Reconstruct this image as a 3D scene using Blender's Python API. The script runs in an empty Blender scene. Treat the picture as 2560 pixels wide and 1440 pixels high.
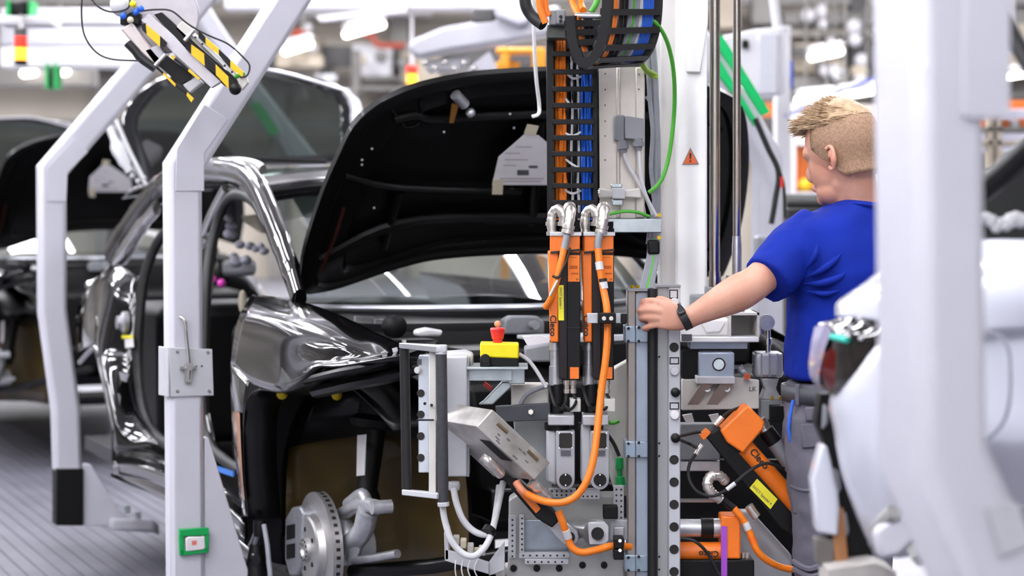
import bpy, bmesh, math, random
from mathutils import Vector, Matrix, noise as mnoise
random.seed(7)
SC = bpy.context.scene
COL = SC.collection
# ---------------------------------------------------------------- camera
F = 5000.0; H0 = 500.0; CH = 1.55
TH = math.atan((720 - H0) / F); CT, ST = math.cos(TH), math.sin(TH)
cam_data = bpy.data.cameras.new('camera')
cam_data.sensor_width = 36.0
cam_data.lens = F / 2560 * 36.0
cam_data.clip_start = 0.05; cam_data.clip_end = 300
cam_data.dof.use_dof = True
cam_data.dof.focus_distance = 5.15
cam_data.dof.aperture_fstop = 2.9
cam_data.dof.aperture_blades = 0
cam = bpy.data.objects.new('camera', cam_data)
cam.location = (0, 0, CH)
cam.rotation_euler = (math.pi / 2 - TH, 0, 0)
COL.objects.link(cam); SC.camera = cam
# ---------------------------------------------------------------- view
SC.view_settings.view_transform = 'Standard'
SC.view_settings.look = 'None'
SC.view_settings.exposure = 0.54
SC.view_settings.gamma = 1.0
SC.cycles.max_bounces = 5; SC.cycles.diffuse_bounces = 2; SC.cycles.glossy_bounces = 3; SC.cycles.transparent_max_bounces = 12; SC.cycles.adaptive_threshold = 0.06
SC.cycles.caustics_reflective = False; SC.cycles.caustics_refractive = False
SC.view_settings.use_curve_mapping = False
# ---------------------------------------------------------------- world: even hall light
W = bpy.data.worlds.new('hall_light'); SC.world = W; W.use_nodes = True
W.node_tree.nodes['Background'].inputs['Color'].default_value = (0.90, 0.93, 1.0, 1)
W.node_tree.nodes['Background'].inputs['Strength'].default_value = 0.85
LAMP_STRENGTH = 44.0
# ---------------------------------------------------------------- helpers
def srgb(h):
    h = h.lstrip('#'); r = []
    for i in (0, 2, 4):
        x = int(h[i:i+2], 16) / 255
        r.append(x / 12.92 if x <= 0.04045 else ((x + 0.055) / 1.055) ** 2.4)
    return (*r, 1)
MATS = {}
def mat(name, col, rough=0.5, metal=0.0, coat=0.0, var=0.06, scale=30.0, bump=0.0, bscale=None, emis=None, estr=0.0, trans=0.0, spec=0.5, col2=None, sss=0.0):
    if name in MATS: return MATS[name]
    m = bpy.data.materials.new(name); m.use_nodes = True
    nt = m.node_tree; b = nt.nodes['Principled BSDF']
    c = srgb(col) if isinstance(col, str) else col
    b.inputs['Base Color'].default_value = c
    b.inputs['Roughness'].default_value = rough
    b.inputs['Metallic'].default_value = metal
    b.inputs['Coat Weight'].default_value = coat
    b.inputs['Coat Roughness'].default_value = 0.03
    b.inputs['Specular IOR Level'].default_value = spec
    b.inputs['Transmission Weight'].default_value = trans
    if sss:
        b.inputs['Subsurface Weight'].default_value = sss
        b.inputs['Subsurface Radius'].default_value = (0.012, 0.005, 0.003)
    tc = nt.nodes.new('ShaderNodeTexCoord')
    if var > 0 or col2:
        n = nt.nodes.new('ShaderNodeTexNoise'); n.inputs['Scale'].default_value = scale; n.inputs['Detail'].default_value = 4
        nt.links.new(tc.outputs['Object'], n.inputs['Vector'])
        mx = nt.nodes.new('ShaderNodeMix'); mx.data_type = 'RGBA'
        ca = c; cb = srgb(col2) if col2 else tuple(min(1, x * (1 - 2.2 * var)) for x in c[:3]) + (1,)
        mx.inputs[6].default_value = ca; mx.inputs[7].default_value = cb
        rp = nt.nodes.new('ShaderNodeMapRange'); rp.inputs[1].default_value = 0.35; rp.inputs[2].default_value = 0.7
        nt.links.new(n.outputs['Fac'], rp.inputs[0]); nt.links.new(rp.outputs[0], mx.inputs[0])
        nt.links.new(mx.outputs[2], b.inputs['Base Color'])
    if bump > 0:
        n2 = nt.nodes.new('ShaderNodeTexNoise'); n2.inputs['Scale'].default_value = bscale or scale * 3; n2.inputs['Detail'].default_value = 3
        nt.links.new(tc.outputs['Object'], n2.inputs['Vector'])
        bp_ = nt.nodes.new('ShaderNodeBump'); bp_.inputs['Strength'].default_value = bump; bp_.inputs['Distance'].default_value = 0.002
        nt.links.new(n2.outputs['Fac'], bp_.inputs['Height']); nt.links.new(bp_.outputs['Normal'], b.inputs['Normal'])
    if emis:
        b.inputs['Emission Color'].default_value = srgb(emis); b.inputs['Emission Strength'].default_value = estr
    MATS[name] = m
    return m
def V(*a): return Vector(a)
def P(px, py, Y):
    a = (px - 1280) / F; b = (720 - py) / F
    d = Vector((a, CT + b * ST, -ST + b * CT)); t = Y / d.y
    return Vector((d.x * t, Y, CH + d.z * t))
def catmull(pts, n=6, closed=False):
    pts = [Vector(p) for p in pts]
    if len(pts) < 3: return pts
    out = []; m = len(pts)
    rng = range(m) if closed else range(m - 1)
    for i in rng:
        if closed: p0, p1, p2, p3 = pts[i-1], pts[i], pts[(i+1) % m], pts[(i+2) % m]
        else:
            p1, p2 = pts[i], pts[i+1]
            p0 = pts[i-1] if i > 0 else p1 * 2 - p2
            p3 = pts[i+2] if i + 2 < m else p2 * 2 - p1
        for k in range(n):
            t = k / n; t2 = t * t; t3 = t2 * t
            out.append(0.5 * ((2 * p1) + (-p0 + p2) * t + (2 * p0 - 5 * p1 + 4 * p2 - p3) * t2 + (-p0 + 3 * p1 - 3 * p2 + p3) * t3))
    if not closed: out.append(pts[-1].copy())
    return out
class MB:
    def __init__(s): s.v = []; s.f = []; s.mi = []; s.g = []
    def add(s, vs, fs, k=0):
        o = len(s.v); s.v += [Vector(x) for x in vs]; s.f += [tuple(i + o for i in f) for f in fs]; s.mi += [k] * len(fs); s.g.append((o, len(s.v), len(s.f) - len(fs), len(s.f))); return s
    def box(s, c, size, rot=None, k=0):
        c = Vector(c); hx, hy, hz = [x / 2 for x in size]
        vs = [Vector((x, y, z)) for x in (-hx, hx) for y in (-hy, hy) for z in (-hz, hz)]
        if rot is not None: vs = [rot @ x for x in vs]
        return s.add([c + x for x in vs], [(0,1,3,2), (4,6,7,5), (0,4,5,1), (2,3,7,6), (0,2,6,4), (1,5,7,3)], k)
    def hexa(s, a, b, k=0):
        "two quads a (4 pts) and b (4 pts)"
        return s.add(list(a) + list(b), [(3,2,1,0), (4,5,6,7), (0,1,5,4), (1,2,6,5), (2,3,7,6), (3,0,4,7)], k)
    def rect(s, x0, y0, x1, y1, Y, d, k=0):
        "box whose front covers the pixel rectangle at distance Y, d deep"
        a = [P(x0, y1, Y), P(x1, y1, Y), P(x1, y0, Y), P(x0, y0, Y)]
        b = [p + Vector((0, d, 0)) for p in a]
        return s.hexa(a, b, k)
    def poly(s, pts, Y, d, k=0, dirv=None):
        a = [P(q[0], q[1], Y if len(q) < 3 else q[2]) for q in pts]
        return s.prism(a, (dirv or Vector((0, 1, 0))) * d, k)
    def prism(s, a, e, k=0):
        n = len(a); e = Vector(e)
        nrm = Vector((0, 0, 0))
        for i in range(n): nrm += a[i].cross(a[(i+1) % n])
        if nrm.dot(e) > 0: a = a[::-1]
        vs = list(a) + [p + e for p in a]
        fs = [tuple(range(n)), tuple(range(2*n-1, n-1, -1))] + [(i, i+n, (i+1) % n + n, (i+1) % n) for i in range(n)]
        fs = [tuple(reversed(f)) if j > 1 else f for j, f in enumerate(fs)]
        return s.add(vs, [fs[0], fs[1]] + [tuple(reversed(f)) for f in fs[2:]], k)
    def ring(s, c, ax1, ax2, n):
        return [c + ax1 * math.cos(2*math.pi*i/n) + ax2 * math.sin(2*math.pi*i/n) for i in range(n)]
    def tube(s, pts, r, n=10, cap=True, k=0, flat=1.0, up=None):
        pts = [Vector(p) for p in pts]; m = len(pts)
        rs = r if isinstance(r, (list, tuple)) else [r] * m
        if len(rs) != m: rs = [rs[min(len(rs)-1, int(i * len(rs) / m))] for i in range(m)]
        t0 = (pts[1] - pts[0]).normalized()
        ref = Vector(up) if up is not None else (Vector((0, 0, 1)) if abs(t0.z) < 0.9 else Vector((0, 1, 0)))
        nx = (ref - t0 * ref.dot(t0)).normalized()
        vs = []; o = 0
        for i in range(m):
            t = (pts[min(i+1, m-1)] - pts[max(i-1, 0)])
            t = t.normalized() if t.length > 1e-9 else t0
            nx = nx - t * nx.dot(t)
            nx = nx.normalized() if nx.length > 1e-6 else Vector((1, 0, 0))
            ny = t.cross(nx)
            vs += s.ring(pts[i], nx * rs[i], ny * rs[i] * flat, n)
        fs = [(i*n + j, i*n + (j+1) % n, (i+1)*n + (j+1) % n, (i+1)*n + j) for i in range(m-1) for j in range(n)]
        if cap: fs += [tuple(range(n-1, -1, -1)), tuple(range((m-1)*n, m*n))]
        return s.add(vs, fs, k)
    def tpx(s, pts, r, n=10, sm=6, k=0, flat=1.0):
        "smooth tube through (px,py,Y) points"
        return s.tube(catmull([P(*q) for q in pts], sm), r, n, True, k, flat)
    def cyl(s, a, b, r, r2=None, n=20, k=0):
        return s.tube([a, b], [r, r if r2 is None else r2], n, True, k)
    def pipe(s, pts_r, n=20, k=0):
        "lathe along straight axis: list of (point, radius)"
        return s.tube([p for p, _ in pts_r], [q for _, q in pts_r], n, True, k)
    def lathe(s, c, ax, prof, n=28, k=0, cap=True):
        "prof: list of (distance along ax, radius)"
        ax = Vector(ax).normalized(); ref = Vector((0, 0, 1)) if abs(ax.z) < .9 else Vector((1, 0, 0))
        a1 = (ref - ax * ref.dot(ax)).normalized(); a2 = ax.cross(a1); c = Vector(c); vs = []; m = len(prof)
        for h, r in prof: vs += s.ring(c + ax * h, a1 * r, a2 * r, n)
        fs = [(i*n + j, i*n + (j+1) % n, (i+1)*n + (j+1) % n, (i+1)*n + j) for i in range(m-1) for j in range(n)]
        if cap: fs += [tuple(range(n-1, -1, -1)), tuple(range((m-1)*n, m*n))]
        return s.add(vs, fs, k)
    def sphere(s, c, r, n=12, m=8, k=0, sc=(1, 1, 1)):
        c = Vector(c); vs = [c + Vector((0, 0, -r * sc[2]))]
        for i in range(1, m):
            a = -math.pi/2 + math.pi*i/m
            for j in range(n):
                b = 2*math.pi*j/n
                vs.append(c + Vector((r*sc[0]*math.cos(a)*math.cos(b), r*sc[1]*math.cos(a)*math.sin(b), r*sc[2]*math.sin(a))))
        vs.append(c + Vector((0, 0, r * sc[2]))); L = len(vs) - 1
        fs = [(0, 1 + (j+1) % n, 1 + j) for j in range(n)]
        for i in range(m-2):
            for j in range(n): fs.append((1+i*n+j, 1+i*n+(j+1) % n, 1+(i+1)*n+(j+1) % n, 1+(i+1)*n+j))
        fs += [(L, 1+(m-2)*n+j, 1+(m-2)*n+(j+1) % n) for j in range(n)]
        return s.add(vs, fs, k)
    def grid(s, rows, k=0, closed=False):
        "loft through rows of equal length"
        n = len(rows[0]); m = len(rows)
        vs = [p for r in rows for p in r]
        fs = []
        for i in range(m-1):
            for j in range(n if closed else n-1):
                fs.append((i*n+j, i*n+(j+1) % n, (i+1)*n+(j+1) % n, (i+1)*n+j))
        return s.add(vs, fs, k)
    def sgrid(s, rows, a=3, b=3, k=0):
        "smooth loft: rows resampled by splines both ways"
        rr = [catmull(r, a) for r in rows]
        cols = [catmull([r[j] for r in rr], b) for j in range(len(rr[0]))]
        rows2 = [[cols[j][i] for j in range(len(cols))] for i in range(len(cols[0]))]
        return s.grid(rows2, k)
    def build_each(s, name, m, parent=None, **kw):
        "one object for every primitive that was added"
        r = None
        for (v0, v1, f0, f1) in s.g:
            b = MB(); b.v = s.v[v0:v1]; b.f = [tuple(i - v0 for i in f) for f in s.f[f0:f1]]; b.mi = [0] * len(b.f)
            r = b.build(name, m, parent, **kw)
        return r
    def build(s, name, m, parent=None, bevel=0.0, smooth=40, solid=0.0, sub=0, off=0.0, origin=None, seg=2, recalc=True, remesh=0.0, smth=0, disp=None):
        me = bpy.data.meshes.new(name)
        o = bpy.data.objects.new(name, me)
        if parent is not None: org = parent['_o'] if '_o' in parent else parent.location
        elif origin is not None: org = origin
        else:
            xs = [p.x for p in s.v]; ys = [p.y for p in s.v]; zs = [p.z for p in s.v]
            org = ((min(xs)+max(xs))/2, (min(ys)+max(ys))/2, min(zs))
        org = Vector(org)
        me.from_pydata([p - org for p in s.v], [], s.f)
        ms = m if isinstance(m, (list, tuple)) else [m]
        for x in ms: me.materials.append(x)
        if len(ms) > 1: me.polygons.foreach_set('material_index', s.mi)
        if recalc:
            bm = bmesh.new(); bm.from_mesh(me); bmesh.ops.recalc_face_normals(bm, faces=bm.faces); bm.to_mesh(me); bm.free()
        me.polygons.foreach_set('use_smooth', [True] * len(me.polygons))
        try: me.set_sharp_from_angle(angle=math.radians(smooth))
        except Exception: pass
        COL.objects.link(o)
        o['_o'] = tuple(org)
        if parent is not None: o.parent = parent
        else: o.location = org
        if remesh:
            r = o.modifiers.new('remesh', 'REMESH'); r.mode = 'VOXEL'; r.voxel_size = remesh; r.use_smooth_shade = True
        if smth:
            r = o.modifiers.new('smooth', 'SMOOTH'); r.iterations = smth; r.factor = .5
        if sub:
            r = o.modifiers.new('sub', 'SUBSURF'); r.levels = sub; r.render_levels = sub
        if solid:
            r = o.modifiers.new('solid', 'SOLIDIFY'); r.thickness = solid; r.offset = off
        if bevel:
            r = o.modifiers.new('bevel', 'BEVEL'); r.width = bevel; r.segments = seg; r.limit_method = 'ANGLE'; r.angle_limit = math.radians(35); r.harden_normals = False
        if disp:
            r = o.modifiers.new('disp', 'DISPLACE'); r.texture = disp[0]; r.strength = disp[1]; r.texture_coords = 'LOCAL'
        return o
def tag(o, label=None, cat=None, group=None, kind=None):
    if label: o['label'] = label
    if cat: o['category'] = cat
    if group: o['group'] = group
    if kind: o['kind'] = kind
    return o
def thing(name, label, cat, loc, group=None):
    o = bpy.data.objects.new(name, None); COL.objects.link(o); o.location = loc; o['_o'] = tuple(loc)
    o.empty_display_size = 0.05
    return tag(o, label, cat, group)
def copy_tree(o, parent=None, skip=()):
    c = o.copy(); COL.objects.link(c); c.parent = parent
    for ch in [x for x in o.children if x.name.split('.')[0] not in skip]: copy_tree(ch, c, skip)
    return c
def text_mesh(body, size, name, m, parent, loc, xdir, ydir, ext=0.0004, bold=False):
    "flat lettering as a mesh: xdir reading direction, ydir letter-up direction; loc = lower-left corner"
    cu = bpy.data.curves.new('lettering', 'FONT'); cu.body = body; cu.size = size; cu.extrude = ext
    if bold: cu.offset = size * 0.02
    tmp = bpy.data.objects.new('lettering', cu); COL.objects.link(tmp)
    dg = bpy.context.evaluated_depsgraph_get(); dg.update()
    me = bpy.data.meshes.new_from_object(tmp.evaluated_get(dg))
    bpy.data.objects.remove(tmp); bpy.data.curves.remove(cu)
    x = Vector(xdir).normalized(); y = Vector(ydir).normalized(); z = x.cross(y)
    M = Matrix((x, y, z)).transposed().to_4x4(); M.translation = Vector(loc) - Vector(parent['_o'])
    me.transform(M); me.materials.clear(); me.materials.append(m); me.name = name
    o = bpy.data.objects.new(name, me); COL.objects.link(o); o.parent = parent; o['_o'] = parent['_o']
    return o
def text_width_size(body, size): return size * 0.55 * len(body)
# ---------------------------------------------------------------- materials
WHITE = mat('white_painted_steel', '#cecdd5', .38, 0, .15, var=.02, scale=8)
WHITEW = mat('warm_white_painted_steel', '#fbfaf8', .45, 0, .1, var=.03, scale=8)
CREAM = mat('machine_cream_paint', '#d9d6cf', .45, var=.04, scale=12)
PAINT = mat('black_car_paint', '#0b0b0c', .12, 0, 1.0, var=0, spec=.6)
INNER = mat('black_sheet_metal_inside', '#040405', .35, 0, .15, var=.2, scale=6, spec=.35)
HOODIN = mat('hood_underside_black', '#020202', .42, 0, .06, var=0, spec=.22)
RUBBER = mat('black_rubber', '#121214', .55, var=.1)
BLACK = mat('black_plastic', '#0a090c', .45, var=.08, scale=50, spec=.3)
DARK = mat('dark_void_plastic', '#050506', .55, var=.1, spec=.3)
GALV = mat('galvanised_steel', '#c6d0d3', .38, .75, 0, var=.12, scale=18)
ALU = mat('brushed_aluminium', '#cfcfd0', .30, .9, 0, var=.08, scale=25)
ALUM = mat('machined_aluminium', '#cbccd0', .35, .8, 0, var=.08, scale=40)
STEEL = mat('polished_steel', '#c9c2bb', .18, 1.0, 0, var=.05, scale=20)
CHROME = mat('chrome', '#d8d4ce', .12, 1.0, 0, var=0)
NICKEL = mat('nickel_connector', '#e9e2da', .3, .85, 0, var=.1, scale=60)
ORANGE = mat('orange_plastic', '#f47a1c', .38, 0, .15, var=.04, scale=20)
ORANGED = mat('orange_cable', '#f5811f', .42, var=.04, scale=40)
YELLOW = mat('yellow_plastic', '#f6e30c', .4, var=.03)
LABELY = mat('yellow_label', '#efe531', .5, var=.02)
HAZY = mat('hazard_yellow', '#f7bd0a', .5, var=.03)
RED = mat('red_plastic', '#e2342e', .35, var=.03)
GREEN = mat('green_plastic', '#0fa653', .4, var=.03)
CGREEN = mat('green_cable', '#55b53a', .45, var=.05)
CYG = mat('green_yellow_cable', '#9ac22a', .45, var=.05)
CBLUE = mat('blue_cable', '#1b63d6', .42, var=.06, scale=80)
CGREY = mat('grey_cable', '#8f9199', .5, var=.05)
CWHITE = mat('white_cable', '#d8d8da', .5, var=.05)
GREYP = mat('grey_plastic', '#84868b', .45, var=.04)
GREYB = mat('grey_blue_paint', '#a9b4c4', .32, .25, .2, var=.06, scale=14)
GREYL = mat('light_grey_enclosure', '#c3c4c8', .4, var=.03)
PAPER = mat('paper', '#e6e2e4', .7, var=.02)
MASK = mat('masking_tape', '#d9cfb6', .7, var=.04)
INK = mat('printed_ink', '#1a1614', .6, var=0)
INKG = mat('grey_print', '#55565c', .6, var=0)
PURPLE = mat('purple_tape', '#a04bbf', .5, var=.03)
OLIVE = mat('wheelhouse_wax_olive', '#4a3a14', .45, 0, .1, var=.25, scale=5)
GLASS = mat('tinted_glass', '#0d1012', .03, 0, 0, var=0, spec=.7)
BLUEF = mat('blue_painted_steel', '#2b57c9', .45, var=.05)
# clear automotive glass: mostly transparent, with its reflection
def glass_mat(name, tint, a):
    m = bpy.data.materials.new(name); m.use_nodes = True; nt = m.node_tree
    for n in list(nt.nodes): nt.nodes.remove(n)
    out = nt.nodes.new('ShaderNodeOutputMaterial'); mx = nt.nodes.new('ShaderNodeMixShader')
    fr = nt.nodes.new('ShaderNodeFresnel'); fr.inputs[0].default_value = 1.55
    ad = nt.nodes.new('ShaderNodeMath'); ad.operation = 'MULTIPLY_ADD'; ad.inputs[1].default_value = 1.4; ad.inputs[2].default_value = a; ad.use_clamp = True
    tr = nt.nodes.new('ShaderNodeBsdfTransparent'); tr.inputs[0].default_value = srgb(tint)
    gl = nt.nodes.new('ShaderNodeBsdfGlossy'); gl.inputs['Roughness'].default_value = .02
    nt.links.new(fr.outputs[0], ad.inputs[0]); nt.links.new(ad.outputs[0], mx.inputs[0])
    nt.links.new(tr.outputs[0], mx.inputs[1]); nt.links.new(gl.outputs[0], mx.inputs[2]); nt.links.new(mx.outputs[0], out.inputs[0])
    MATS[name] = m; return m
CLEAR = glass_mat('car_glass', '#a9b3b2', .10)
CLEARD = glass_mat('dark_car_glass', '#5d6a66', .05)
# ---------------------------------------------------------------- line frame (the conveyor runs along HV)
YAW = math.radians(24)
HV = Vector((math.sin(YAW), -math.cos(YAW), 0)); LV = Vector((math.cos(YAW), math.sin(YAW), 0)); ZV = Vector((0, 0, 1))
FWP = P(775, 1372, 5.99)
CO = Vector((FWP.x, FWP.y, 0)) + LV * 0.80
def C(u, v, z): return CO + HV * u + LV * v + ZV * z
def ray(px, py):
    return Vector((0, 0, CH)), P(px, py, 1.0) - Vector((0, 0, CH))
def hit(px, py, pt, nrm):
    o, d = ray(px, py); t = (pt - o).dot(nrm) / d.dot(nrm); return o + d * t
def PV(px, py, v): return hit(px, py, C(0, v, 0), LV)      # on a lengthwise plane of the car
def PU(px, py, u): return hit(px, py, C(u, 0, 0), HV)      # on a crosswise plane of the car
# ---------------------------------------------------------------- floor
FLOORM = mat('grey_floor_rubber', '#63626d', .55, var=.12, scale=3, bump=.2, bscale=60)
m = MB(); m.box((0, 20, 7.0), (70, 60, .2)); tag(m.build('ceiling', mat('hall_ceiling', '#b9b6b2', .8, var=.15, scale=.5)), kind='structure')
SIDEW = mat('side_wall_paint', '#a9a5a0', .8, var=.25, scale=.35, col2='#6f6b68')
for nm_, c_, s_ in (('wall_left', (-17, 20, 3.4), (.3, 60, 7)), ('wall_right', (17, 20, 3.4), (.3, 60, 7)), ('wall_front', (0, -9.8, 3.4), (34, .3, 7))):
    m = MB(); m.box(c_, s_); tag(m.build(nm_, SIDEW if nm_ != 'wall_front' else mat('front_wall_paint', '#dddcda', .8, var=.1, scale=.4)), kind='structure')
JOINT = mat('light_floor_joint', '#b3b2be', .5, var=.2, scale=14)
CONC = mat('pale_hall_floor', '#8f8f97', .4, var=.1, scale=1.2)
m = MB()
m.box((0, 28, -.11), (60, 70, .2))
floor = tag(m.build('floor', CONC), kind='structure')
m = MB()
jb = Vector((0, 9, 0)) 
fb = C(-2.5, -1.1, 0)
m.box(fb + ZV * -.006, (3.6, 16, .008), Matrix.Rotation(YAW, 3, 'Z'))
m.build('joint_bed', JOINT, floor)
for i in range(52):
    m = MB(); m.box(fb + LV * (-1.78 + i * .0695) + ZV * 0.0, (.0635, 16, .012), Matrix.Rotation(YAW, 3, 'Z'))
    m.build('floor_strip', FLOORM, floor, recalc=False)
# ---------------------------------------------------------------- hall lamps overhead (light sources of the place)
LAMPM = mat('lamp_tube_light', '#ffffff', .5, var=0, emis='#f8f8ff', estr=LAMP_STRENGTH)
def lamp_proto():
    t = thing('ceiling_lamp', 'long white tube lamp hanging over the assembly line', 'lamp', (0, 0, 0), 'tube lamps over the line')
    a = MB(); a.box((0, 0, .05), (.22, 1.62, .06)); a.build('housing', WHITE, t, bevel=.01)
    a = MB(); a.box((0, 0, .0), (.15, 1.55, .05)); a.build('diffuser', LAMPM, t)
    for y in (-.6, .6):
        a = MB(); a.cyl((0, y, .07), (0, y, 2.6), .008, n=6); a.build('suspension', WHITE, t)
    return t
lp = lamp_proto(); first = True
for v in (-6.4, -4.9, -3.4, -1.75, .2, 2.2):
    for k in range(9):
        if v > -2 and k < 3: continue
        o = lp if first else copy_tree(lp); first = False
        q = C(13.3 - k * 2.7, v, 4.35)
        o.location = q; o.rotation_euler = (0, 0, YAW)
# added panels, out of view, put in to brighten the far hall
PANELM = mat('added_fill_light', '#ffffff', .5, var=0, emis='#fbfaff', estr=24)
pt = thing('added_fill_panel', 'added unseen light panel brightening the far hall', 'lamp', (0, 0, 0), 'added panels brightening the far hall')
a = MB(); a.box((0, 0, .06), (1.3, 3.1, .08)); a.build('frame', WHITE, pt)
a = MB(); a.box((0, 0, 0), (1.15, 2.9, .05)); a.build('diffuser', PANELM, pt)
first = True
for y in (15, 21, 27, 33):
    for x in (-10, -5, 0, 5, 10):
        o = pt if first else copy_tree(pt); first = False; o.location = (x, y, 6.78)
# ---------------------------------------------------------------- hanging carriers
def sweep(mb, base, path, w, d, ch=.012, k=0, wd=None):
    "path of (s,z) in the crosswise plane through base; section w in plane, d along the line"
    n = len(path); rings = []
    for i, (s_, z_) in enumerate(path):
        a = Vector(path[i-1]) if i else None; b = Vector(path[i]); c_ = Vector(path[i+1]) if i < n-1 else None
        if a is None: t = (c_ - b).normalized(); sc = 1
        elif c_ is None: t = (b - a).normalized(); sc = 1
        else:
            t1 = (b - a).normalized(); t2 = (c_ - b).normalized(); t = (t1 + t2).normalized(); sc = 1 / max(.3, t.dot(t1))
        nn = Vector((t.y, -t.x)) * sc   # to the right of travel
        ww, dd = (w, d) if wd is None else wd[i]
        prof = [(-ww/2, -dd/2+ch), (-ww/2, dd/2-ch), (-ww/2+ch, dd/2), (ww/2-ch, dd/2), (ww/2, dd/2-ch), (ww/2, -dd/2+ch), (ww/2-ch, -dd/2), (-ww/2+ch, -dd/2)]
        rings.append([base + LV * (s_ + nn.x * p) + ZV * (z_ + nn.y * p) + HV * q for p, q in prof])
    m_ = len(rings); vs = [p for r in rings for p in r]
    fs = [(i*8 + j, i*8 + (j+1) % 8, (i+1)*8 + (j+1) % 8, (i+1)*8 + j) for i in range(m_-1) for j in range(8)]
    fs += [tuple(range(8)), tuple(range((m_-1)*8, m_*8))]
    mb.add(vs, fs, k)
class Plane:
    def __init__(s, px, py, Y): s.b = P(px, py, Y); s.b.z = 0
    def __call__(s, px, py):
        q = hit(px, py, s.b, HV) - s.b; return (q.dot(LV), q.z)
    def at(s, sz, h=0): return s.b + LV * sz[0] + ZV * sz[1] + HV * h
def plate(mb, pl, pts, h0, h1, k=0):
    a = [pl.at(pl(*q), h0) for q in pts]; mb.prism(a, HV * (h1 - h0), k)
# near left carrier leg
pl = Plane(452, 900, 6.15)
t = thing('hanging_carrier', 'nearer white hanging carrier leg in front of the black car doors', 'carrier', pl.at((0, .1)))
pa = [pl(464, 1560), pl(455, 420), pl(742, -30), pl(1010, -420)]
m = MB(); sweep(m, pl.b, pa, .108, .09, .014); m.build('post', WHITE, t, bevel=.004)
def off(path, d): return path
# raised cover at the knee
m = MB()
plate(m, pl, [(428, 478), (500, 478), (500, 385), (560, 300), (500, 262), (432, 372)], .045, .049); m.build('knee_cover', WHITE, t, bevel=.003)
# foot gusset and lift pad
m = MB(); plate(m, pl, [(505, 1095), (515, 1090), (620, 1440), (620, 1540), (505, 1540)], -.03, .03); m.build('foot_gusset', WHITE, t, bevel=.004)
m = MB(); m.hexa([C(-.86, -1.02, .38), C(-.66, -1.02, .38), C(-.66, -.62, .38), C(-.86, -.62, .38)], [C(-.86, -1.02, .44), C(-.66, -1.02, .44), C(-.66, -.66, .44), C(-.86, -.66, .44)])
m.build('lift_pad', WHITE, t, bevel=.008)
# plate with a release handle
m = MB(); pf = .047
plate(m, pl, [(413, 866), (519, 870), (523, 985), (416, 988)], pf, pf + .006)
q0, q1, q2, q3 = [pl.at(pl(*q), pf + .004) for q in [(414, 866), (414, 988), (386, 975), (386, 868)]]
m.prism([q0, q1, q1 - HV * .07 - LV * .012, q0 - HV * .07 - LV * .012], -LV * .006)
cp_ = m.build('clamp_plate', GREYL, t, bevel=.0015)
m = MB()
for q in [(432, 877), (508, 878), (432, 974), (511, 974)]: m.cyl(pl.at(pl(*q), pf + .005), pl.at(pl(*q), pf + .010), .005, n=10)
m.build_each('bolt', STEEL, cp_)
m = MB(); hp = [pl.at(pl(*q), pf + w_) for q, w_ in [((437, 790), .012), ((447, 800), .022), ((452, 850), .022), ((458, 905), .020), ((458, 945), .018)]]
m.tube(catmull(hp, 5), .0055, 10); m.cyl(pl.at(pl(437, 918), pf + .018), pl.at(pl(476, 916), pf + .018), .006, n=10); m.cyl(pl.at(pl(458, 912), pf), pl.at(pl(458, 912), pf + .03), .012, n=14)
m.box(pl.at(pl(457, 935), pf + .012), (.02, .02, .04), Matrix.Rotation(YAW, 3, 'Z'))
m.build('lever_handle', CHROME, t)
m = MB(); m.cyl(pl.at(pl(479, 913), pf + .005), pl.at(pl(479, 913), pf + .008), .003, n=8); m.cyl(pl.at(pl(493, 912), pf + .005), pl.at(pl(493, 912), pf + .008), .003, n=8); m.build_each('plate_hole', INK, t)
# green transponder tag
tg = thing('transponder_tag', 'green framed white transponder fixed low on the nearer carrier leg', 'tag', pl.at(pl(472, 1378), .05))
m = MB(); plate(m, pl, [(436, 1316), (509, 1312), (510, 1330), (437, 1334)], pf, pf + .016); plate(m, pl, [(436, 1330), (447, 1330), (448, 1380), (438, 1381)], pf, pf + .014)
plate(m, pl, [(500, 1328), (510, 1328), (509, 1372), (500, 1374)], pf, pf + .014); plate(m, pl, [(438, 1366), (509, 1362), (508, 1374), (438, 1382)], pf, pf + .014)
m.build('frame', GREEN, tg, bevel=.002)
m = MB(); plate(m, pl, [(451, 1338), (458, 1334), (490, 1334), (498, 1332), (500, 1362), (494, 1366), (460, 1370), (452, 1370)], pf, pf + .018); m.build('transponder', PAPER, tg, bevel=.003)
m = MB(); plate(m, pl, [(466, 1344), (478, 1343), (478, 1354), (466, 1355)], pf + .018, pf + .0185); m.build('printed_mark', mat('faded_red_print', '#e07a6a', .6, var=0), tg)
# far left carrier leg
pl2 = Plane(128, 900, 8.35)
t = thing('hanging_carrier', 'farther white hanging carrier leg at the left with a foot under the black car', 'carrier', pl2.at((0, .2)))
pa = [pl2(168, 1172), pl2(163, 1020), pl2(130, 775), pl2(128, 428), pl2(470, 30), pl2(700, -240)]
m = MB(); sweep(m, pl2.b, pa, .115, .09, .016); m.build('post', WHITE, t, bevel=.005)
m = MB(); plate(m, pl2, [(112, 505), (160, 505), (163, 432), (215, 380), (180, 345), (112, 420)], .045, .050); m.build('knee_cover', WHITE, t, bevel=.004)
m = MB(); plate(m, pl2, [(135, 1168), (203, 1168), (203, 1310), (135, 1310)], -.04, .05); m.build('rubber_bumper', DARK, t, bevel=.004)
m = MB(); plate(m, pl2, [(202, 1158), (225, 1160), (290, 1268), (330, 1300), (330, 1312), (202, 1312)], -.03, .03)
m.build('foot_gusset', WHITE, t, bevel=.006)
m = MB(); fz = pl2(300, 1300)
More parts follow.
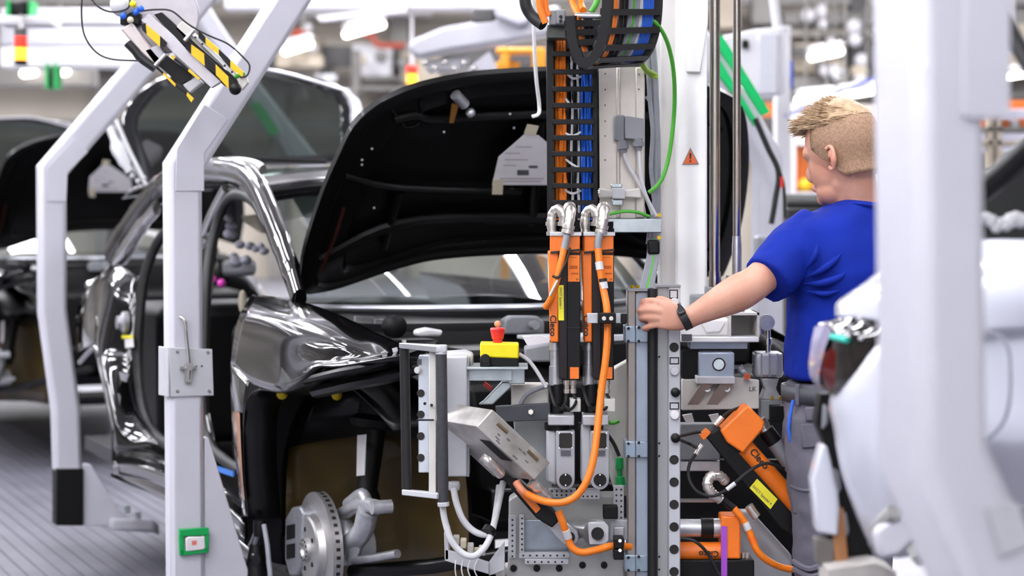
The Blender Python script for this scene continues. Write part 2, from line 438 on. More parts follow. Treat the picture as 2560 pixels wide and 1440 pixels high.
fpt = [pl2.at(pl2(*q), h_) for q, h_ in [((270, 1292), .06), ((375, 1292), .06), ((397, 1310), .02), ((397, 1310), -.08), ((270, 1292), -.08)]]
m.prism(fpt, ZV * -.05); m.build('lift_pad', WHITE, t, bevel=.01)
m = MB()
for q in [(285, 1280), (318, 1272), (345, 1288)]: m.cyl(pl2.at(pl2(*q), 0) - ZV * .02, pl2.at(pl2(*q), 0) + ZV * .012, .014, n=8)
m.build_each('pad_bolt', GALV, t)
# near right carrier leg (out of focus)
pl3 = Plane(2330, 800, 2.45)
t = thing('hanging_carrier', 'blurred white carrier leg standing tall in the right foreground', 'carrier', pl3.at((0, .1)))
pa = [pl3(2620, 1800), pl3(2330, 1130), pl3(2318, 10), pl3(2460, -210)]
m = MB(); sweep(m, pl3.b, pa, .112, .108, .02, wd=[(.125, .12), (.112, .108), (.112, .108), (.112, .108)]); m.build('post', WHITE, t, bevel=.007)
m = MB(); plate(m, pl3, [(2335, 290), (2345, 302), (2440, 302), (2452, 290), (2452, -60), (2335, -60)], .054, .059); m.build('knee_cover', WHITE, t, bevel=.004)
m = MB(); plate(m, pl3, [(2390, 1250), (2468, 1240), (2500, 1340), (2425, 1370)], .0585, .0605); m.build('worn_sticker', GREYL, t)
# far right carrier leg with green guards, beyond the black car
pl4 = Plane(1930, 700, 8.4)
t = thing('hanging_carrier', 'white carrier leg with two green edge guards right of the mast', 'carrier', pl4.at((0, .3)))
pa = [pl4(1918, 1300), pl4(1918, 400), pl4(1868, 310), pl4(1660, -20)]
m = MB(); sweep(m, pl4.b, pa, .12, .10, .02); m.build('post', WHITE, t, bevel=.006)
m = MB(); plate(m, pl4, [(1768, 75), (1788, 95), (1905, 282), (1885, 290), (1768, 108)], .05, .065); plate(m, pl4, [(1768, 135), (1775, 140), (1872, 300), (1868, 316), (1840, 270), (1768, 175)], .05, .06); m.build_each('edge_guard', mat('bright_green_guard', '#10c56b', .5, var=.03), t)
m = MB(); m.tpx([(1888, 296, 8.2), (1920, 370, 8.2), (1946, 430, 8.2), (1938, 500, 8.2), (1928, 560, 8.2)], .012); m.tpx([(1890, 300, 8.2), (1935, 400, 8.2), (1958, 460, 8.2), (1962, 545, 8.2)], .007)
m.build_each('black_hose', RUBBER, t)
m = MB(); m.rect(1952, 442, 1958, 468, 8.17, .02); m.build('red_sleeve', RED, t)
m = MB(); m.rect(1890, 590, 1935, 660, 8.15, .1); m.rect(1922, 600, 1950, 650, 8.13, .1); m.build('valve_box', GREYP, t, bevel=.01)
# ---------------------------------------------------------------- black estate car
def rv(rows): return [[PV(*q) for q in r] for r in rows]
car = thing('estate_car', 'glossy black estate car with raised hood and doors removed', 'car', C(-1.4, 0, .2))
# front right fender
rows = [
 [(632,737,-.775),(700,745,-.765),(770,760,-.755),(840,785,-.745),(900,813,-.735),(955,840,-.72),(1015,866,-.70)],
 [(618,757,-.83),(690,768,-.82),(760,783,-.81),(825,807,-.80),(880,835,-.785),(935,860,-.76),(1012,872,-.715)],
 [(603,783,-.875),(680,795,-.87),(745,812,-.86),(805,835,-.847),(860,862,-.83),(920,880,-.79),(1008,877,-.73)],
 [(592,815,-.898),(660,832,-.895),(725,850,-.89),(785,873,-.875),(838,890,-.85),(905,897,-.81),(1004,882,-.745)],
 [(584,860,-.905),(640,885,-.905),(705,895,-.90),(765,900,-.885),(820,908,-.865),(890,905,-.83),(1000,886,-.76)],
 [(578,910,-.915),(622,955,-.92),(700,978,-.925),(748,955,-.915),(790,917,-.89),(850,916,-.86),(998,890,-.775)]]
m = MB(); m.sgrid(rv(rows), 4, 4)
leg = [[(578,910,-.915),(592,925,-.918),(606,940,-.92),(622,955,-.92)],
       [(579,1000,-.915),(590,1000,-.93),(600,1005,-.935),(614,1015,-.93)],
       [(585,1100,-.91),(592,1100,-.93),(600,1100,-.935),(609,1100,-.93)],
       [(596,1200,-.90),(601,1200,-.92),(606,1200,-.925),(613,1200,-.92)],
       [(606,1290,-.89),(610,1290,-.905),(615,1290,-.91),(622,1290,-.905)]]
m.sgrid(rv(leg), 3, 4)
fender = m.build('fender', PAINT, car, solid=.004, off=0, smooth=60)
m = MB(); m.sgrid(rv([[(582,1030,-.925),(590,1028,-.938),(599,1032,-.942)],[(587,1110,-.92),(594,1110,-.938),(602,1110,-.942)],[(596,1200,-.91),(602,1200,-.928),(607,1200,-.932)],[(602,1250,-.905),(607,1250,-.92),(612,1250,-.924)]]), 3, 3); m.build('painted_reflection', mat('amber_reflection', '#b97731', .25, 0, .4, var=.06), car)  # amber strip paints in a reflection on the fender's rear edge
# arch lip turned inwards
lipo = [(622,1290,-.905),(613,1200,-.92),(609,1100,-.93),(614,1015,-.93),(640,975,-.922),(700,978,-.925),(748,955,-.915),(790,917,-.89),(850,916,-.86),(998,890,-.775)]
a = catmull([PV(*q) for q in lipo], 4)
m = MB(); m.grid([a, [p + LV * .03 - ZV * .004 + HV*.006 for p in a], [p + LV * .10 - ZV * .012 + HV * .02 for p in a]]); m.build('arch_lip', INNER, car, solid=.004)
# front edge under the missing headlamp
m = MB()
a = catmull([PV(*q) for q in [(748,955,-.90),(850,930,-.86),(930,915,-.80),(1015,888,-.72),(1090,862,-.64)]], 4)
m.tube(a, .012, 8, flat=1.4); a2 = [p + LV * .05 - ZV * .03 for p in a]; m.tube(a2, .02, 8); m.build_each('headlamp_carrier', INNER, car)
m = MB()
for i in range(6):
    q = PV(860 + i * 26, 918 - i * 7, -.82 + i * .015); m.box(q, (.03, .012, .014), Matrix.Rotation(.3 + .2 * i, 3, 'Y'))
m.build_each('clip', GREYL, car)
# side frame: pillars, rails, sills
def ell(m, pts, r, flat, n=12, sm=6): m.tube(catmull([PV(*q) for q in pts], sm), r, n, True, 0, flat, up=LV)
m = MB()
ell(m, [(748,748,-.75),(728,680,-.725),(700,600,-.70),(672,530,-.675),(648,478,-.655),(615,442,-.635),(565,428,-.625),(500,428,-.63),(430,448,-.65),(385,488,-.675),(330,560,-.715),(285,640,-.755)], [.024, .03, .033, .034, .034, .034, .033, .034, .036, .036, .04, .04, .045], 1.5)
m.build('roof_side_frame', PAINT, car, smooth=60)
m = MB()
ell(m, [(658,424,-.60),(640,412,-.585),(600,405,-.575),(540,407,-.58),(480,418,-.59),(420,440,-.605),(380,468,-.62)], .014, 1.3)
m.build('roof_rail', mat('satin_roof_rail', '#b9b7b4', .25, .9, 0, var=.03), car)
# front door opening rubber seal
m = MB()
ell(m, [(742,752,-.72),(716,680,-.70),(690,610,-.68),(660,545,-.655),(635,505,-.645),(605,488,-.64),(575,495,-.645),(548,540,-.665),(527,620,-.70),(516,720,-.74),(512,840,-.76),(510,960,-.775),(513,1060,-.78),(530,1120,-.785),(560,1150,-.785),(600,1178,-.785)], .017, 1.2)
m.build('door_seal', RUBBER, car)
# rear door opening seal
m = MB()
ell(m, [(470,560,-.66),(430,570,-.67),(392,610,-.70),(362,690,-.74),(348,800,-.765),(345,900,-.775),(352,990,-.78),(370,1060,-.78),(400,1100,-.785),(450,1125,-.785)], .020, 1.2)
m.build('door_seal', RUBBER, car)
# chrome-like window frame slivers
m = MB(); ell(m, [(562,470,-.65),(530,530,-.67),(505,590,-.69)], .012, 1.8); ell(m, [(392,520,-.69),(350,570,-.71),(312,630,-.74),(292,655,-.755)], [.02,.026,.028,.024], 1.6); m.build_each('window_frame', mat('bright_pillar_trim', '#c9c8c8', .18, .95, 0, var=.05), car)
# B pillar
m = MB(); m.sgrid(rv([[(505,590,-.69),(530,560,-.66),(548,520,-.64)],[(470,800,-.77),(495,800,-.77),(520,800,-.745)],[(455,980,-.79),(485,980,-.79),(515,980,-.765)],[(450,1120,-.80),(490,1130,-.80),(540,1135,-.77)]]), 3, 4); m.build('centre_pillar', PAINT, car, solid=.02)
# rear quarter panel around the rear wheel
m = MB()
qrows = [[(290,655,-.76),(300,665,-.78),(345,690,-.74)],
         [(232,705,-.80),(270,715,-.835),(340,760,-.765)],
         [(232,780,-.85),(262,800,-.865),(338,830,-.775)],
         [(236,860,-.88),(258,880,-.885),(336,900,-.785)],
         [(258,960,-.895),(272,965,-.90),(340,970,-.79)],
         [(280,1060,-.90),(292,1060,-.90),(356,1040,-.795)],
         [(284,1130,-.90),(296,1130,-.90),(400,1110,-.80)]]
m.sgrid(rv(qrows), 4, 4); qp = m.build('rear_quarter_panel', PAINT, car, solid=.004, smooth=60)
m = MB()
m.sgrid(rv([[(275,665,-.77),(240,695,-.80),(215,705,-.76)],[(258,690,-.80),(226,720,-.83),(203,735,-.77)],[(250,760,-.845),(213,790,-.86),(190,800,-.80)],[(246,800,-.87),(212,840,-.875),(188,850,-.82)],[(240,862,-.885),(222,868,-.88),(192,882,-.83)]]), 4, 4)
m.build('rear_corner_panel', mat('reflective_black_paint', '#141416', .06, .35, 1.0, var=0, spec=.9), car, solid=.004, smooth=60)
# rear arch lip
m = MB(); ell(m, [(200,905,-.86),(222,880,-.88),(240,872,-.89),(255,930,-.90),(272,1010,-.905),(284,1080,-.905),(283,1150,-.90)], .011, 1.2); m.build('rear_arch_lip', PAINT, car)
m = MB(); m.lathe(PV(319,806,-.80), -LV, [(0, .045), (.02, .045), (.03, .028), (.045, .026), (.045, .012)], 20); m.build('fuel_filler_neck', ALUM, car)
m = MB(); m.prism([PV(300,848,-.815), PV(333,845,-.80), PV(335,868,-.80), PV(302,872,-.815)], -LV * .003); m.build('info_sticker', PAPER, car)
m = MB(); m.prism([PV(302,838,-.82), PV(333,838,-.80), PV(333,846,-.80), PV(302,846,-.82)], -LV * .0035); m.build('yellow_sticker', LABELY, car)
# bright openings of the inner frame
m = MB()
for pts in [[(297,930,-.86),(322,935,-.84),(316,955,-.84),(302,950,-.86)], [(280,880,-.87),(300,880,-.86),(310,890,-.85),(285,890,-.86)]]: m.prism([PV(*q) for q in pts], LV * .004)
m.build_each('frame_reinforcement', ALU, car)
# sill
m = MB()
s0 = [(284,1150),(350,1158),(420,1180),(500,1215),(560,1250),(612,1296)]
def sil(dy, v): return [PV(x, y + dy * (0.75 + .25 * i / 5), v) for i, (x, y) in enumerate(s0)]
m.sgrid([sil(-46, -.78), sil(-30, -.82), sil(-18, -.835), sil(-6, -.86), sil(10, -.90), sil(28, -.905), sil(46, -.90), sil(60, -.86), sil(70, -.80)], 4, 3)
m.build('sill', PAINT, car, solid=.004, smooth=60)
m = MB(); ell(m, [(285,1185,-.88),(400,1232,-.885),(500,1285,-.89),(560,1330,-.89),(640,1400,-.89)], .014, 1.5); m.build('sill_flange', PAINT, car)
m = MB(); m.prism([PV(522,1158,-.80), PV(585,1178,-.80), PV(585,1192,-.805), PV(522,1170,-.805)], -LV * .004); m.build('blue_protection_film', mat('blue_film', '#2a6fc4', .3, var=.05), car)
# roof
m = MB()
def rfr(u, z, hw, cr, n=7): return [C(u, -hw + 2*hw*i/(n-1), z + cr * (1 - ((2*i/(n-1)) - 1) ** 2)) for i in range(n)]
m.sgrid([rfr(-1.22, 1.585, .56, .045), rfr(-1.7, 1.625, .575, .05), rfr(-2.4, 1.63, .58, .05), rfr(-3.1, 1.60, .58, .045), rfr(-3.45, 1.56, .57, .04)], 3, 4)
m.build('roof', PAINT, car, solid=.01, smooth=70)
m = MB(); m.tube(rfr(-1.2, 1.57, .57, .045, 15), .03, 10, flat=.6); m.build('windscreen_header', PAINT, car)
# windscreen
m = MB()
def ws(u, z, hw, bow, cr=.0, n=9): return [C(u - bow * ((2*i/(n-1)) - 1) ** 2, -hw + 2*hw*i/(n-1) + .04, z + cr * (1 - ((2*i/(n-1)) - 1) ** 2)) for i in range(n)]
m.sgrid([ws(-.36, 1.195, .66, .30), ws(-.66, 1.34, .64, .22), ws(-.96, 1.475, .60, .16), ws(-1.21, 1.565, .56, .1, .04)], 2, 4)
m.build('windscreen', CLEAR, car, smooth=80)
m = MB(); m.tube(ws(-.355, 1.192, .67, .30, n=25), .012, 8); m.build('windscreen_edge', mat('silver_edge_trim', '#c3c6cc', .3, .8, var=.02), car)
# cowl and engine bay
m = MB()
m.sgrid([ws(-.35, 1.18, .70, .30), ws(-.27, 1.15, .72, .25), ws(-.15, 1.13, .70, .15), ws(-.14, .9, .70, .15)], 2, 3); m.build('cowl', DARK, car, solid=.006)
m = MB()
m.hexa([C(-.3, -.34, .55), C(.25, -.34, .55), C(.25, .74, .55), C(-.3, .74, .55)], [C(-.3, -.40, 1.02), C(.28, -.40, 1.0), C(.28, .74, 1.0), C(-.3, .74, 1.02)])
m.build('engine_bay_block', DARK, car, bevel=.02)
m = MB(); m.sgrid([[C(-.55, -.74, 1.19), C(-.1, -.71, 1.14), C(.35, -.66, 1.07), C(.5, -.62, 1.03)], [C(-.55, -.70, 1.17), C(-.1, -.66, 1.12), C(.35, -.62, 1.05), C(.5, -.58, 1.01)], [C(-.55, -.64, 1.05), C(-.1, -.61, 1.02), C(.35, -.58, .98), C(.5, -.55, .95)]], 4, 3); m.build('inner_wing', INNER, car, solid=.006)
m = MB(); m.lathe(C(-.02, -.50, 1.06), ZV, [(-.1, .10), (.0, .10), (.02, .085), (.03, .05), (.035, .02)], 24); m.build('strut_tower', INNER, car)
for (u, v, z, a, b, c_) in [(.02, -.25, 1.06, .28, .22, .07), (.0, .12, 1.07, .34, .26, .09), (.05, .52, 1.06, .25, .22, .08), (-.12, -.42, 1.09, .12, .14, .05)]:
    m = MB(); m.box(C(u, v, z), (b, a, c_), Matrix.Rotation(YAW, 3, 'Z')); m.build('engine_bay_cover', BLACK, car, bevel=.015)
m = MB(); m.box(C(.10, -.02, 1.125), (.24, .10, .012), Matrix.Rotation(YAW, 3, 'Z')); m.box(C(.16, .1, 1.12), (.16, .02, .02), Matrix.Rotation(YAW, 3, 'Z')); m.build_each('grey_bracket', GREYL, car, bevel=.003)
m = MB(); m.prism([PU(1262,800,-.1), PU(1280,790,-.1), PU(1345,790,-.1), PU(1362,806,-.1), PU(1362,836,-.1), PU(1262,836,-.1)], -HV * .04); m.build('battery_cover', GREYP, car, bevel=.006)
m = MB(); m.lathe(PU(1330,812,-.09), HV, [(0, .014), (.03, .014), (.03, .006)], 14); m.build('terminal_cap', ALUM, car)
m = MB(); m.prism([PU(1046,826,0.1), PU(1075,820,.1), PU(1110,826,.1), PU(1104,842,.1), PU(1046,842,.1)], -HV * .05); m.build('white_reservoir', CWHITE, car, bevel=.008)
for (x0, y0, x1, y1) in [(890, 790, 935, 805), (940, 798, 1010, 812)]:
    m = MB(); m.prism([PU(x0, y0, -.2), PU(x1, y0 + 3, -.2), PU(x1, y1, -.2), PU(x0, y1 - 2, -.2)], -HV * .02); m.build_each('bracket', ALU, car)
m = MB(); m.lathe(PU(980, 815, -.1), HV, [(0, .035), (.04, .035), (.05, .02)], 20); m.build('filler_cap', BLACK, car)
# front cross frame, subframe
m = MB(); m.hexa([C(.2, -.36, .60), C(.36, -.36, .60), C(.36, .76, .60), C(.2, .76, .60)], [C(.2, -.36, .70), C(.36, -.36, .70), C(.36, .76, .70), C(.2, .76, .70)]); m.build('front_crossmember', INNER, car, bevel=.01)
m = MB(); m.tube([C(-.5, -.36, .40), C(.0, -.36, .38), C(.35, -.32, .40), C(.36, .45, .40), C(0, .5, .38)], .04, 10); m.build('subframe', INNER, car)
# under-body so no light leaks
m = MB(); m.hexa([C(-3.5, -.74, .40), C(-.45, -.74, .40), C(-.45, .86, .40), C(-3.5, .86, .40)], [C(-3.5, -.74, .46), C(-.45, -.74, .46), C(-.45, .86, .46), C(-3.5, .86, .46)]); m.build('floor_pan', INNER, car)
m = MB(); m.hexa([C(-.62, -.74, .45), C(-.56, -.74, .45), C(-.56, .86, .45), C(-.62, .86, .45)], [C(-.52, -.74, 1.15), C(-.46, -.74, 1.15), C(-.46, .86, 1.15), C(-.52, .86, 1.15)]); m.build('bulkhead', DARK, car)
# far body side
m = MB(); m.sgrid([[C(.45, .80, 1.0), C(0, .86, 1.1), C(-.6, .88, 1.2), C(-1.6, .9, 1.2), C(-3.4, .88, 1.2)], [C(.42, .86, .85), C(0, .95, .95), C(-.6, .97, .95), C(-1.6, .98, .95), C(-3.4, .96, .95)], [C(.2, .88, .7), C(-.1, .94, .70), C(-.6, .95, .45), C(-1.6, .95, .45), C(-3.4, .94, .45)]], 3, 3); m.build('far_body_side', PAINT, car, solid=.004)
m = MB(); m.tube(catmull([C(-.62, .80, 1.22), C(-.95, .74, 1.42), C(-1.25, .68, 1.58), C(-1.8, .66, 1.64), C(-2.6, .66, 1.64), C(-3.1, .72, 1.5), C(-3.5, .78, 1.22)], 5), .04, 10); m.build('far_roof_frame', PAINT, car)
m = MB(); m.tube(catmull([C(-1.9, .82, 1.2), C(-1.95, .72, 1.45), C(-2.0, .67, 1.62)], 4), .05, 8); m.build('far_centre_pillar', PAINT, car)
# dashboard, cross-beam and loose harness in the cabin
m = MB(); m.hexa([C(-.75, -.62, .85), C(-.5, -.62, .85), C(-.5, .8, .85), C(-.75, .8, .85)], [C(-.9, -.62, 1.12), C(-.5, -.62, 1.17), C(-.5, .8, 1.17), C(-.9, .8, 1.12)]); m.build('dashboard', DARK, car, bevel=.03)
m = MB()
for (x, y, r) in [(575,585,.03),(578,565,.025),(600,612,.022),(625,615,.022),(640,622,.018),(585,640,.02),(660,628,.02),(652,615,.016),(572,545,.02),(590,655,.03),(615,650,.025)]:
    m.sphere(PV(x, y, -.35) , r, 10, 7, sc=(1, 1.2, .8))
m.build_each('harness_connector', mat('loom_white_connectors', '#c9c9d6', .5, var=.25, scale=30), car)
m = MB(); m.hexa([PV(556,650,-.3), PV(640,650,-.3), PV(640,690,-.3), PV(556,690,-.3)], [PV(556,650,-.15), PV(640,650,-.15), PV(640,690,-.15), PV(556,690,-.15)]); m.build('cabin_module', GREYP, car, bevel=.02)
m = MB(); m.prism([PV(598,540,-.3), PV(640,535,-.3), PV(650,585,-.3), PV(612,560,-.3)], LV * .05); m.build('foam_pad', MASK, car, bevel=.01)
m = MB(); m.sphere(PV(534,698,-.5), .016, 10, 7); m.sphere(PV(554,708,-.5), .018, 10, 7); m.build_each('magenta_plug', mat('magenta_plastic', '#e040b8', .4, var=.03), car)
m = MB(); m.sphere(PV(607,755,-.4), .03, 10, 7, sc=(.6, .6, 1.6)); m.build('steering_shaft_boot', MASK, car)
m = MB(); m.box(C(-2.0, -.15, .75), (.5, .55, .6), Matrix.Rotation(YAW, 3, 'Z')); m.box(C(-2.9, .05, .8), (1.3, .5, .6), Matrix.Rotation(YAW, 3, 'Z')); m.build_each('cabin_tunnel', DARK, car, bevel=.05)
# papers behind the screen
m = MB(); m.prism([PV(726,488,.0), PV(798,486,.0), PV(790,545,.0), PV(760,545,.0)], LV * .002); m.build('green_paper', mat('mint_paper', '#cfe6d2', .7, var=.02), car)
# hood, raised
HN = (ZV * .8 - HV * 1.0).normalized()   # not used for the outline plane normal; see below
hb, hd = C(-.60, 0, 1.28), (HV * .8 + ZV).normalized()
hn = hd.cross(LV).normalized()
if hn.y > 0: hn = -hn
def PH(px, py, o=0): return hit(px, py, hb + hn * o, hn)
outl = [(752,728),(749,690),(757,630),(778,555),(810,462),(850,372),(882,310),(930,264),(980,236),(1045,211),(1150,188),(1240,178),(1360,172),(1500,173),(1640,183),(1740,202),(1810,228),(1852,262),(1867,330),(1868,430),(1852,550),(1822,645),(1795,692),(1740,676),(1640,648),(1520,634),(1400,630),(1240,633),(1130,640),(1050,651),(960,676),(890,700),(820,722)]
o3 = catmull([PH(*q) for q in outl], 3, closed=True)
ctr = sum(o3, Vector()) / len(o3)
def ringin(f, o): return [ctr + (p - ctr) * f + hn * o for p in o3]
rings = [ringin(1.0, 0), ringin(1.0, .012), ringin(.985, .016), ringin(.93, .014), ringin(.915, .0), ringin(.86, -.004), ringin(.80, -.002), ringin(.78, -.02), ringin(.5, -.026), ringin(.2, -.03), ringin(.02, -.03)]
m = MB(); m.grid(rings, closed=True)
m.grid([ringin(1.0, 0), ringin(1.0, -.012), ringin(.9, -.045), ringin(.6, -.075), ringin(.3, -.085), ringin(.02, -.088)], closed=True)
hood = m.build('hood', HOODIN, car, smooth=35)
m = MB()
for pts, r in [([(800,650),(1000,560),(1300,545),(1600,560),(1780,640)], .02), ([(985,300),(1040,290),(1085,300),(1250,290),(1500,285),(1700,300),(1800,330)], .016), ([(975,270),(1000,300),(1015,318),(1050,305),(1052,250)], .006), ([(860,440),(1000,470),(1300,480)], .012), ([(1000,480),(960,620)], .014), ([(1350,300),(1330,560)], .016), ([(1650,320),(1700,600)], .016)]:
    m.tube(catmull([PH(*q, .0) for q in pts], 5), r, 8)
m.build_each('hood_rib', HOODIN, hood)
m = MB(); m.cyl(PH(1138,236,.02), PH(1162,262,.02), .018, n=14); m.sphere(PH(1176,282,.02), .016); m.build('hood_striker', ALUM, hood)
m = MB(); m.prism([PH(1130,258,.02), PH(1146,262,.02), PH(1133,306,.02), PH(1123,306,.02)], hn * .004); m.build('brown_tape', mat('amber_tape', '#8a5a1c', .5, var=.1), hood)
m = MB()
for q in [(905,400),(930,372),(905,412),(1275,285),(1285,320),(935,520),(1110,330)]: m.sphere(PH(*q, .01), .0045, 8, 6)
m.build_each('hood_buffer', ALUM, hood)
m = MB(); m.tube(catmull([PH(860,520,.018), PH(835,600,.018), PH(800,680,.018)], 4), .005, 6); m.build('red_wax_streak', mat('dark_red_wax', '#3a0d08', .4, var=.2), hood)
# white hook rod holding the hood
m = MB(); m.tpx([(1332,-40,5.75), (1336,120,5.85), (1341,200,5.9), (1348,262,5.95), (1346,285,5.95), (1330,292,5.95)], .0055, 8); tag(m.build('hook_rod', WHITEW), 'thin white hook rod hanging in front of the raised black hood', 'rod')
# brake and suspension, right front
hub = P(800, 1372, 6.0)
AX = -LV
AXI = -AX
m = MB(); m.lathe(hub, AX, [(-.016, .172), (.016, .172), (.016, .108), (.036, .101), (.041, .094), (.041, .036), (.052, .034), (.055, .022), (.046, .018), (.046, .004)], 48); m.lathe(hub, AXI, [(.016, .172), (.016, .06)], 48, cap=False)
disc = m.build('brake_disc', mat('fresh_cast_disc', '#b9b7b6', .38, .75, 0, var=.05, scale=90), car, smooth=30)
a1 = (ZV - AX * AX.z).normalized(); a2 = AX.cross(a1)
m = MB()
for i in range(44):
    an = 2 * math.pi * i / 44; c_ = hub + (a1 * math.cos(an) + a2 * math.sin(an)) * .1705
    tdir = (-a1 * math.sin(an) + a2 * math.cos(an)); rd = (a1 * math.cos(an) + a2 * math.sin(an))
    R = Matrix((AX, tdir, rd)).transposed(); m.box(c_, (.012, .010, .006), R)
m.build_each('vent_slot', INK, disc)
m = MB()
for i in range(5):
    an = 2 * math.pi * i / 5 + .3; c_ = hub + (a1 * math.cos(an) + a2 * math.sin(an)) * .062 + AX * .039; m.cyl(c_, c_ + AX * .004, .0075, n=12)
for i in range(12):
    an = 2 * math.pi * i / 12; c_ = hub + (a1 * math.cos(an) + a2 * math.sin(an)) * .03 + AX * .042; m.cyl(c_, c_ + AX * .012, .004, n=6)
m.build_each('wheel_bolt_hole', DARK, disc)
m = MB()
def wp(x, y, d): return hit(x, y, hub + AX * d, AX)
m.prism([wp(*q, .05) for q in [(712,1296),(728,1268),(748,1264),(756,1282),(750,1420),(740,1440),(722,1440),(711,1400)]], -AX * .09)
cal = m.build('brake_caliper', mat('cast_caliper', '#a6a8ad', .42, .7, 0, var=.08, scale=40), car, bevel=.008)
m = MB(); m.prism([wp(*q, .052) for q in [(716,1314),(736,1310),(736,1345),(716,1350)]], -AX * .006); m.prism([wp(*q, .052) for q in [(716,1362),(736,1358),(736,1394),(716,1398)]], -AX * .006); m.build_each('caliper_pocket', DARK, cal)
m = MB()
ki = lambda x, y: hit(x, y, hub + AXI * .06, AX)
for pts, r in [([(850,1290),(900,1262),(945,1268)], .022), ([(860,1375),(905,1330),(920,1275)], .032), ([(870,1260),(905,1235),(918,1260)], .018), ([(880,1400),(890,1370),(900,1330)], .02), ([(850,1300),(870,1340),(862,1400)], .03)]:
    m.tube(catmull([ki(*q) for q in pts], 5), r, 10)
m.cyl(ki(945,1268) - LV * .02, ki(945,1268) + LV * .04, .02); m.cyl(hub + AXI * .02, hub + AXI * .16, .055, n=20)
m.build('steering_knuckle', mat('cast_aluminium_knuckle', '#cccdd1', .35, .55, 0, var=.08, scale=40), car)
m = MB(); m.tube(catmull([ki(885,1402), ki(915,1396) + LV * .03, ki(945,1388) + LV * .06], 4), .013, 10); m.build('tie_rod', ALUM, car)
m = MB(); m.tube([ki(880,1430), ki(960,1425) + LV * .15, ki(1100,1385) + LV * .4], .022, 10); m.build('lower_control_arm', INNER, car)
m = MB(); st0 = C(-.03, -.62, .58); st1 = C(-.06, -.54, 1.02)
m.pipe([(st0, .03), (st0.lerp(st1, .15), .045), (st0.lerp(st1, .2), .032), (st0.lerp(st1, .6), .032), (st0.lerp(st1, .61), .075), (st0.lerp(st1, .66), .085), (st0.lerp(st1, .70), .06), (st0.lerp(st1, .95), .065), (st1, .09)], 20); m.build('strut', DARK, car)
m = MB(); m.prism([PV(893,1088,-.655), PV(914,1086,-.655), PV(910,1188,-.66), PV(891,1190,-.66)], LV * .003); m.build('strut_label', PAPER, car)
m = MB(); m.cyl(PV(975,1150,-.5), PV(978,1205,-.5), .006, n=8); m.build('sensor_rod', CWHITE, car)
m = MB(); m.tube(catmull([C(-.1, -.45, .72), C(-.02, -.42, .75), C(.04, -.42, .68), C(.05, -.42, .60)], 4), .022, 8); m.box(C(.05, -.30, .50), (.12, .14, .15), Matrix.Rotation(YAW, 3, 'Z')); m.build('anti_roll_linkage', BLACK, car, bevel=.01)
# wheelhouse
m = MB(); m.sgrid([[C(-.50, -.86, .40), C(-.46, -.86, .75), C(-.28, -.85, 1.0), C(.0, -.82, 1.06), (C(.3, -.76, 1.0)), C(.45, -.70, .9)],
                   [C(-.50, -.79, .38), C(-.46, -.79, .75), C(-.28, -.75, 1.01), C(.0, -.69, 1.07), (C(.3, -.64, 1.01)), C(.45, -.6, .91)],
                   [C(-.49, -.72, .36), C(-.46, -.72, .75), C(-.28, -.64, 1.0), C(.0, -.55, 1.06), (C(.3, -.50, 1.0)), C(.45, -.48, .90)]], 4, 4); m.build('wheelhouse', INNER, car, solid=.004)
m = MB(); m.sgrid([[C(-.49, -.72, .34), C(-.3, -.60, .34), C(0, -.50, .36), C(.42, -.46, .38)], [C(-.485, -.72, .58), C(-.3, -.58, .60), C(0, -.48, .64), C(.42, -.46, .66)], [C(-.46, -.72, .76), C(-.3, -.62, .80), C(0, -.52, .84), C(.42, -.48, .84)]], 4, 4); m.build('waxed_inner_wing', OLIVE, car, solid=.004)
m = MB(); m.sgrid([[C(-.46, -.72, .75), C(-.3, -.62, .79), C(0, -.52, .83), C(.42, -.48, .83)], [C(-.28, -.66, 1.0), C(-.2, -.61, 1.03), C(0, -.56, 1.06), C(.42, -.49, .95)]], 4, 4); m.build('dark_inner_wing', INNER, car, solid=.004)
m = MB(); m.tube(catmull([PV(775,1000,-.6), PV(745,1060,-.6), PV(722,1110,-.6), PV(716,1200,-.62), PV(712,1290,-.62)], 4), .006, 8); m.build('brake_line', mat('olive_pipe', '#6a5426', .4, var=.1), car)
for q, r in [((842,988,-.68), .016), ((705,985,-.84), .017)]:
    m = MB(); m.lathe(PV(*q), HV - LV * .3, [(-.008, r), (.004, r), (.012, r * .5), (.016, r * .45)], 10); m.build('yellow_plug', mat('yellow_plug', '#e6c908', .4, var=.05), car)
m = MB()
for pts in [[(648,1310),(628,1360),(606,1400),(590,1440)], [(660,1312),(668,1360),(672,1400),(676,1440)], [(652,1312),(636,1370),(628,1420)]]: m.tube(catmull([PV(*q, -.88) for q in pts], 4), .008, 8)
m.build_each('hanging_cable', CGREY, car)
m = MB(); m.lathe(PV(650,1316,-.88), ZV, [(-.03, .02), (0, .022), (.02, .02)], 12); m.lathe(PV(640,1425,-.88), ZV, [(-.06, .04), (.0, .035), (.08, .02)], 12); m.build_each('cable_boot', BLACK, car)
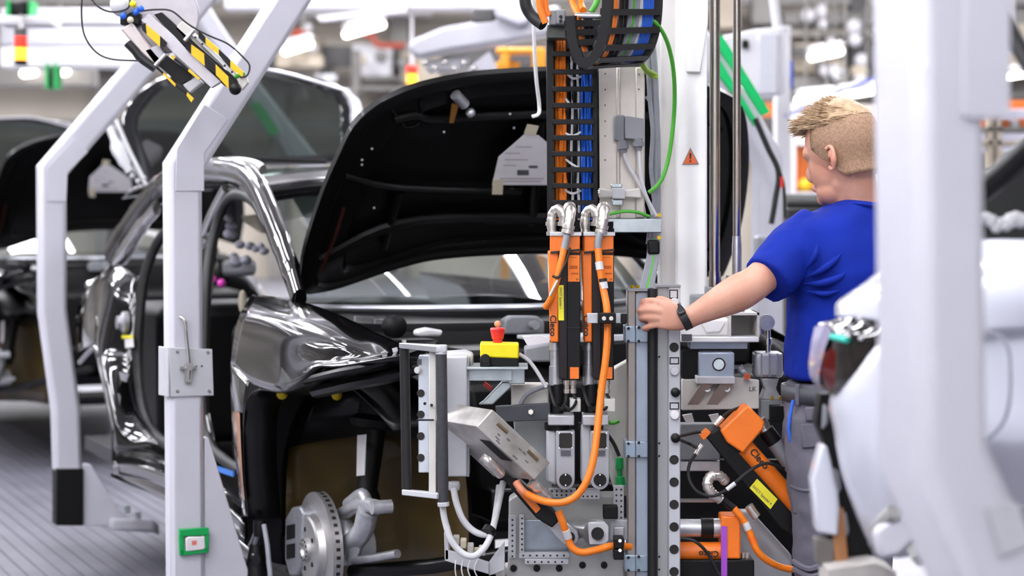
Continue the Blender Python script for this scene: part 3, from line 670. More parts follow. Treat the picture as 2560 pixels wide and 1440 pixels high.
# tailgate raised
tn = (HV * .8 + ZV * .35).normalized(); tb = C(-3.55, 0, 1.66)
def PT(px, py, o=0): return hit(px, py, tb + tn * o, tn)
to = [(300,330),(330,250),(390,200),(480,178),(600,172),(700,178),(800,196),(862,224),(890,262),(893,320),(882,395),(700,408),(520,410),(430,440),(372,500)]
t3 = catmull([PT(*q) for q in to], 3, closed=True); tc_ = sum(t3, Vector()) / len(t3)
def tr_(f, o): return [tc_ + (p - tc_) * f + tn * o for p in t3]
m = MB(); m.grid([tr_(1, -.03), tr_(1, .0), tr_(.97, .012), tr_(.86, .004), tr_(.85, -.01), tr_(.9, -.03), tr_(1, -.03)], closed=True); tail = m.build('tailgate_frame', mat('black_paint_pearl', '#191a1d', .1, .2, 1.0, var=0), car, smooth=50)
m = MB(); gl = tr_(.87, -.002); m.add(gl, [tuple(range(len(gl)))]); m.build('tailgate_glass', CLEARD, tail)
m = MB(); m.tube(catmull([PT(560,402,.02), PT(640,398,.02), PT(760,402,.02), PT(815,405,.02)], 4), .014, 8); m.build('wiper', BLACK, tail)
m = MB(); m.tube(catmull([PT(862,226,.01), PT(888,264,.01), PT(892,320,.01), PT(880,392,.01)], 4), [.02, .03, .035, .03, .02], 8); m.tube(catmull([PT(480,180,.01), PT(600,174,.01), PT(700,180,.01), PT(862,226,.01)], 4), .008, 6); m.build_each('tailgate_edge', mat('bright_grey_trim', '#cfced6', .3, .3, .5, var=.03), tail)
m = MB(); m.tube(catmull([PT(275,318,.0), PT(300,380,.0), PT(325,430,.0)], 4), [.02, .035, .03, .02], 8); m.tube(catmull([PT(290,300,.02), PT(320,370,.02), PT(345,420,.02), PT(368,470,.02)], 4), .01, 8); m.build_each('tail_lamp_seat', CWHITE, tail)
m = MB()
for q in [(330,440),(345,452),(352,468),(340,472),(360,445),(330,478),(362,482)]: m.sphere(PT(*q, .03), .011, 8, 6)
m.build_each('white_clip', CWHITE, tail)
# the paper sheet taped under the hood
ps = thing('order_sheet', 'white printed order sheet taped inside the raised black hood', 'paper', PH(1300, 463, .03))
m = MB(); m.prism([PH(*q, .028) for q in [(1230,462),(1246,392),(1312,335),(1346,338),(1420,400),(1420,462)]], hn * .0012); sh = m.build('sheet', PAPER, ps)
m = MB(); m.prism([PH(*q, .030) for q in [(1318,310),(1347,315),(1338,340),(1310,333)]], hn * .001); m.prism([PH(*q, .030) for q in [(1232,448),(1258,448),(1256,486),(1230,486)]], hn * .001); m.build_each('tape', MASK, ps)
m = MB()
for (x0, y0, x1, y1) in [(1293,425,1322,438), (1322,414,1344,420)]: m.prism([PH(*q, .0296) for q in [(x0,y0),(x1,y0),(x1,y1),(x0,y1)]], hn * .0004)
m.build_each('barcode', INKG, ps)
m = MB()
for (x0, y0, x1) in [(1290,366,1330), (1262,382,1300), (1262,398,1320), (1258,412,1290), (1250,445,1360), (1250,452,1352)]: m.prism([PH(*q, .0296) for q in [(x0,y0),(x1,y0),(x1,y0+2.2),(x0,y0+2.2)]], hn * .0004)
m.build_each('printed_line', mat('pale_print', '#a8a2a8', .6, var=0), ps)
# the next car of the line, behind on the left
c2 = copy_tree(car, skip=('hood_rib', 'vent_slot', 'harness_connector', 'caliper_pocket', 'white_clip', 'grey_bracket', 'clip', 'engine_bay_cover', 'hood_buffer', 'hanging_cable', 'cable_boot', 'far_centre_pillar', 'wheel_bolt_hole'))
c2.location = Vector(car.location) - HV * 6.2
tag(c2, 'second black car with its hood up, blurred at the left edge', 'car')
c3 = copy_tree(ps); c3.location = Vector(ps.location) - HV * 6.2; tag(c3, 'blurred white sheet inside the hood of the car at the left edge', 'paper')
for o_, g in ((car, None), (c2, None)): pass
# ================================================================= tool station
XV = Vector((1, 0, 0)); YV = Vector((0, 1, 0))
def S(Y): return F / Y
def one(name, mb, m, label, cat, group=None, **k): return tag(mb.build(name, m, **k), label, cat, group)
# ---- white mast
t = thing('mast', 'tall white painted mast with an orange warning triangle', 'mast', P(1710, 900, 5.62))
m = MB(); m.rect(1690, -60, 1768, 800, 5.55, .14); m.build('column', WHITEW, t, bevel=.006)
m = MB(); m.rect(1650, -60, 1691, 720, 5.58, .10); m.build('side_cover', mat('side_cover_paint', '#d5d1cd', .45, var=.03, scale=8), t, bevel=.004)
m = MB(); m.rect(1641, 20, 1652, 560, 5.59, .08); m.build('edge_profile', ALU, t)
m = MB(); m.poly([(1694, -60), (1772, -60), (1770, 60), (1752, 182), (1716, 180), (1698, 60)], 5.535, .02); m.build('head_plate', WHITEW, t, bevel=.004)
m = MB(); m.poly([(1726, 369), (1748, 411), (1705, 412)], 5.548, .003); tri = m.build('warning_sign', mat('sign_grey_rim', '#8a8480', .5, var=0), t)
m = MB(); m.poly([(1726, 375), (1744, 409), (1709, 409.5)], 5.5465, .002); m.build('orange_field', mat('sign_orange', '#ef6a35', .5, var=0), t)
m = MB(); m.poly([(1723.5, 383), (1728.5, 383), (1727.5, 398), (1724.5, 398)], 5.5455, .001); m.rect(1724, 401, 1728, 405.5, 5.5455, .001); m.build_each('exclamation_mark', INK, t)
# ---- steel guide rods
for i, (x, r, yb, lab) in enumerate([(1787, .0142, 700, 'thicker polished steel guide rod just right of the mast'), (1842, .0108, 612, 'thinner polished steel guide rod farther from the mast')]):
    t = thing('guide_rod', lab, 'rod', P(x, yb, 5.45))
    m = MB(); m.cyl(P(x, -60, 5.45), P(x, yb, 5.45), r); m.build('rod', STEEL, t)
    m = MB(); m.pipe([(P(x, yb - 22, 5.45), r * 1.12), (P(x, yb - 8, 5.45), r * 1.15), (P(x, yb, 5.45), r * 1.25), (P(x, yb + (25 if i == 0 else 85), 5.45), r * 1.25)]); m.build('rod_end', ALU if i else STEEL, t)
m = MB(); m.rect(1768, 718, 1806, 760, 5.43, .08); m.rect(1822, 690, 1862, 790, 5.44, .08); one('rod_mount', m, GREYP, 'grey clamp blocks holding the lower ends of the guide rods', 'clamp', bevel=.003)
# ---- aluminium back panel
t = thing('back_panel', 'folded aluminium back panel beside the energy chain', 'panel', P(1560, 545, 5.5))
m = MB(); m.poly([(1497, 168), (1612, 168), (1612, 545), (1500, 545)], 5.5, .004); m.build('sheet', mat('dull_aluminium_sheet', '#dcd4cb', .38, .5, 0, var=.08, scale=8), t)
m = MB(); m.poly([(1541, 168), (1551, 168), (1551, 545), (1541, 545)], 5.492, .01); m.poly([(1589, 168), (1612, 168), (1612, 545), (1589, 545)], 5.485, .016); m.build_each('folded_flange', mat('dull_aluminium_sheet2', '#cfc7be', .38, .5, 0, var=.08, scale=8), t, bevel=.003)
m = MB()
for y in (184, 224, 263, 303, 340, 400): m.cyl(P(1513, y, 5.501), P(1513, y, 5.497), .0022, n=8)
for y in (186, 223): m.cyl(P(1597, y, 5.486), P(1597, y, 5.482), .0022, n=8)
m.build_each('rivet_hole', INKG, t)
# ---- grey double connector
t = thing('cable_connector', 'grey double connector hood on the aluminium back panel', 'connector', P(1572, 385, 5.45))
m = MB(); m.poly([(1536, 292), (1540, 287), (1562, 287), (1562, 352), (1556, 358), (1536, 350)], 5.46, .04); m.build('housing', GREYP, t, bevel=.004)
m = MB(); m.poly([(1563, 291), (1566, 289), (1609, 296), (1609, 345), (1603, 350), (1563, 346)], 5.44, .06); m.build('hood_cover', mat('grey_hood', '#8d8e94', .45, var=.03), t, bevel=.004)
for (x, y, Y) in [(1556, 352, 5.46), (1594, 346, 5.45)]:
    m = MB(); m.pipe([(P(x, y, Y), .014), (P(x + 1, y + 8, Y), .014), (P(x + 1, y + 9, Y), .016), (P(x + 2, y + 20, Y), .016), (P(x + 2, y + 21, Y), .011), (P(x + 3, y + 30, Y), .009)], 10); m.build('cable_gland', GREYP, t, smooth=20)
m = MB(); m.tpx([(1559, 378, 5.46), (1572, 415, 5.46), (1590, 445, 5.46), (1612, 485, 5.46), (1632, 535, 5.48)], .0055); m.build('cable', CWHITE, t)
m = MB(); m.tpx([(1597, 374, 5.45), (1599, 400, 5.45), (1602, 440, 5.45), (1615, 490, 5.46), (1640, 540, 5.48)], .0055); m.build('cable', CWHITE, t)
# ---- clamp bar and bracket
t = thing('clamp_bar', 'cream clamp bar across the bottom of the back panel', 'bar', P(1555, 515, 5.45))
m = MB(); m.poly([(1497, 470), (1525, 474), (1572, 474), (1600, 469), (1604, 496), (1572, 494), (1525, 494), (1499, 497)], 5.45, .03); m.build('bar', CREAM, t, bevel=.004)
m = MB(); m.rect(1531, 470, 1563, 497, 5.43, .06); m.build('clamp_block', GREYL, t, bevel=.002)
m = MB(); m.rect(1528, 459, 1556, 470, 5.44, .03); m.rect(1530, 498, 1558, 513, 5.44, .03); m.build_each('clamp_screw', GALV, t, bevel=.003)
m = MB(); m.pipe([(P(1470, 483, 5.43), .008), (P(1480, 483, 5.43), .009), (P(1482, 483, 5.43), .007), (P(1498, 483, 5.43), .008)], 10); m.build('gland', NICKEL, t)
m = MB(); m.tpx([(1471, 482, 5.43), (1455, 488, 5.42), (1449, 505, 5.42), (1458, 522, 5.42)], .0045); m.build('green_cable', CGREEN, t)
m = MB(); m.poly([(1500, 500), (1610, 500), (1618, 548), (1506, 548)], 5.52, .05); one('mount_plate', m, CREAM, 'cream plate above the galvanised shelf bracket', 'plate', bevel=.004)
t = thing('shelf_bracket', 'pale galvanised channel bracket fixed to the white mast', 'bracket', P(1590, 582, 5.4))
m = MB(); m.rect(1520, 549, 1654, 582, 5.38, .004); m.poly([(1520, 548), (1654, 548), (1654, 551), (1520, 551)], 5.38, .12); m.poly([(1520, 579), (1654, 579), (1654, 582), (1520, 582)], 5.38, .12); m.build('channel', GALV, t, bevel=.001)
for y in (538, 594):
    m = MB(); m.cyl(P(1648, y, 5.36), P(1648, y, 5.345), .006, n=6); m.build('yellow_screw', mat('yellow_passivated', '#c9a820', .3, .7, var=.05), t)
m = MB(); m.tpx([(1520, 536, 5.45), (1555, 529, 5.45), (1590, 530, 5.45), (1622, 541, 5.47)], .0045); one('green_lead', m, CGREEN, 'short green lead lying on the galvanised shelf bracket', 'cable')
# ---- loose cables along the mast
m = MB(); m.tpx([(1606, 40, 5.3), (1640, 58, 5.3), (1668, 105, 5.35), (1684, 180, 5.42), (1686, 270, 5.48), (1676, 370, 5.5), (1662, 430, 5.5), (1645, 462, 5.5), (1622, 482, 5.5)], .0058); one('green_cable', m, CGREEN, 'long green cable bowing out in front of the white mast', 'cable')
for i, (pts) in enumerate([[(1598, 150, 5.4), (1608, 170, 5.45), (1624, 186, 5.5), (1642, 194, 5.52)], [(1604, 148, 5.4), (1616, 172, 5.45), (1640, 186, 5.52)]]):
    m = MB(); m.tpx(pts, .005); one('earth_cable', m, CYG, ['lower green-yellow earth lead under the chain bend', 'upper green-yellow earth lead under the chain bend'][i], 'cable')
gx = [(1618, [(1612, 60), (1618, 130), (1625, 250), (1632, 330), (1628, 420), (1636, 500), (1626, 560), (1620, 610)]), (1626, [(1622, 80), (1630, 150), (1636, 240), (1640, 330), (1640, 430), (1642, 500), (1634, 560), (1630, 610)]),
      (1632, [(1630, 90), (1638, 160), (1642, 260), (1646, 360), (1646, 470), (1646, 520), (1640, 570), (1638, 610)]), (1640, [(1616, 240), (1630, 260), (1641, 300), (1643, 400), (1634, 480), (1645, 540), (1644, 610)])]
for i, (x, pts) in enumerate(gx):
    m = MB(); m.tpx([(a, b, 5.53 + .006 * i) for a, b in pts], .0065); one('grey_cable', m, CGREY, ['grey cable nearest the back panel in the gap by the mast', 'second grey cable in the gap between back panel and mast', 'grey cable closest to the mast edge', 'grey cable crossing over from the connector side to the mast'][i], 'cable', 'grey cables beside the mast')
t = thing('cable_bundle', 'bundle of grey cables with a black sleeve below the shelf bracket', 'cables', P(1615, 720, 5.4))
m = MB(); m.rect(1619, 600, 1650, 636, 5.40, .03); m.build('black_sleeve', BLACK, t, bevel=.006)
for i in range(6):
    m = MB(); m.tpx([(1623 + i * 4.4, 596, 5.42), (1621 + i * 4.5, 640, 5.41), (1612 + i * 5, 680, 5.39), (1600 + i * 6, 722, 5.36)], .0052, 8); m.build('cable', CGREEN if i == 3 else CGREY, t)
# ---- energy chain, upright part
CH_Y = 5.32
t = thing('energy_chain', 'black upright energy chain ladder full of orange and blue cables', 'cable chain', P(1430, 540, CH_Y))
m = MB(); m.poly([(1366, 76), (1385, 80), (1388, 540), (1369, 540)], CH_Y, .06); m.build('side_band', BLACK, t, bevel=.002)
m = MB(); m.poly([(1480, 150), (1494, 150), (1495, 540), (1482, 540)], CH_Y + .01, .05); m.build('side_band', BLACK, t, bevel=.002)
for i, y in enumerate((128, 173, 216, 257, 298, 338, 378, 418, 458, 500, 532)):
    m = MB(); m.rect(1380, y, 1487, y + 13, CH_Y - .006, .008); m.build('rung', BLACK, t, bevel=.0015, recalc=False)
m = MB(); m.rect(1368, 90, 1492, 545, CH_Y + .075, .004); m.build('back_cover', DARK, t)
cabs = [(1392, ORANGED, .0068), (1402, ORANGED, .0068), (1411, ORANGED, .006), (1421, BLACK, .006), (1430, CWHITE, .004), (1437, BLACK, .006), (1446, CWHITE, .004), (1457, CBLUE, .0042), (1463, CBLUE, .0042), (1469, CBLUE, .0042), (1475, CBLUE, .0042), (1481, CBLUE, .0042)]
for i, (x, mm, r) in enumerate(cabs):
    m = MB(); rr = random.Random(i)
    pts = [(x + rr.uniform(-2.5, 2.5), y, CH_Y + .035 + rr.uniform(-.008, .012)) for y in range(100, 560, 45)]
    m.tpx(pts, r, 8, 4); m.build('cable', mm, t)
for i in range(5):
    rr = random.Random(50 + i); m = MB(); y = 180 + i * 72; m.tpx([(1414, y + rr.uniform(-10, 10), CH_Y + .02), (1432, y + 16, CH_Y + .012), (1452, y + rr.uniform(5, 30), CH_Y + .02)], .0035, 6); m.build_each('cable_tie', CWHITE, t)
# ---- energy chain, bend hanging from above
t = thing('energy_chain', 'black hanging bend of the energy chain with its cables at the top', 'cable chain', P(1500, 170, 5.1))
Np = [(1517, -40, 5.02), (1516, 20, 5.02), (1510, 75, 5.02), (1496, 122, 5.02), (1478, 150, 5.02), (1462, 158, 5.02), (1447, 148, 5.02), (1432, 110, 5.02), (1426, 70, 5.02), (1424, 40, 5.02)]
WX = P(1640, 20, 5.30) - P(1516, 20, 5.02)
N3 = catmull([P(*q) for q in Np], 6)
Fp = [p + WX for p in N3]
def band(m, pts, thick, wid):
    rows = [[], [], [], []]
    for i, p in enumerate(pts):
        tt = (pts[min(i+1, len(pts)-1)] - pts[max(i-1, 0)]).normalized(); nn = tt.cross(YV).normalized()
        rows[0].append(p + nn * thick/2); rows[1].append(p + nn * thick/2 + WX.normalized() * wid); rows[2].append(p - nn * thick/2 + WX.normalized() * wid); rows[3].append(p - nn * thick/2)
    m.grid(rows + [rows[0]])
m = MB(); band(m, N3, .024, .014); m.build('side_band', BLACK, t)
m = MB(); band(m, Fp[:40], .024, .014); m.build('side_band', BLACK, t)
for i in (2, 7, 12, 17, 22, 27, 32, 37, 42, 46, 50):
    if i < len(N3):
        a, b = N3[i], Fp[i]; tt = (N3[min(i+1, len(N3)-1)] - N3[i-1]).normalized(); m = MB(); mid = (a + b) / 2; dx = (b - a); R = Matrix((dx.normalized(), tt, dx.normalized().cross(tt))).transposed()
        nn = tt.cross(YV).normalized(); m.box(mid - nn * .0135, (dx.length, .016, .004), R); m.build('rung', BLACK, t, recalc=False)
        m = MB(); m.box(mid + nn * .0135, (dx.length, .016, .004), R); m.build('rung', BLACK, t, recalc=False)
fr = [(.10, ORANGED, .010), (.17, ORANGED, .008), (.30, BLACK, .008), (.38, BLACK, .007), (.46, CGREY, .008), (.53, CGREEN, .005), (.60, CGREY, .008), (.68, CWHITE, .006), (.76, CBLUE, .006), (.81, CBLUE, .006), (.86, CBLUE, .006), (.91, CBLUE, .006)]
for f_, mm, r in fr:
    m = MB(); m.tube([p + WX * f_ for p in N3[::2]], r, 8); m.build('cable', mm, t)
# bracket with hoses at the chain head
t = thing('chain_bracket', 'grey mounting bracket at the top of the energy chain', 'bracket', P(1390, 80, 5.2))
m = MB(); m.rect(1374, 26, 1392, 62, 5.22, .06); m.rect(1391, 24, 1414, 60, 5.2, .05); m.build('block', GREYP, t, bevel=.003)
for y in (42, 53):
    m = MB(); m.cyl(P(1402, y, 5.201), P(1402, y, 5.197), .0045, n=12); m.build('bolt_hole', INK, t)
m = MB(); m.rect(1368, 62, 1424, 96, 5.25, .08); m.build('base_plate', mat('dark_olive_steel', '#4a4d49', .4, .5, var=.1), t, bevel=.003)
m = MB(); m.cyl(P(1437, 39, 5.05), P(1509, 40, 5.05), .0075); m.build('cross_pin', ALU, t)
for i, pts in enumerate([[(1346, -30, 5.2), (1350, 20, 5.2), (1364, 58, 5.2)], [(1362, -30, 5.22), (1364, 20, 5.22), (1372, 40, 5.22)], [(1424, -30, 5.2), (1432, 8, 5.2), (1444, 34, 5.15), (1452, 60, 5.12)], [(1446, -30, 5.2), (1452, 8, 5.2), (1458, 26, 5.15)]]):
    m = MB(); m.tpx(pts, .009); one('orange_hose', m, ORANGED, ['leftmost orange power cable beside the fat black hose', 'second orange power cable left of the grey chain bracket', 'orange power cable dropping past the silver cross pin', 'rightmost orange power cable above the silver cross pin'][i], 'cable', 'orange cables over the chain head')
m = MB(); m.tpx([(1312, -40, 5.3), (1314, 10, 5.3), (1330, 40, 5.3), (1358, 62, 5.28)], .016); one('black_hose', m, RUBBER, 'fat black corrugated hose at the top beside orange cables', 'hose')
m = MB(); m.tpx([(1505, -30, 5.25), (1490, 10, 5.25), (1478, 30, 5.25)], .008); one('green_hose', m, CGREEN, 'green cable vanishing above the silver cross pin', 'cable')
# ---- two upright nutrunners
def nutrunner(dx, Y, label, first):
    t = thing('nutrunner', label, 'power tool', P(1410 + dx, 1075, Y + .05))
    X = lambda *p: [(a + dx, b) for a, b in p]
    m = MB(); m.poly(X((1376, 588), (1450, 588), (1450, 632), (1376, 632)), Y, .09); m.build('orange_cap', ORANGE, t, bevel=.003)
    m = MB(); m.poly(X((1374, 580), (1454, 580), (1454, 590), (1374, 590)), Y - .004, .1); m.build('top_flange', ALU, t, bevel=.001)
    m = MB(); m.poly(X((1370, 628), (1397, 628), (1397, 856), (1376, 856)), Y + .005, .08); m.build('orange_spine', ORANGE, t, bevel=.004)
    m = MB(); m.poly(X((1395, 632), (1419, 632), (1419, 950), (1398, 946)), Y + .002, .09); m.build('dark_side', mat('plum_black_casing', '#1c1519', .42, var=.06, spec=.35), t, bevel=.002)
    m = MB(); m.poly(X((1418, 632), (1451, 632), (1451, 950), (1418, 950)), Y - .002, .095); m.build('black_casing', BLACK, t, bevel=.002)
    m = MB(); m.poly(X((1418, 818), (1450, 818), (1450, 820), (1418, 820)), Y - .0035, .003); m.build('casing_joint', INK, t)
    m = MB(); m.poly(X((1420, 638), (1449, 638), (1449, 704), (1420, 704)), Y - .004, .003); pl_ = m.build('orange_label', mat('orange_label', '#f58020', .5, var=.02), t)
    m = MB()
    for (a, b, c_, d) in [(1424, 642, 1442, 644), (1424, 664, 1444, 672), (1428, 682, 1446, 686), (1440, 696, 1446, 701)]: m.poly(X((a, b), (c_, b), (c_, d), (a, d)), Y - .0046, .001)
    m.build_each('print_line', mat('dark_orange_print', '#b8560c', .6, var=0), t)
    m = MB(); m.poly(X((1425, 918), (1447, 918), (1447, 947), (1425, 947)), Y - .004, .004); m.build('orange_badge', ORANGE, t)
    m = MB(); m.poly(X((1376, 629), (1452, 622), (1452, 627), (1376, 634)), Y - .003, .004); m.build('cable_strap', INK, t)
    if first: m = MB(); m.poly([(1395, 713), (1409, 713), (1410, 801), (1396, 801)], Y - .001, .003); m.build('yellow_label', LABELY, t); text_mesh('SV/CT Spindel 1', .0085, 'label_lettering', INKG, t, P(1399, 718, Y - .002), -ZV, XV)
    text_mesh('Cleco', .0225, 'lettering', INK, t, P(1375.5 + dx, 788, Y + .0035), -ZV, XV, bold=True)
    # spindle
    a = P(1388 + dx, 856, Y + .05); b = P(1388 + dx, 1070, Y + .05); L = (b - a).length
    m = MB(); m.lathe(a, -ZV, [(0, .016), (.02, .016), (.021, .013), (.06, .013), (.061, .016), (.11, .016), (.111, .0145)], 18); m.build('spindle', ALUM, t, smooth=25)
    m = MB(); m.lathe(P(1393 + dx, 960, Y + .05), -ZV, [(0, .018), (.05, .02), (.051, .017), (.075, .017), (.076, .024), (.10, .024), (.101, .033), (.118, .033)], 18); m.build('spindle_sleeve', BLACK, t, smooth=25)
    for x in (1416, 1433):
        m = MB(); m.lathe(P(x + dx, 950, Y + .04), -ZV, [(0, .008), (.012, .008), (.013, .0065), (.022, .0065), (.023, .0078), (.034, .0078), (.035, .005)], 12); m.build('plug', NICKEL, t, smooth=25)
    m = MB(); m.tpx([(1416 + dx, 984, Y + .04), (1414 + dx, 1005, Y + .03), (1402 + dx, 1022, Y + .0), (1388 + dx, 1015, Y - .02), (1378 + dx, 985, Y), (1372 + dx, 965, Y + .03)], .0042, 8); m.build('lead', RUBBER, t)
    m = MB(); m.tpx([(1433 + dx, 984, Y + .04), (1440 + dx, 1005, Y + .03), (1425 + dx, 1024, Y + .0), (1410 + dx, 1012, Y)], .0042, 8); m.build('lead', RUBBER, t)
    # nickel elbow connectors on top
    def elbow(pts, r):
        m = MB(); c_ = catmull([P(a + dx, b, Y + z) for a, b, z in pts], 5); n = len(c_)
        m.tube(c_, [r * (1 + .10 * (i % 3 == 0)) for i in range(n)], 14)
        for f_ in (.0, .18, .82, 1.0):
            i = min(n - 2, int(f_ * (n - 1))); d = (c_[i+1] - c_[i]).normalized(); m.lathe(c_[i], d, [(-.004, r * 1.28), (.006, r * 1.28)], 14)
        m.build('elbow_connector', NICKEL, t, smooth=35)
    elbow([(1380, 584, .05), (1378, 555, .05), (1382, 532, .05), (1396, 522, .04), (1408, 535, .03), (1408, 565, .03)], .0115)
    elbow([(1424, 520, .02), (1427, 530, .0), (1424, 555, -.01), (1418, 584, -.012)], .0125)
    m = MB(); m.sphere(P(1426 + dx, 518, Y + .02), .0145, 14, 10); m.build('connector_knuckle', NICKEL, t)
    for x in (1410, 1440):
        m = MB(); m.lathe(P(x + dx, 583, Y + .05), ZV, [(0, .012), (.012, .012), (.013, .009), (.02, .010), (.03, .010)], 12); m.build('socket', BLACK, t, smooth=25)
    return t
NY = 5.1
n1 = nutrunner(0, NY, 'left upright orange and black nutrunner with a long yellow label', True)
n2 = nutrunner(84, NY + .02, 'right upright orange and black nutrunner beside the steel column', False)
# their power cables
t = thing('power_cable', 'short orange power cable hanging off the left nutrunner', 'cable', P(1395, 768, 5.05))
m = MB(); m.tpx([(1418, 584, NY - .012), (1414, 606, NY - .02), (1410, 624, NY - .025)], .0095); m.build('strain_relief', GREYP, t)
m = MB(); m.tpx([(1410, 620, NY - .025), (1402, 660, NY - .03), (1390, 710, NY - .03), (1377, 748, NY - .02), (1364, 768, NY)], .0088); m.build('cable', ORANGED, t)
m = MB(); m.tpx([(1425, 620, NY - .02), (1415, 655, NY - .04), (1398, 692, NY - .042)], .003); m.tpx([(1403, 688, NY - .04), (1393, 694, NY - .045), (1382, 690, NY - .04)], .0035); m.build_each('cable_tie', INK, t)
m = MB(); m.tpx([(1394, 700, NY - .041), (1383, 722, NY - .04), (1375, 738, NY - .035)], .003); m.build('paper_tag', CWHITE, t)
t = thing('power_cable', 'long orange power cable sweeping down from the right nutrunner', 'cable', P(1500, 1262, 5.0))
m = MB(); m.tpx([(1500, 584, NY), (1495, 605, NY - .01), (1495, 626, NY - .015)], .0095); m.build('strain_relief', GREYP, t)
m = MB(); m.tpx([(1495, 622, NY - .015), (1500, 670, NY - .025), (1508, 720, NY - .03), (1517, 770, NY - .05), (1519, 830, NY - .06), (1514, 900, NY - .07), (1503, 980, NY - .08), (1495, 1060, NY - .1), (1485, 1140, NY - .12), (1468, 1200, NY - .13), (1440, 1240, NY - .13), (1400, 1257, NY - .13), (1350, 1250, NY - .1), (1305, 1228, NY - .06)], .0096); m.build('cable', ORANGED, t)
m = MB(); m.tpx([(1497, 655, NY - .023), (1500, 675, NY - .027)], .0103); m.tpx([(1508, 705, NY - .03), (1511, 722, NY - .032)], .0103); m.build_each('cable_sleeve', CWHITE, t)
m = MB(); m.tpx([(1507, 697, NY - .03), (1508, 704, NY - .031)], .0108); m.build_each('cable_tie', INK, t)
t = thing('cable_clamp', 'grey and black clamp holding the orange cable to the steel column', 'clamp', P(1515, 808, 5.05))
m = MB(); m.rect(1468, 783, 1566, 808, 5.03, .012); m.build('bar', ALUM, t, bevel=.001)
m = MB(); m.rect(1495, 783, 1540, 809, 5.0, .034); m.rect(1552, 784, 1568, 808, 5.02, .02); m.build_each('jaw', BLACK, t, bevel=.002)
for x in (1510, 1528):
    m = MB(); m.cyl(P(x, 796, 5.0), P(x, 796, 4.994), .0055, n=10); m.build('screw', CHROME, t)
# ---- gear heads under the two tools
for i, dx in enumerate((0, 86)):
    t = thing('gear_head', ['left', 'right'][i] + ' grey offset gear head with a black window and round black cap', 'gear head', P(1410 + dx, 1225, 5.15))
    a = [(1390 + dx, 1078), (1437 + dx, 1078), (1437 + dx, 1200)] + [(1413.5 + dx + 23.5 * math.cos(q), 1200 + 25 * math.sin(q)) for q in [math.pi * k / 10 for k in range(1, 10)]] + [(1390 + dx, 1200)]
    m = MB(); m.poly(a, 5.10, .05); m.build('face_plate', mat('grey_gear_casting', '#b4b5ba', .38, .45, 0, var=.05, scale=30), t, bevel=.002)
    m = MB(); m.poly([(1366 + dx, 1060), (1392 + dx, 1060), (1392 + dx, 1215), (1366 + dx, 1205)], 5.13, .06); m.build('casing', GREYL, t, bevel=.006)
    m = MB(); m.rect(1398 + dx, 1083, 1430 + dx, 1120, 5.096, .005); m.build('window', INK, t, bevel=.001)
    m = MB(); m.rect(1402 + dx, 1126, 1427 + dx, 1140, 5.096, .005); m.build('type_plate', INKG, t)
    m = MB(); m.cyl(P(1414 + dx, 1200, 5.101), P(1414 + dx, 1200, 5.094), .0165, n=24); m.build('round_cap', DARK, t)
    for q in [(1398, 1083), (1430, 1083), (1398, 1120), (1430, 1120), (1414, 1187), (1414, 1213)]:
        m = MB(); m.cyl(P(q[0] + dx, q[1], 5.095), P(q[0] + dx, q[1], 5.09), .0022, n=8); m.build('screw', CHROME, t)
    m = MB(); m.rect(1370 + dx, 1038, 1436 + dx, 1064, 5.1, .08); m.build('neck_flange', mat('aluminium_neck', '#c3c3c7', .35, .6, var=.05), t, bevel=.003)
    m = MB(); m.rect(1440 + dx - 15, 998, 1452 + dx, 1030, 5.13, .05); m.build('side_block', CREAM, t, bevel=.002)
# ---- lower frame
m = MB(); m.poly([(1272, 1250), (1290, 1238), (1420, 1238), (1560, 1238), (1565, 1500), (1268, 1500)], 5.24, .08); one('base_frame', m, mat('grey_frame_casting', '#c0bfbb', .4, .25, 0, var=.12, scale=8), 'broad grey base frame under the two gear heads', 'frame', bevel=.006)
m = MB(); m.poly([(1500, 940), (1572, 900), (1572, 1240), (1540, 1240), (1500, 1120)], 5.33, .06); one('web_plate', m, CREAM, 'cream web plate behind the right gear head', 'plate', bevel=.004)
m = MB(); m.poly([(1282, 1035), (1380, 1035), (1380, 1240), (1340, 1240), (1290, 1130)], 5.3, .06); one('web_plate', m, mat('cool_grey_casting', '#b7bcbd', .42, .3, var=.08, scale=12), 'pale grey web plate behind the silver box', 'plate', bevel=.004)
def perforated(label, x0, y0, x1, y1, Y, holes):
    t = thing('perforated_bar', label, 'bracket', P((x0 + x1) / 2, y1, Y))
    m = MB(); m.rect(x0, y0, x1, y1, Y, .02); m.build('bar', GREYL, t, bevel=.0015)
    for (x, y) in holes:
        m = MB(); m.cyl(P(x, y, Y + .001), P(x, y, Y - .001), .0028, n=8); m.build('hole', INK, t)
perforated('upright perforated strip at the left end of the base frame', 1272, 1290, 1290, 1396, 5.2, [(1281, y) for y in range(1300, 1392, 13)])
perforated('shorter upright perforated strip inside the base frame', 1298, 1288, 1311, 1382, 5.2, [(1305, y) for y in range(1296, 1380, 13)])
perforated('upper level perforated strip across the base frame', 1298, 1382, 1424, 1396, 5.19, [(x, 1389) for x in range(1308, 1420, 17)])
perforated('lower level perforated strip across the base frame', 1312, 1398, 1422, 1411, 5.18, [(x, 1405) for x in range(1320, 1418, 17)])
perforated('small perforated strip under the left gear head', 1372, 1222, 1440, 1244, 5.17, [(x, y) for x in range(1380, 1438, 12) for y in (1228, 1238)])
perforated('small perforated strip under the right gear head', 1450, 1222, 1500, 1248, 5.17, [(x, 1241) for x in range(1458, 1498, 11)])
perforated('tall perforated plate right of the gear heads', 1534, 1215, 1560, 1300, 5.2, [(x, y) for x in (1541, 1553) for y in range(1224, 1298, 14)])
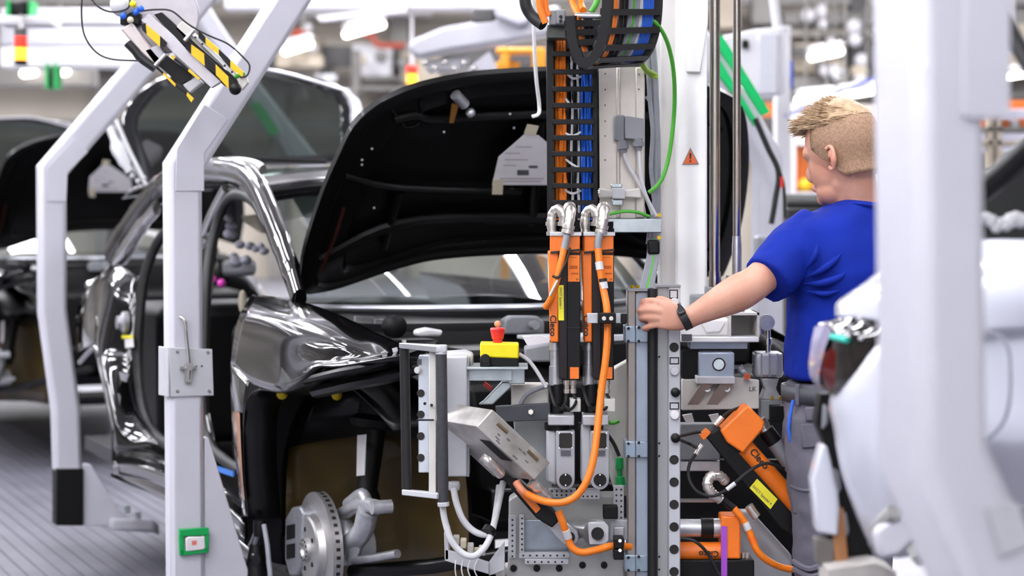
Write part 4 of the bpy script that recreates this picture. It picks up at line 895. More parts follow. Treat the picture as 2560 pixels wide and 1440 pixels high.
m = MB(); m.rect(1311, 1300, 1420, 1384, 5.23, .02); one('cover_sheet', m, mat('blue_grey_sheet', '#a3abb5', .3, .5, var=.08), 'blue-grey cover sheet framed by perforated strips', 'sheet', bevel=.002)
t = thing('spindle_motor', 'short round steel motor with a black end cap on the base frame', 'motor', P(1480, 1365, 5.15))
m = MB(); m.poly([(1470, 1306), (1512, 1306), (1522, 1318), (1522, 1352), (1512, 1362), (1470, 1362)], 5.12, .05); m.build('end_plate', GREYL, t, bevel=.003)
m = MB(); m.cyl(P(1440, 1330, 5.2), P(1485, 1334, 5.13), .034, n=24); m.build('barrel', ALU, t)
m = MB(); m.cyl(P(1494, 1334, 5.12), P(1494, 1334, 5.112), .0165, n=24); m.build('round_cap', DARK, t)
m = MB(); m.rect(1508, 1266, 1545, 1298, 5.14, .04); one('sensor_block', m, DARK, 'small black sensor block above the round steel motor', 'sensor', bevel=.003)
t = thing('valve_bracket', 'grey bracket with bolts right of the round steel motor', 'bracket', P(1545, 1370, 5.18))
m = MB(); m.rect(1525, 1300, 1570, 1350, 5.18, .04); m.build('body', GREYL, t, bevel=.003)
m = MB(); m.rect(1535, 1318, 1560, 1346, 5.16, .03); m.build('valve', ALUM, t, bevel=.002)
t = thing('floor_bolt_row', 'row of dark socket bolts along the base frame foot', 'bolts', P(1400, 1430, 5.23))
for x in (1284, 1342, 1398, 1456, 1510):
    m = MB(); m.lathe(P(x, 1420 if x < 1440 else 1412, 5.24), -YV, [(0, .009), (.008, .009), (.008, .005), (.004, .005)], 12); m.build('bolt', BLACK, t)
t = thing('junction_clamp', 'black double clamp gripping the lower orange cable', 'clamp', P(1550, 1400, 5.05))
m = MB(); m.rect(1534, 1345, 1560, 1372, 5.04, .05); m.rect(1534, 1374, 1560, 1400, 5.04, .05); m.build_each('jaw', BLACK, t, bevel=.003)
for y in (1352, 1376):
    m = MB(); m.cyl(P(1550, y, 5.04), P(1550, y, 5.034), .0045, n=10); m.build('screw', CHROME, t)
t = thing('power_cable', 'orange cable looping across the base frame into the column', 'cable', P(1480, 1385, 5.03))
m = MB(); m.tpx([(1396, 1278, 5.02), (1408, 1310, 5.02), (1418, 1340, 5.03), (1430, 1368, 5.03), (1455, 1381, 5.03), (1495, 1374, 5.04), (1535, 1364, 5.06), (1575, 1367, 5.1)], .0096); m.build('cable', ORANGED, t)
m = MB(); m.tpx([(1414, 1325, 5.022), (1421, 1345, 5.028)], .0106); m.build_each('cable_sleeve', CWHITE, t)
for i, pts in enumerate([[(1518, 1085, 5.3), (1535, 1110, 5.3), (1548, 1140, 5.3)], [(1512, 1050, 5.3), (1530, 1058, 5.3), (1548, 1052, 5.3)]]):
    m = MB(); m.tpx(pts, .005); one('air_hose', m, [RUBBER, CGREEN][i], ['black air hose curving behind the right gear head', 'green air hose behind the right nutrunner foot'][i], 'hose')
m = MB(); m.pipe([(P(1549, 1145, 5.28), .010), (P(1549, 1172, 5.28), .011), (P(1549, 1174, 5.28), .007), (P(1550, 1190, 5.28), .007), (P(1550, 1192, 5.28), .012), (P(1552, 1212, 5.28), .014)], 12); one('air_fitting', m, GREEN, 'green air hose fitting right of the gear heads', 'fitting')
# ---- column held by the worker
t = thing('control_column', 'steel column with round holes and buttons gripped by the worker', 'column', P(1640, 1500, 5.2))
m = MB(); m.rect(1588, 728, 1622, 1500, 5.165, .05); m.build('blue_grey_profile', GREYB, t, bevel=.004)
m = MB(); m.rect(1569, 722, 1590, 1500, 5.16, .07); m.build('left_profile', mat('warm_aluminium', '#a79f99', .3, .75, 0, var=.08, scale=6), t, bevel=.003)
m = MB(); m.cyl(P(1631, 722, 5.14), P(1631, 1500, 5.14), .0125, n=16); m.build('foam_grip', RUBBER, t)
m = MB(); m.rect(1642, 716, 1672, 1500, 5.15, .07); m.build('mid_profile', mat('grey_profile', '#a7a8a8', .38, .45, 0, var=.05, scale=5), t, bevel=.003)
m = MB(); m.rect(1671, 716, 1701, 1500, 5.142, .075); m.build('button_strip', mat('light_profile', '#c6c7cd', .4, .25, 0, var=.04, scale=6), t, bevel=.003)
m = MB(); m.rect(1640, 713, 1702, 718, 5.138, .085); m.rect(1569, 722, 1624, 728, 5.15, .085); m.build('cap_plate', GREYP, t)
for y in (868, 1149, 1205, 1261, 1317, 1373, 1429):
    m = MB(); m.lathe(P(1685, y, 5.143), -YV, [(0, .0122), (.003, .0122), (.003, .0095), (.0015, .0095)], 20); m.build('button_hole', INK, t)
for y in (980, 1094):
    m = MB(); m.lathe(P(1688, y, 5.143), -YV, [(0, .012), (.012, .0125), (.02, .011), (.024, .006)], 18); m.build('black_knob', BLACK, t)
for (x0, y0, x1, y1) in [(1673, 724, 1695, 747), (1674, 893, 1698, 911), (1674, 1006, 1698, 1024)]:
    m = MB(); m.rect(x0, y0, x1, y1, 5.141, .002); f_ = m.build('label_frame', INK, t)
    m = MB(); m.rect(x0 + 3, y0 + 3, x1 - 3, y1 - 3, 5.1405, .002); m.build('label_field', GREYL, f_)
for y, mm in ((756, CWHITE), (927, GREYL), (1037, PAPER)):
    m = MB(); m.lathe(P(1686, y, 5.143), -YV, [(0, .012), (.010, .012), (.013, .010), (.0135, .004)], 20); m.build('push_button', mm, t)
for y in (815, 1103, 1388):
    m = MB(); m.rect(1562, y, 1590, y + 42, 5.152, .08); m.rect(1588, y, 1622, y + 42, 5.155, .02); c_ = m.build('clamp_block', mat('blue_grey_clamp', '#a3b3c2', .3, .5, var=.06), t, bevel=.003)
    for q in [(1571, y + 6), (1597, y + 4), (1571, y + 38), (1597, y + 38)]:
        m = MB(); m.cyl(P(q[0], q[1], 5.153), P(q[0], q[1], 5.147), .004, n=8); m.build('bolt', BLACK, c_)
for q in [(1580, 716), (1594, 716), (1592, 730)]:
    m = MB(); m.cyl(P(q[0], q[1] + 4, 5.17), P(q[0], q[1] - 3, 5.17), .006, n=6); m.build('yellow_screw', MATS['yellow_passivated'], t)
for y in (892, 1108, 1140, 1392, 1424):
    m = MB(); m.cyl(P(1648, y, 5.151), P(1648, y, 5.147), .003, n=8); m.build('bolt', BLACK, t)
# ---- left handle frame
t = thing('handle_frame', 'upright operator handle frame with two black foam grips', 'handle', P(1055, 1265, 5.0))
m = MB(); m.cyl(P(1011, 872, 5.06), P(1017, 1228, 5.06), .0128, n=18); m.build('foam_grip', RUBBER, t)
m = MB(); m.cyl(P(1103, 868, 4.98), P(1108, 1256, 4.98), .0140, n=18); m.build('foam_grip', mat('grey_foam', '#3c3c41', .6, var=.12, scale=60), t)
m = MB(); m.hexa([P(997, 857, 5.04), P(1018, 857, 5.04), P(1116, 866, 4.965), P(1092, 866, 4.965)], [P(997, 870, 5.04), P(1018, 870, 5.04), P(1116, 881, 4.965), P(1092, 881, 4.965)])
m.hexa([P(997, 857, 5.04), P(997, 870, 5.04), P(1092, 881, 4.965), P(1092, 866, 4.965)], [P(1012, 857, 5.08), P(1012, 870, 5.08), P(1116, 879, 5.0), P(1116, 862, 5.0)]); m.cyl(P(1103, 862, 4.98), P(1103, 886, 4.98), .0150); m.build('top_bar', GREYL, t, bevel=.002)
m = MB(); m.hexa([P(1004, 1224, 5.04), P(1004, 1238, 5.04), P(1092, 1248, 4.965), P(1092, 1234, 4.965)], [P(1014, 1222, 5.08), P(1014, 1236, 5.08), P(1118, 1246, 5.0), P(1118, 1232, 5.0)]); m.cyl(P(1108, 1254, 4.98), P(1109, 1266, 4.98), .0150); m.build('bottom_bar', GREYL, t, bevel=.002)
m = MB(); m.rect(1072, 872, 1090, 1246, 5.0, .03); m.build('profile_post', CREAM, t, bevel=.002)
for q in [(1062, 1009), (1079, 1013)]:
    m = MB(); m.cyl(P(*q, 4.995), P(*q, 4.988), .004, n=8); m.build('screw', BLACK, t)
m = MB(); m.cyl(P(1010, 850, 5.06), P(1010, 858, 5.06), .006); m.build('end_screw', ALU, t)
t = thing('button_box', 'narrow pale button box with a row of dark holes inside the handle frame', 'control box', P(1060, 1182, 5.08))
m = MB(); m.rect(1046, 890, 1074, 1182, 5.06, .05); m.build('box', mat('pale_blue_grey', '#cdd3db', .4, var=.03), t, bevel=.003)
for y in (983, 1036, 1090, 1144):
    m = MB(); m.lathe(P(1052, y, 5.061), -YV, [(0, .010), (.003, .010), (.003, .006)], 16); m.build('button_hole', INK, t)
m = MB(); m.lathe(P(1048, 925, 5.061), -YV - XV * .4, [(0, .009), (.012, .009), (.015, .007)], 16); m.build('push_button', CWHITE, t)
m = MB(); m.rect(1043, 898, 1054, 912, 5.057, .004); m.build('label_field', INKG, t)
t = thing('switch_cabinet', 'light grey switch cabinet behind the handle frame', 'cabinet', P(1140, 1192, 5.15))
m = MB(); m.rect(1110, 892, 1168, 1192, 5.1, .12); m.build('body', GREYL, t, bevel=.004)
m = MB(); m.poly([(1108, 884), (1160, 880), (1182, 888), (1182, 920), (1170, 912), (1170, 898), (1108, 898)], 5.14, .1); m.build('rounded_lid', GREYL, t, bevel=.006)
m = MB(); m.rect(1164, 896, 1173, 1192, 5.11, .1); m.build('side_edge', mat('cabinet_edge', '#9fa1a8', .4, var=.03), t)
m = MB(); m.cyl(P(1041, 1050, 4.99), P(1085, 1050, 4.99), .0022, n=8); one('spring_pin', m, BLACK, 'thin black pin sticking out left of the silver box', 'pin')
# ---- emergency stop
t = thing('emergency_stop', 'yellow and black emergency stop box with a red mushroom button', 'emergency stop', P(1250, 918, 5.15))
m = MB(); m.poly([(1200, 858), (1297, 860), (1297, 897), (1200, 893)], 5.1, .075); m.build('yellow_lid', YELLOW, t, bevel=.004)
m = MB(); m.poly([(1200, 892), (1297, 896), (1297, 918), (1200, 915)], 5.102, .073); m.build('black_base', DARK, t, bevel=.003)
m = MB(); m.cyl(P(1213, 897, 5.103), P(1213, 897, 5.09), .0125, n=20); m.rect(1200, 896, 1226, 917, 5.09, .012); m.build('cable_entry', BLACK, t, bevel=.002)
b = P(1244, 860, 5.135)
m = MB(); m.lathe(b, ZV, [(0, .012), (.012, .012), (.013, .0145), (.038, .0195), (.042, .017), (.043, .004)], 24); m.build('mushroom_button', RED, t)
m = MB(); m.sphere(P(1244, 810, 5.2), .009); m.build('orange_lamp_cap', mat('amber_cap', '#f2a27a', .3, var=.05), t)
m = MB(); m.tpx([(1297, 885, 5.14), (1320, 900, 5.14), (1340, 925, 5.14), (1358, 955, 5.14), (1366, 968, 5.14)], .0052); m.build('lead', CWHITE, t)
# ---- galvanised supports
t = gshelf = thing('galvanised_shelf', 'galvanised channel shelf under the emergency stop', 'support', P(1240, 1010, 5.2))
m = MB(); m.poly([(1166, 918), (1320, 918), (1320, 924), (1168, 924)], 5.08, .14); m.rect(1168, 924, 1280, 952, 5.12, .004); m.build('shelf', GALV, t, bevel=.001)
m = MB(); m.rect(1270, 920, 1312, 960, 5.14, .03); m.build('end_bracket', GALV, t, bevel=.002)
m = MB(); m.poly([(1255, 955), (1278, 955), (1278, 968), (1232, 1012), (1196, 1012), (1208, 1004)], 5.16, .04); m.build('diagonal_strut', GALV, t, bevel=.003)
m = MB(); m.rect(1278, 962, 1372, 1045, 5.2, .08); one('cast_block', m, CREAM, 'cream cast block below the emergency stop shelf', 'block', bevel=.004)
t = thing('cross_bar', 'dark steel bar with one bright bolt behind the silver box', 'bar', P(1300, 1055, 5.15))
m = MB(); m.poly([(1238, 1016), (1376, 1008), (1376, 1050), (1240, 1056)], 5.14, .02); m.build('bar', mat('dark_steel_bar', '#4d4f55', .4, .5, var=.08), t, bevel=.002)
m = MB(); m.cyl(P(1327, 1030, 5.14), P(1327, 1030, 5.128), .007, n=6); m.build('bolt', CHROME, t)
m = MB(); m.tpx([(1300, 1010, 5.17), (1318, 985, 5.17), (1350, 970, 5.17), (1372, 964, 5.17)], .006); one('grey_hose', m, CGREY, 'grey hose arching over the cream cast block', 'hose')
m = MB(); m.poly([(1310, 870), (1378, 858), (1378, 905), (1312, 905)], 5.45, .1); one('lock_carrier', m, GREYP, 'grey moulded carrier behind the yellow emergency stop', 'carrier', bevel=.006)
m = MB(); m.poly([(1306, 842), (1350, 838), (1374, 846), (1374, 866), (1320, 866)], 5.5, .02); one('white_sheet', m, PAPER, 'white sheet lying in the engine bay right of the red button', 'sheet')
m = MB(); m.poly([(1212, 955), (1230, 968), (1226, 978), (1208, 964)], 5.25, .02); m.build('red_clip', RED, gshelf)
# ---- silver box over the slanted tool
A = P(1078, 1048, 5.12); e1 = P(1192, 1067, 4.98) - A; e2 = P(1235, 1192, 5.15) - A; e3 = P(1117, 1006, 5.135) - A
t = thing('metal_cover_box', 'scuffed silver metal cover box tilted over the slanted tool', 'cover', A + e2)
m = MB(); m.hexa([A, A + e1, A + e1 + e2 * .9, A + e2], [A + e3, A + e1 + e3, A + e1 + e2 * .9 + e3, A + e2 + e3])
SCUFF = mat('scuffed_aluminium', '#e4e0dc', .34, .6, 0, var=0, scale=9, col2='#98928a', bump=.3, bscale=40)
m.build('box', SCUFF, t, bevel=.002)
c0 = A + e1; nrm = -(e2.cross(e3)).normalized()
if nrm.dot(c0 - Vector((0, 0, CH))) > 0: nrm = -nrm
for a_, b_, s_ in [(.16, .7, .16), (.68, .72, .16)]:
    q = c0 + e2 * .9 * a_ + e3 * b_; m = MB(); m.tube([q + nrm * .001, q + e2 * s_ + nrm * .001], .0045, 8); m.build('slot', mat('worn_brass_slot', '#8f7a5c', .4, .6, var=.2), t)
rr = random.Random(3)
for i in range(9):
    q = c0 + e2 * .9 * rr.uniform(.08, .9) + e3 * rr.uniform(.12, .6); m = MB(); m.box(q + nrm * .0006, (rr.uniform(.004, .015), .0012, rr.uniform(.002, .004)), Matrix.Rotation(.8, 3, 'Y')); m.build('scratch_mark', INKG, t)
n2_ = -(e1.cross(e2)).normalized()
if n2_.dot(A - Vector((0, 0, CH))) > 0: n2_ = -n2_
q = A + e1 * .72 + e2 * .25; m = MB(); m.prism([q + n2_ * .001, q + e1 * .22 + n2_ * .001, q + e1 * .22 + e2 * .34 + n2_ * .001, q + e2 * .34 + n2_ * .001], -n2_ * .002); m.build('dark_slot', INK, t)
t = thing('slanted_nutrunner', 'slanted black nutrunner poking out below the silver box', 'power tool', P(1350, 1340, 5.1))
m = MB(); m.poly([(1250, 1190), (1276, 1180), (1388, 1282), (1400, 1300), (1380, 1320), (1340, 1295)], 5.08, .06); m.build('casing', BLACK, t, bevel=.004)
m = MB(); m.poly([(1290, 1225), (1308, 1222), (1352, 1272), (1340, 1284)], 5.072, .01); m.build('orange_band', ORANGE, t, bevel=.001)
m = MB(); m.poly([(1340, 1290), (1372, 1268), (1430, 1318)] + [(1423 + 24 * math.cos(q), 1342 + 24 * math.sin(q)) for q in (-.6, 0, .6, 1.2, 1.8, 2.3)] , 5.1, .05); m.build('gear_plate', mat('grey_gear_casting', '#b4b5ba', .38, .45), t, bevel=.003)
m = MB(); m.cyl(P(1424, 1343, 5.1), P(1424, 1343, 5.092), .014, n=20); m.build('round_cap', DARK, t)
for pts in [[(1205, 1140, 5.0), (1228, 1160, 5.0), (1252, 1186, 5.03)], [(1328, 1205, 5.02), (1352, 1228, 5.03), (1372, 1246, 5.05)]]:
    m = MB(); c_ = catmull([P(*q) for q in pts], 5); m.tube(c_, [.013 + .002 * (i % 3 == 0) for i in range(len(c_))], 12); m.build('connector', NICKEL, t)
m = MB(); m.tpx([(1290, 1205, 5.04), (1302, 1222, 5.03), (1312, 1232, 5.03)], .010); m.build('orange_boot', mat('pale_orange_boot', '#e8916a', .4, var=.05), t)
# ---- grey hoses and terminal tray
for i, pts in enumerate([[(1106, 1262, 5.0), (1112, 1300, 5.0), (1128, 1350, 5.0), (1155, 1382, 5.0), (1185, 1390, 5.0), (1212, 1368, 5.02), (1230, 1330, 5.05), (1240, 1280, 5.1), (1248, 1215, 5.15)], [(1134, 1222, 5.08), (1142, 1260, 5.06), (1158, 1300, 5.05), (1185, 1328, 5.05), (1215, 1336, 5.05), (1232, 1318, 5.07), (1244, 1270, 5.1), (1258, 1205, 5.15)]]):
    m = MB(); m.tpx(pts, .0085); one('cable_loop', m, CWHITE, ['lower pale grey cable loop below the handle frame', 'upper pale grey cable loop below the switch cabinet'][i], 'cable')
m = MB(); m.lathe(P(1135, 1204, 5.1), -ZV, [(0, .014), (.008, .016), (.02, .015), (.024, .01)], 14); one('cable_gland', m, GREYL, 'grey cable gland under the switch cabinet', 'gland')
m = MB(); m.tpx([(1218, 1334, 5.04), (1226, 1322, 5.05)], .018); one('cable_tie', m, BLACK, 'black tie joining the two pale cable loops', 'tie')
t = thing('terminal_tray', 'pale open terminal tray with loose wires at the bottom', 'tray', P(1185, 1440, 5.1))
m = MB(); m.poly([(1112, 1372), (1222, 1406), (1222, 1436), (1112, 1402)], 5.08, .01); m.poly([(1222, 1406), (1262, 1352), (1262, 1425), (1222, 1440)], 5.09, .01); m.poly([(1110, 1330), (1122, 1332), (1122, 1400), (1112, 1400)], 5.08, .12); m.poly([(1112, 1398), (1222, 1434), (1262, 1425), (1150, 1390)], 5.1, .05); m.build('tray', GREYL, t, bevel=.002)
for i, q in enumerate([(1140, 1352), (1158, 1360), (1176, 1372), (1192, 1384), (1205, 1378)]):
    m = MB(); m.rect(q[0] - 8, q[1] - 10, q[0] + 8, q[1] + 12, 5.15 + .01 * i, .04); m.build('terminal', MASK if i % 2 else CREAM, t, bevel=.003)
for i in range(4):
    m = MB(); m.tpx([(1140 + i * 18, 1400, 5.07), (1138 + i * 16, 1425, 5.06), (1144 + i * 20, 1460, 5.06)], .0018, 6); m.build('loose_wire', CWHITE, t)
m = MB(); m.rect(1240, 1392, 1262, 1500, 5.16, .05); one('corner_post', m, CREAM, 'small cream post at the lower left of the base frame', 'post', bevel=.002)
# ---- right side of the station
t = thing('white_console', 'white painted console with an open square tube behind the wrist', 'console', P(1800, 860, 5.45))
m = MB(); m.rect(1700, 795, 1824, 842, 5.42, .1); m.build('casting', WHITEW, t, bevel=.008)
m = MB(); m.poly([(1752, 806), (1762, 800), (1805, 800), (1814, 806), (1800, 830), (1765, 832)], 5.412, .01); m.build('hex_pad', WHITEW, t, bevel=.003)
m = MB(); m.rect(1702, 842, 1898, 856, 5.40, .13); m.build('ledge', WHITEW, t, bevel=.003)
m = MB(); m.rect(1822, 782, 1898, 788, 5.4, .16); m.rect(1822, 782, 1828, 842, 5.4, .16); m.rect(1893, 782, 1899, 842, 5.4, .16); m.rect(1822, 782, 1898, 842, 5.56, .004); m.build('square_tube', CREAM, t)
m = MB(); m.rect(1730, 738, 1775, 800, 5.46, .08); m.build('neck', GREYP, t, bevel=.006)
m = MB(); m.rect(1727, 856, 1868, 872, 5.43, .1); m.build('blue_grey_underplate', GREYB, t)
m = MB(); m.rect(1704, 836, 1730, 852, 5.395, .01); m.build_each('socket_hole', INKG, t)
t = thing('bearing_box', 'blue-grey box with a round ringed opening below the console', 'box', P(1790, 946, 5.4))
m = MB(); m.rect(1748, 882, 1836, 944, 5.38, .08); m.build('front', GREYB, t, bevel=.003)
m = MB(); m.rect(1706, 878, 1750, 946, 5.42, .06); m.build('dark_recess', DARK, t)
m = MB(); m.lathe(P(1797, 911, 5.381), -YV, [(0, .018), (.004, .018), (.004, .0145), (.001, .0145)], 24); m.build('ring', INK, t)
m = MB(); m.cyl(P(1797, 911, 5.381), P(1797, 911, 5.377), .0142, n=24); m.build('disc', GALV, t)
t = thing('gusset_bracket', 'beige bracket plate with triangular gussets below the bearing box', 'bracket', P(1800, 1026, 5.4))
m = MB(); m.poly([(1704, 948), (1840, 944), (1898, 950), (1898, 1022), (1704, 1026)], 5.42, .02); m.build('plate', CREAM, t, bevel=.003)
m = MB(); m.rect(1742, 942, 1838, 960, 5.36, .07); m.build('lip', GREYL, t, bevel=.002)
for x in (1752, 1800):
    m = MB(); a_ = [P(x, 960, 5.37), P(x + 30, 960, 5.37), P(x - 6, 1012, 5.42), P(x - 34, 1012, 5.42)]; m.prism(a_, YV * .01); m.build('gusset', mat('beige_gusset', '#b5aba0', .5, var=.05), t)
text_mesh('LK', .018, 'lettering', INKG, t, P(1872, 978, 5.418), XV, ZV)
for x in (1768, 1818):
    m = MB(); m.cyl(P(x, 972, 5.4), P(x, 972, 5.385), .009, n=6); m.build('bolt', GALV, t)
t = thing('pneumatic_cylinder', 'small silver pneumatic cylinder with a ball eye beside the worker', 'cylinder', P(1922, 1056, 5.5))
m = MB(); m.lathe(P(1916, 806, 5.46), -YV, [(-.01, .022), (.01, .022), (.01, .01), (.013, .01)], 20); m.cyl(P(1900, 800, 5.48), P(1900, 835, 5.48), .014, n=12); m.build('ball_eye', ALUM, t)
m = MB(); m.pipe([(P(1920, 825, 5.47), .0075), (P(1920, 845, 5.47), .0075), (P(1920, 846, 5.47), .0105), (P(1920, 862, 5.47), .0105), (P(1920, 863, 5.47), .007), (P(1920, 884, 5.47), .007)], 12); m.build('rod', STEEL, t, smooth=25)
m = MB(); m.rect(1888, 882, 1958, 944, 5.43, .08); m.build('barrel', mat('anodised_barrel', '#c2c3c9', .32, .7, 0, var=.05), t, bevel=.008)
for x in (1904, 1924, 1944):
    m = MB(); m.rect(x - 2, 884, x + 2, 942, 5.427, .006); m.build('groove', GREYP, t)
m = MB(); m.poly([(1900, 944), (1948, 944), (1940, 972), (1956, 1000), (1900, 1000), (1912, 972)], 5.45, .05); m.build('clevis', ALUM, t, bevel=.004)
m = MB(); m.rect(1902, 1000, 1956, 1050, 5.44, .06); m.build('lower_block', GREYP, t, bevel=.003)
m = MB(); m.rect(1926, 1014, 1966, 1056, 5.41, .05); m.build('black_sensor', DARK, t, bevel=.003)
for x in (1930, 1950):
    m = MB(); m.cyl(P(x, 990, 5.44), P(x, 1000, 5.44), .004, n=6); m.build('yellow_screw', MATS['yellow_passivated'], t)
t = thing('copper_fitting', 'small copper coloured hose fitting left of the cylinder', 'fitting', P(1862, 945, 5.4))
m = MB(); m.tpx([(1848, 915, 5.42), (1856, 930, 5.42), (1866, 940, 5.4)], .009); m.build('elbow', ALUM, t)
m = MB(); m.lathe(P(1867, 941, 5.39), -YV, [(0, .009), (.008, .009), (.008, .004), (.003, .004)], 14); m.build('end_cap', mat('copper_end', '#d9663e', .35, .3, var=.05), t)
# ---- tilted nutrunner at lower right
T0 = 5.22
t = thing('tilted_nutrunner', 'tilted orange nutrunner with a yellow label beside the trousers', 'power tool', P(1880, 1330, T0))
m = MB(); m.poly([(1764, 1092), (1800, 1068), (1996, 1290), (1990, 1345), (1950, 1320)], T0, .07); m.build('black_casing', BLACK, t, bevel=.004)
m = MB(); m.poly([(1802, 1078), (1862, 1018), (1872, 1015), (1912, 1055), (1909, 1072), (1858, 1134), (1818, 1106)], T0 - .03, .09); m.build('orange_head', ORANGE, t, bevel=.005)
a = P(1862, 1118, T0 + .01); b = P(2010, 1285, T0 + .01); d = (b - a).normalized()
m = MB(); m.pipe([(a, .0245), (a.lerp(b, .96), .0245), (b, .02)], 24); m.build('orange_barrel', ORANGE, t)
side = d.cross(YV).normalized()
if side.z < 0: side = -side
text_mesh('Cleco', .026, 'lettering', INK, t, P(1873, 1130, T0 - .0155), d, side, bold=True)
a = P(1897, 1052, T0 + .04); b = P(1990, 1180, T0 + .04)
m = MB(); m.pipe([(a, .020), (a.lerp(b, .12), .020), (a.lerp(b, .13), .018), (a.lerp(b, .18), .018)], 20); m.build('steel_ring', CHROME, t, smooth=25)
m = MB(); m.pipe([(a.lerp(b, .18), .022), (a.lerp(b, .42), .022)], 20); m.build('black_ring', BLACK, t)
m = MB(); m.pipe([(a.lerp(b, .42), .021), (b, .021)], 20); m.build('motor_barrel', GREYP, t)
m = MB(); m.poly([(1750, 1092), (1768, 1074), (1778, 1082), (1760, 1102)], T0 - .005, .05); m.build('orange_tag', ORANGE, t, bevel=.002)
lp_ = [(1893, 1197), (1944, 1248), (1926, 1273), (1874, 1220)]
m = MB(); m.poly(lp_, T0 - .003, .003); m.build('yellow_label', LABELY, t)
ld = (P(1944, 1248, T0) - P(1893, 1197, T0)).normalized(); lu = (P(1893, 1197, T0) - P(1874, 1220, T0)).normalized()
text_mesh('SV/CT Spindel 4', .0105, 'label_lettering', INKG, t, P(1880, 1217, T0 - .0036), ld, lu)
m = MB()
for pts in [[(1788, 1062, T0), (1800, 1050, T0), (1806, 1042, T0)], [(1756, 1112, T0), (1746, 1126, T0), (1740, 1136, T0)]]: m.tpx(pts, .007)
m.build_each('plug', NICKEL, t)
for pts in [[(1803, 1046, T0), (1822, 1030, T0 + .02), (1850, 1018, T0 + .05)], [(1752, 1080, T0), (1735, 1082, T0), (1692, 1092, 5.13)], [(1744, 1120, T0), (1720, 1108, T0), (1694, 1098, 5.13)]]:
    m = MB(); m.tpx(pts, .0042, 8); m.build('lead', RUBBER, t)
m = MB(); m.tpx([(1742, 1132, T0), (1724, 1160, T0 - .02), (1722, 1195, T0 - .04), (1742, 1228, T0 - .05), (1780, 1240, T0 - .05), (1820, 1222, T0 - .05), (1870, 1180, T0 - .05), (1915, 1158, T0 - .04), (1960, 1172, T0 - .02)], .0045, 8); m.build('signal_lead', RUBBER, t)
m = MB(); m.tpx([(1817, 1224, T0 - .051), (1838, 1208, T0 - .051)], .006, 8); m.build('lead_sleeve', CWHITE, t)
m = MB(); c_ = catmull([P(*q) for q in [(1815, 1205, T0 - .01), (1800, 1190, T0 - .02), (1778, 1190, T0 - .03), (1768, 1210, T0 - .04), (1778, 1232, T0 - .04), (1800, 1248, T0 - .03)]], 5); m.tube(c_, [.0125 + .002 * (i % 2) for i in range(len(c_))], 12); m.build('elbow_connector', NICKEL, t)
m = MB(); m.tpx([(1872, 1264, T0 - .01), (1884, 1282, T0 - .01), (1892, 1292, T0 - .01)], .012); m.build('connector', NICKEL, t)
t = thing('power_cable', 'orange cable running from the tilted nutrunner towards the trousers', 'cable', P(1900, 1425, 5.2))
m = MB(); m.tpx([(1806, 1248, T0 - .03), (1822, 1262, T0 - .03), (1836, 1272, T0 - .03)], .009); m.build('strain_relief', BLACK, t)
m = MB(); m.tpx([(1834, 1270, T0 - .03), (1858, 1300, T0 - .03), (1876, 1335, T0 - .03), (1892, 1375, T0 - .03), (1920, 1402, T0 - .02), (1960, 1420, T0), (2010, 1426, T0)], .0092); m.build('cable', ORANGED, t)
for q in [(1868, 1318), (1882, 1352)]:
    m = MB(); m.tpx([(q[0] - 5, q[1] - 12, T0 - .03), (q[0] + 3, q[1] + 6, T0 - .03)], .0101); m.build_each('cable_sleeve', CWHITE if q[1] < 1330 else mat('orange_sleeve', '#f3701a', .4, var=0), t)
# ---- lower level nutrunner
Y0 = 5.2
t = thing('level_nutrunner', 'orange nutrunner lying level behind the column with purple tape', 'power tool', P(1780, 1440, Y0))
a = P(1690, 1320, Y0 + .04); b = P(1812, 1320, Y0 + .04)
m = MB(); m.pipe([(a, .024), (a.lerp(b, .5), .024), (a.lerp(b, .51), .026), (a.lerp(b, .9), .026), (b, .024)], 24); m.build('motor_barrel', ALUM, t, smooth=25)
m = MB(); m.pipe([(a.lerp(b, .5), .0268), (a.lerp(b, .76), .0268)], 24); m.build('black_ring', BLACK, t)
m = MB(); m.rect(1803, 1290, 1852, 1398, Y0, .08); m.build('orange_head', ORANGE, t, bevel=.005)
m = MB(); m.cyl(P(1690, 1378, Y0 + .03), P(1804, 1378, Y0 + .03), .0245, n=24); m.build('orange_barrel', ORANGE, t)
text_mesh('Cleco', .022, 'lettering', INK, t, P(1797, 1378, Y0 + .003), -XV, -ZV, bold=True)
m = MB(); m.rect(1803, 1316, 1818, 1440, Y0 - .004, .004); m.build('purple_tape', PURPLE, t)
m = MB(); m.rect(1690, 1400, 1886, 1480, Y0 + .0, .1); m.build('black_casing', DARK, t, bevel=.004)
m = MB(); m.tpx([(1695, 1346, Y0 - .02), (1735, 1352, Y0 - .03), (1770, 1385, Y0 - .03), (1800, 1440, Y0 - .03)], .0042, 8); m.build('lead', RUBBER, t)
for q in [(1858, 1382), (1868, 1382)]:
    m = MB(); m.lathe(P(*q, Y0 + .03), -ZV, [(0, .006), (.02, .006), (.02, .0045), (.03, .0045)], 10); m.build('plug', NICKEL, t)
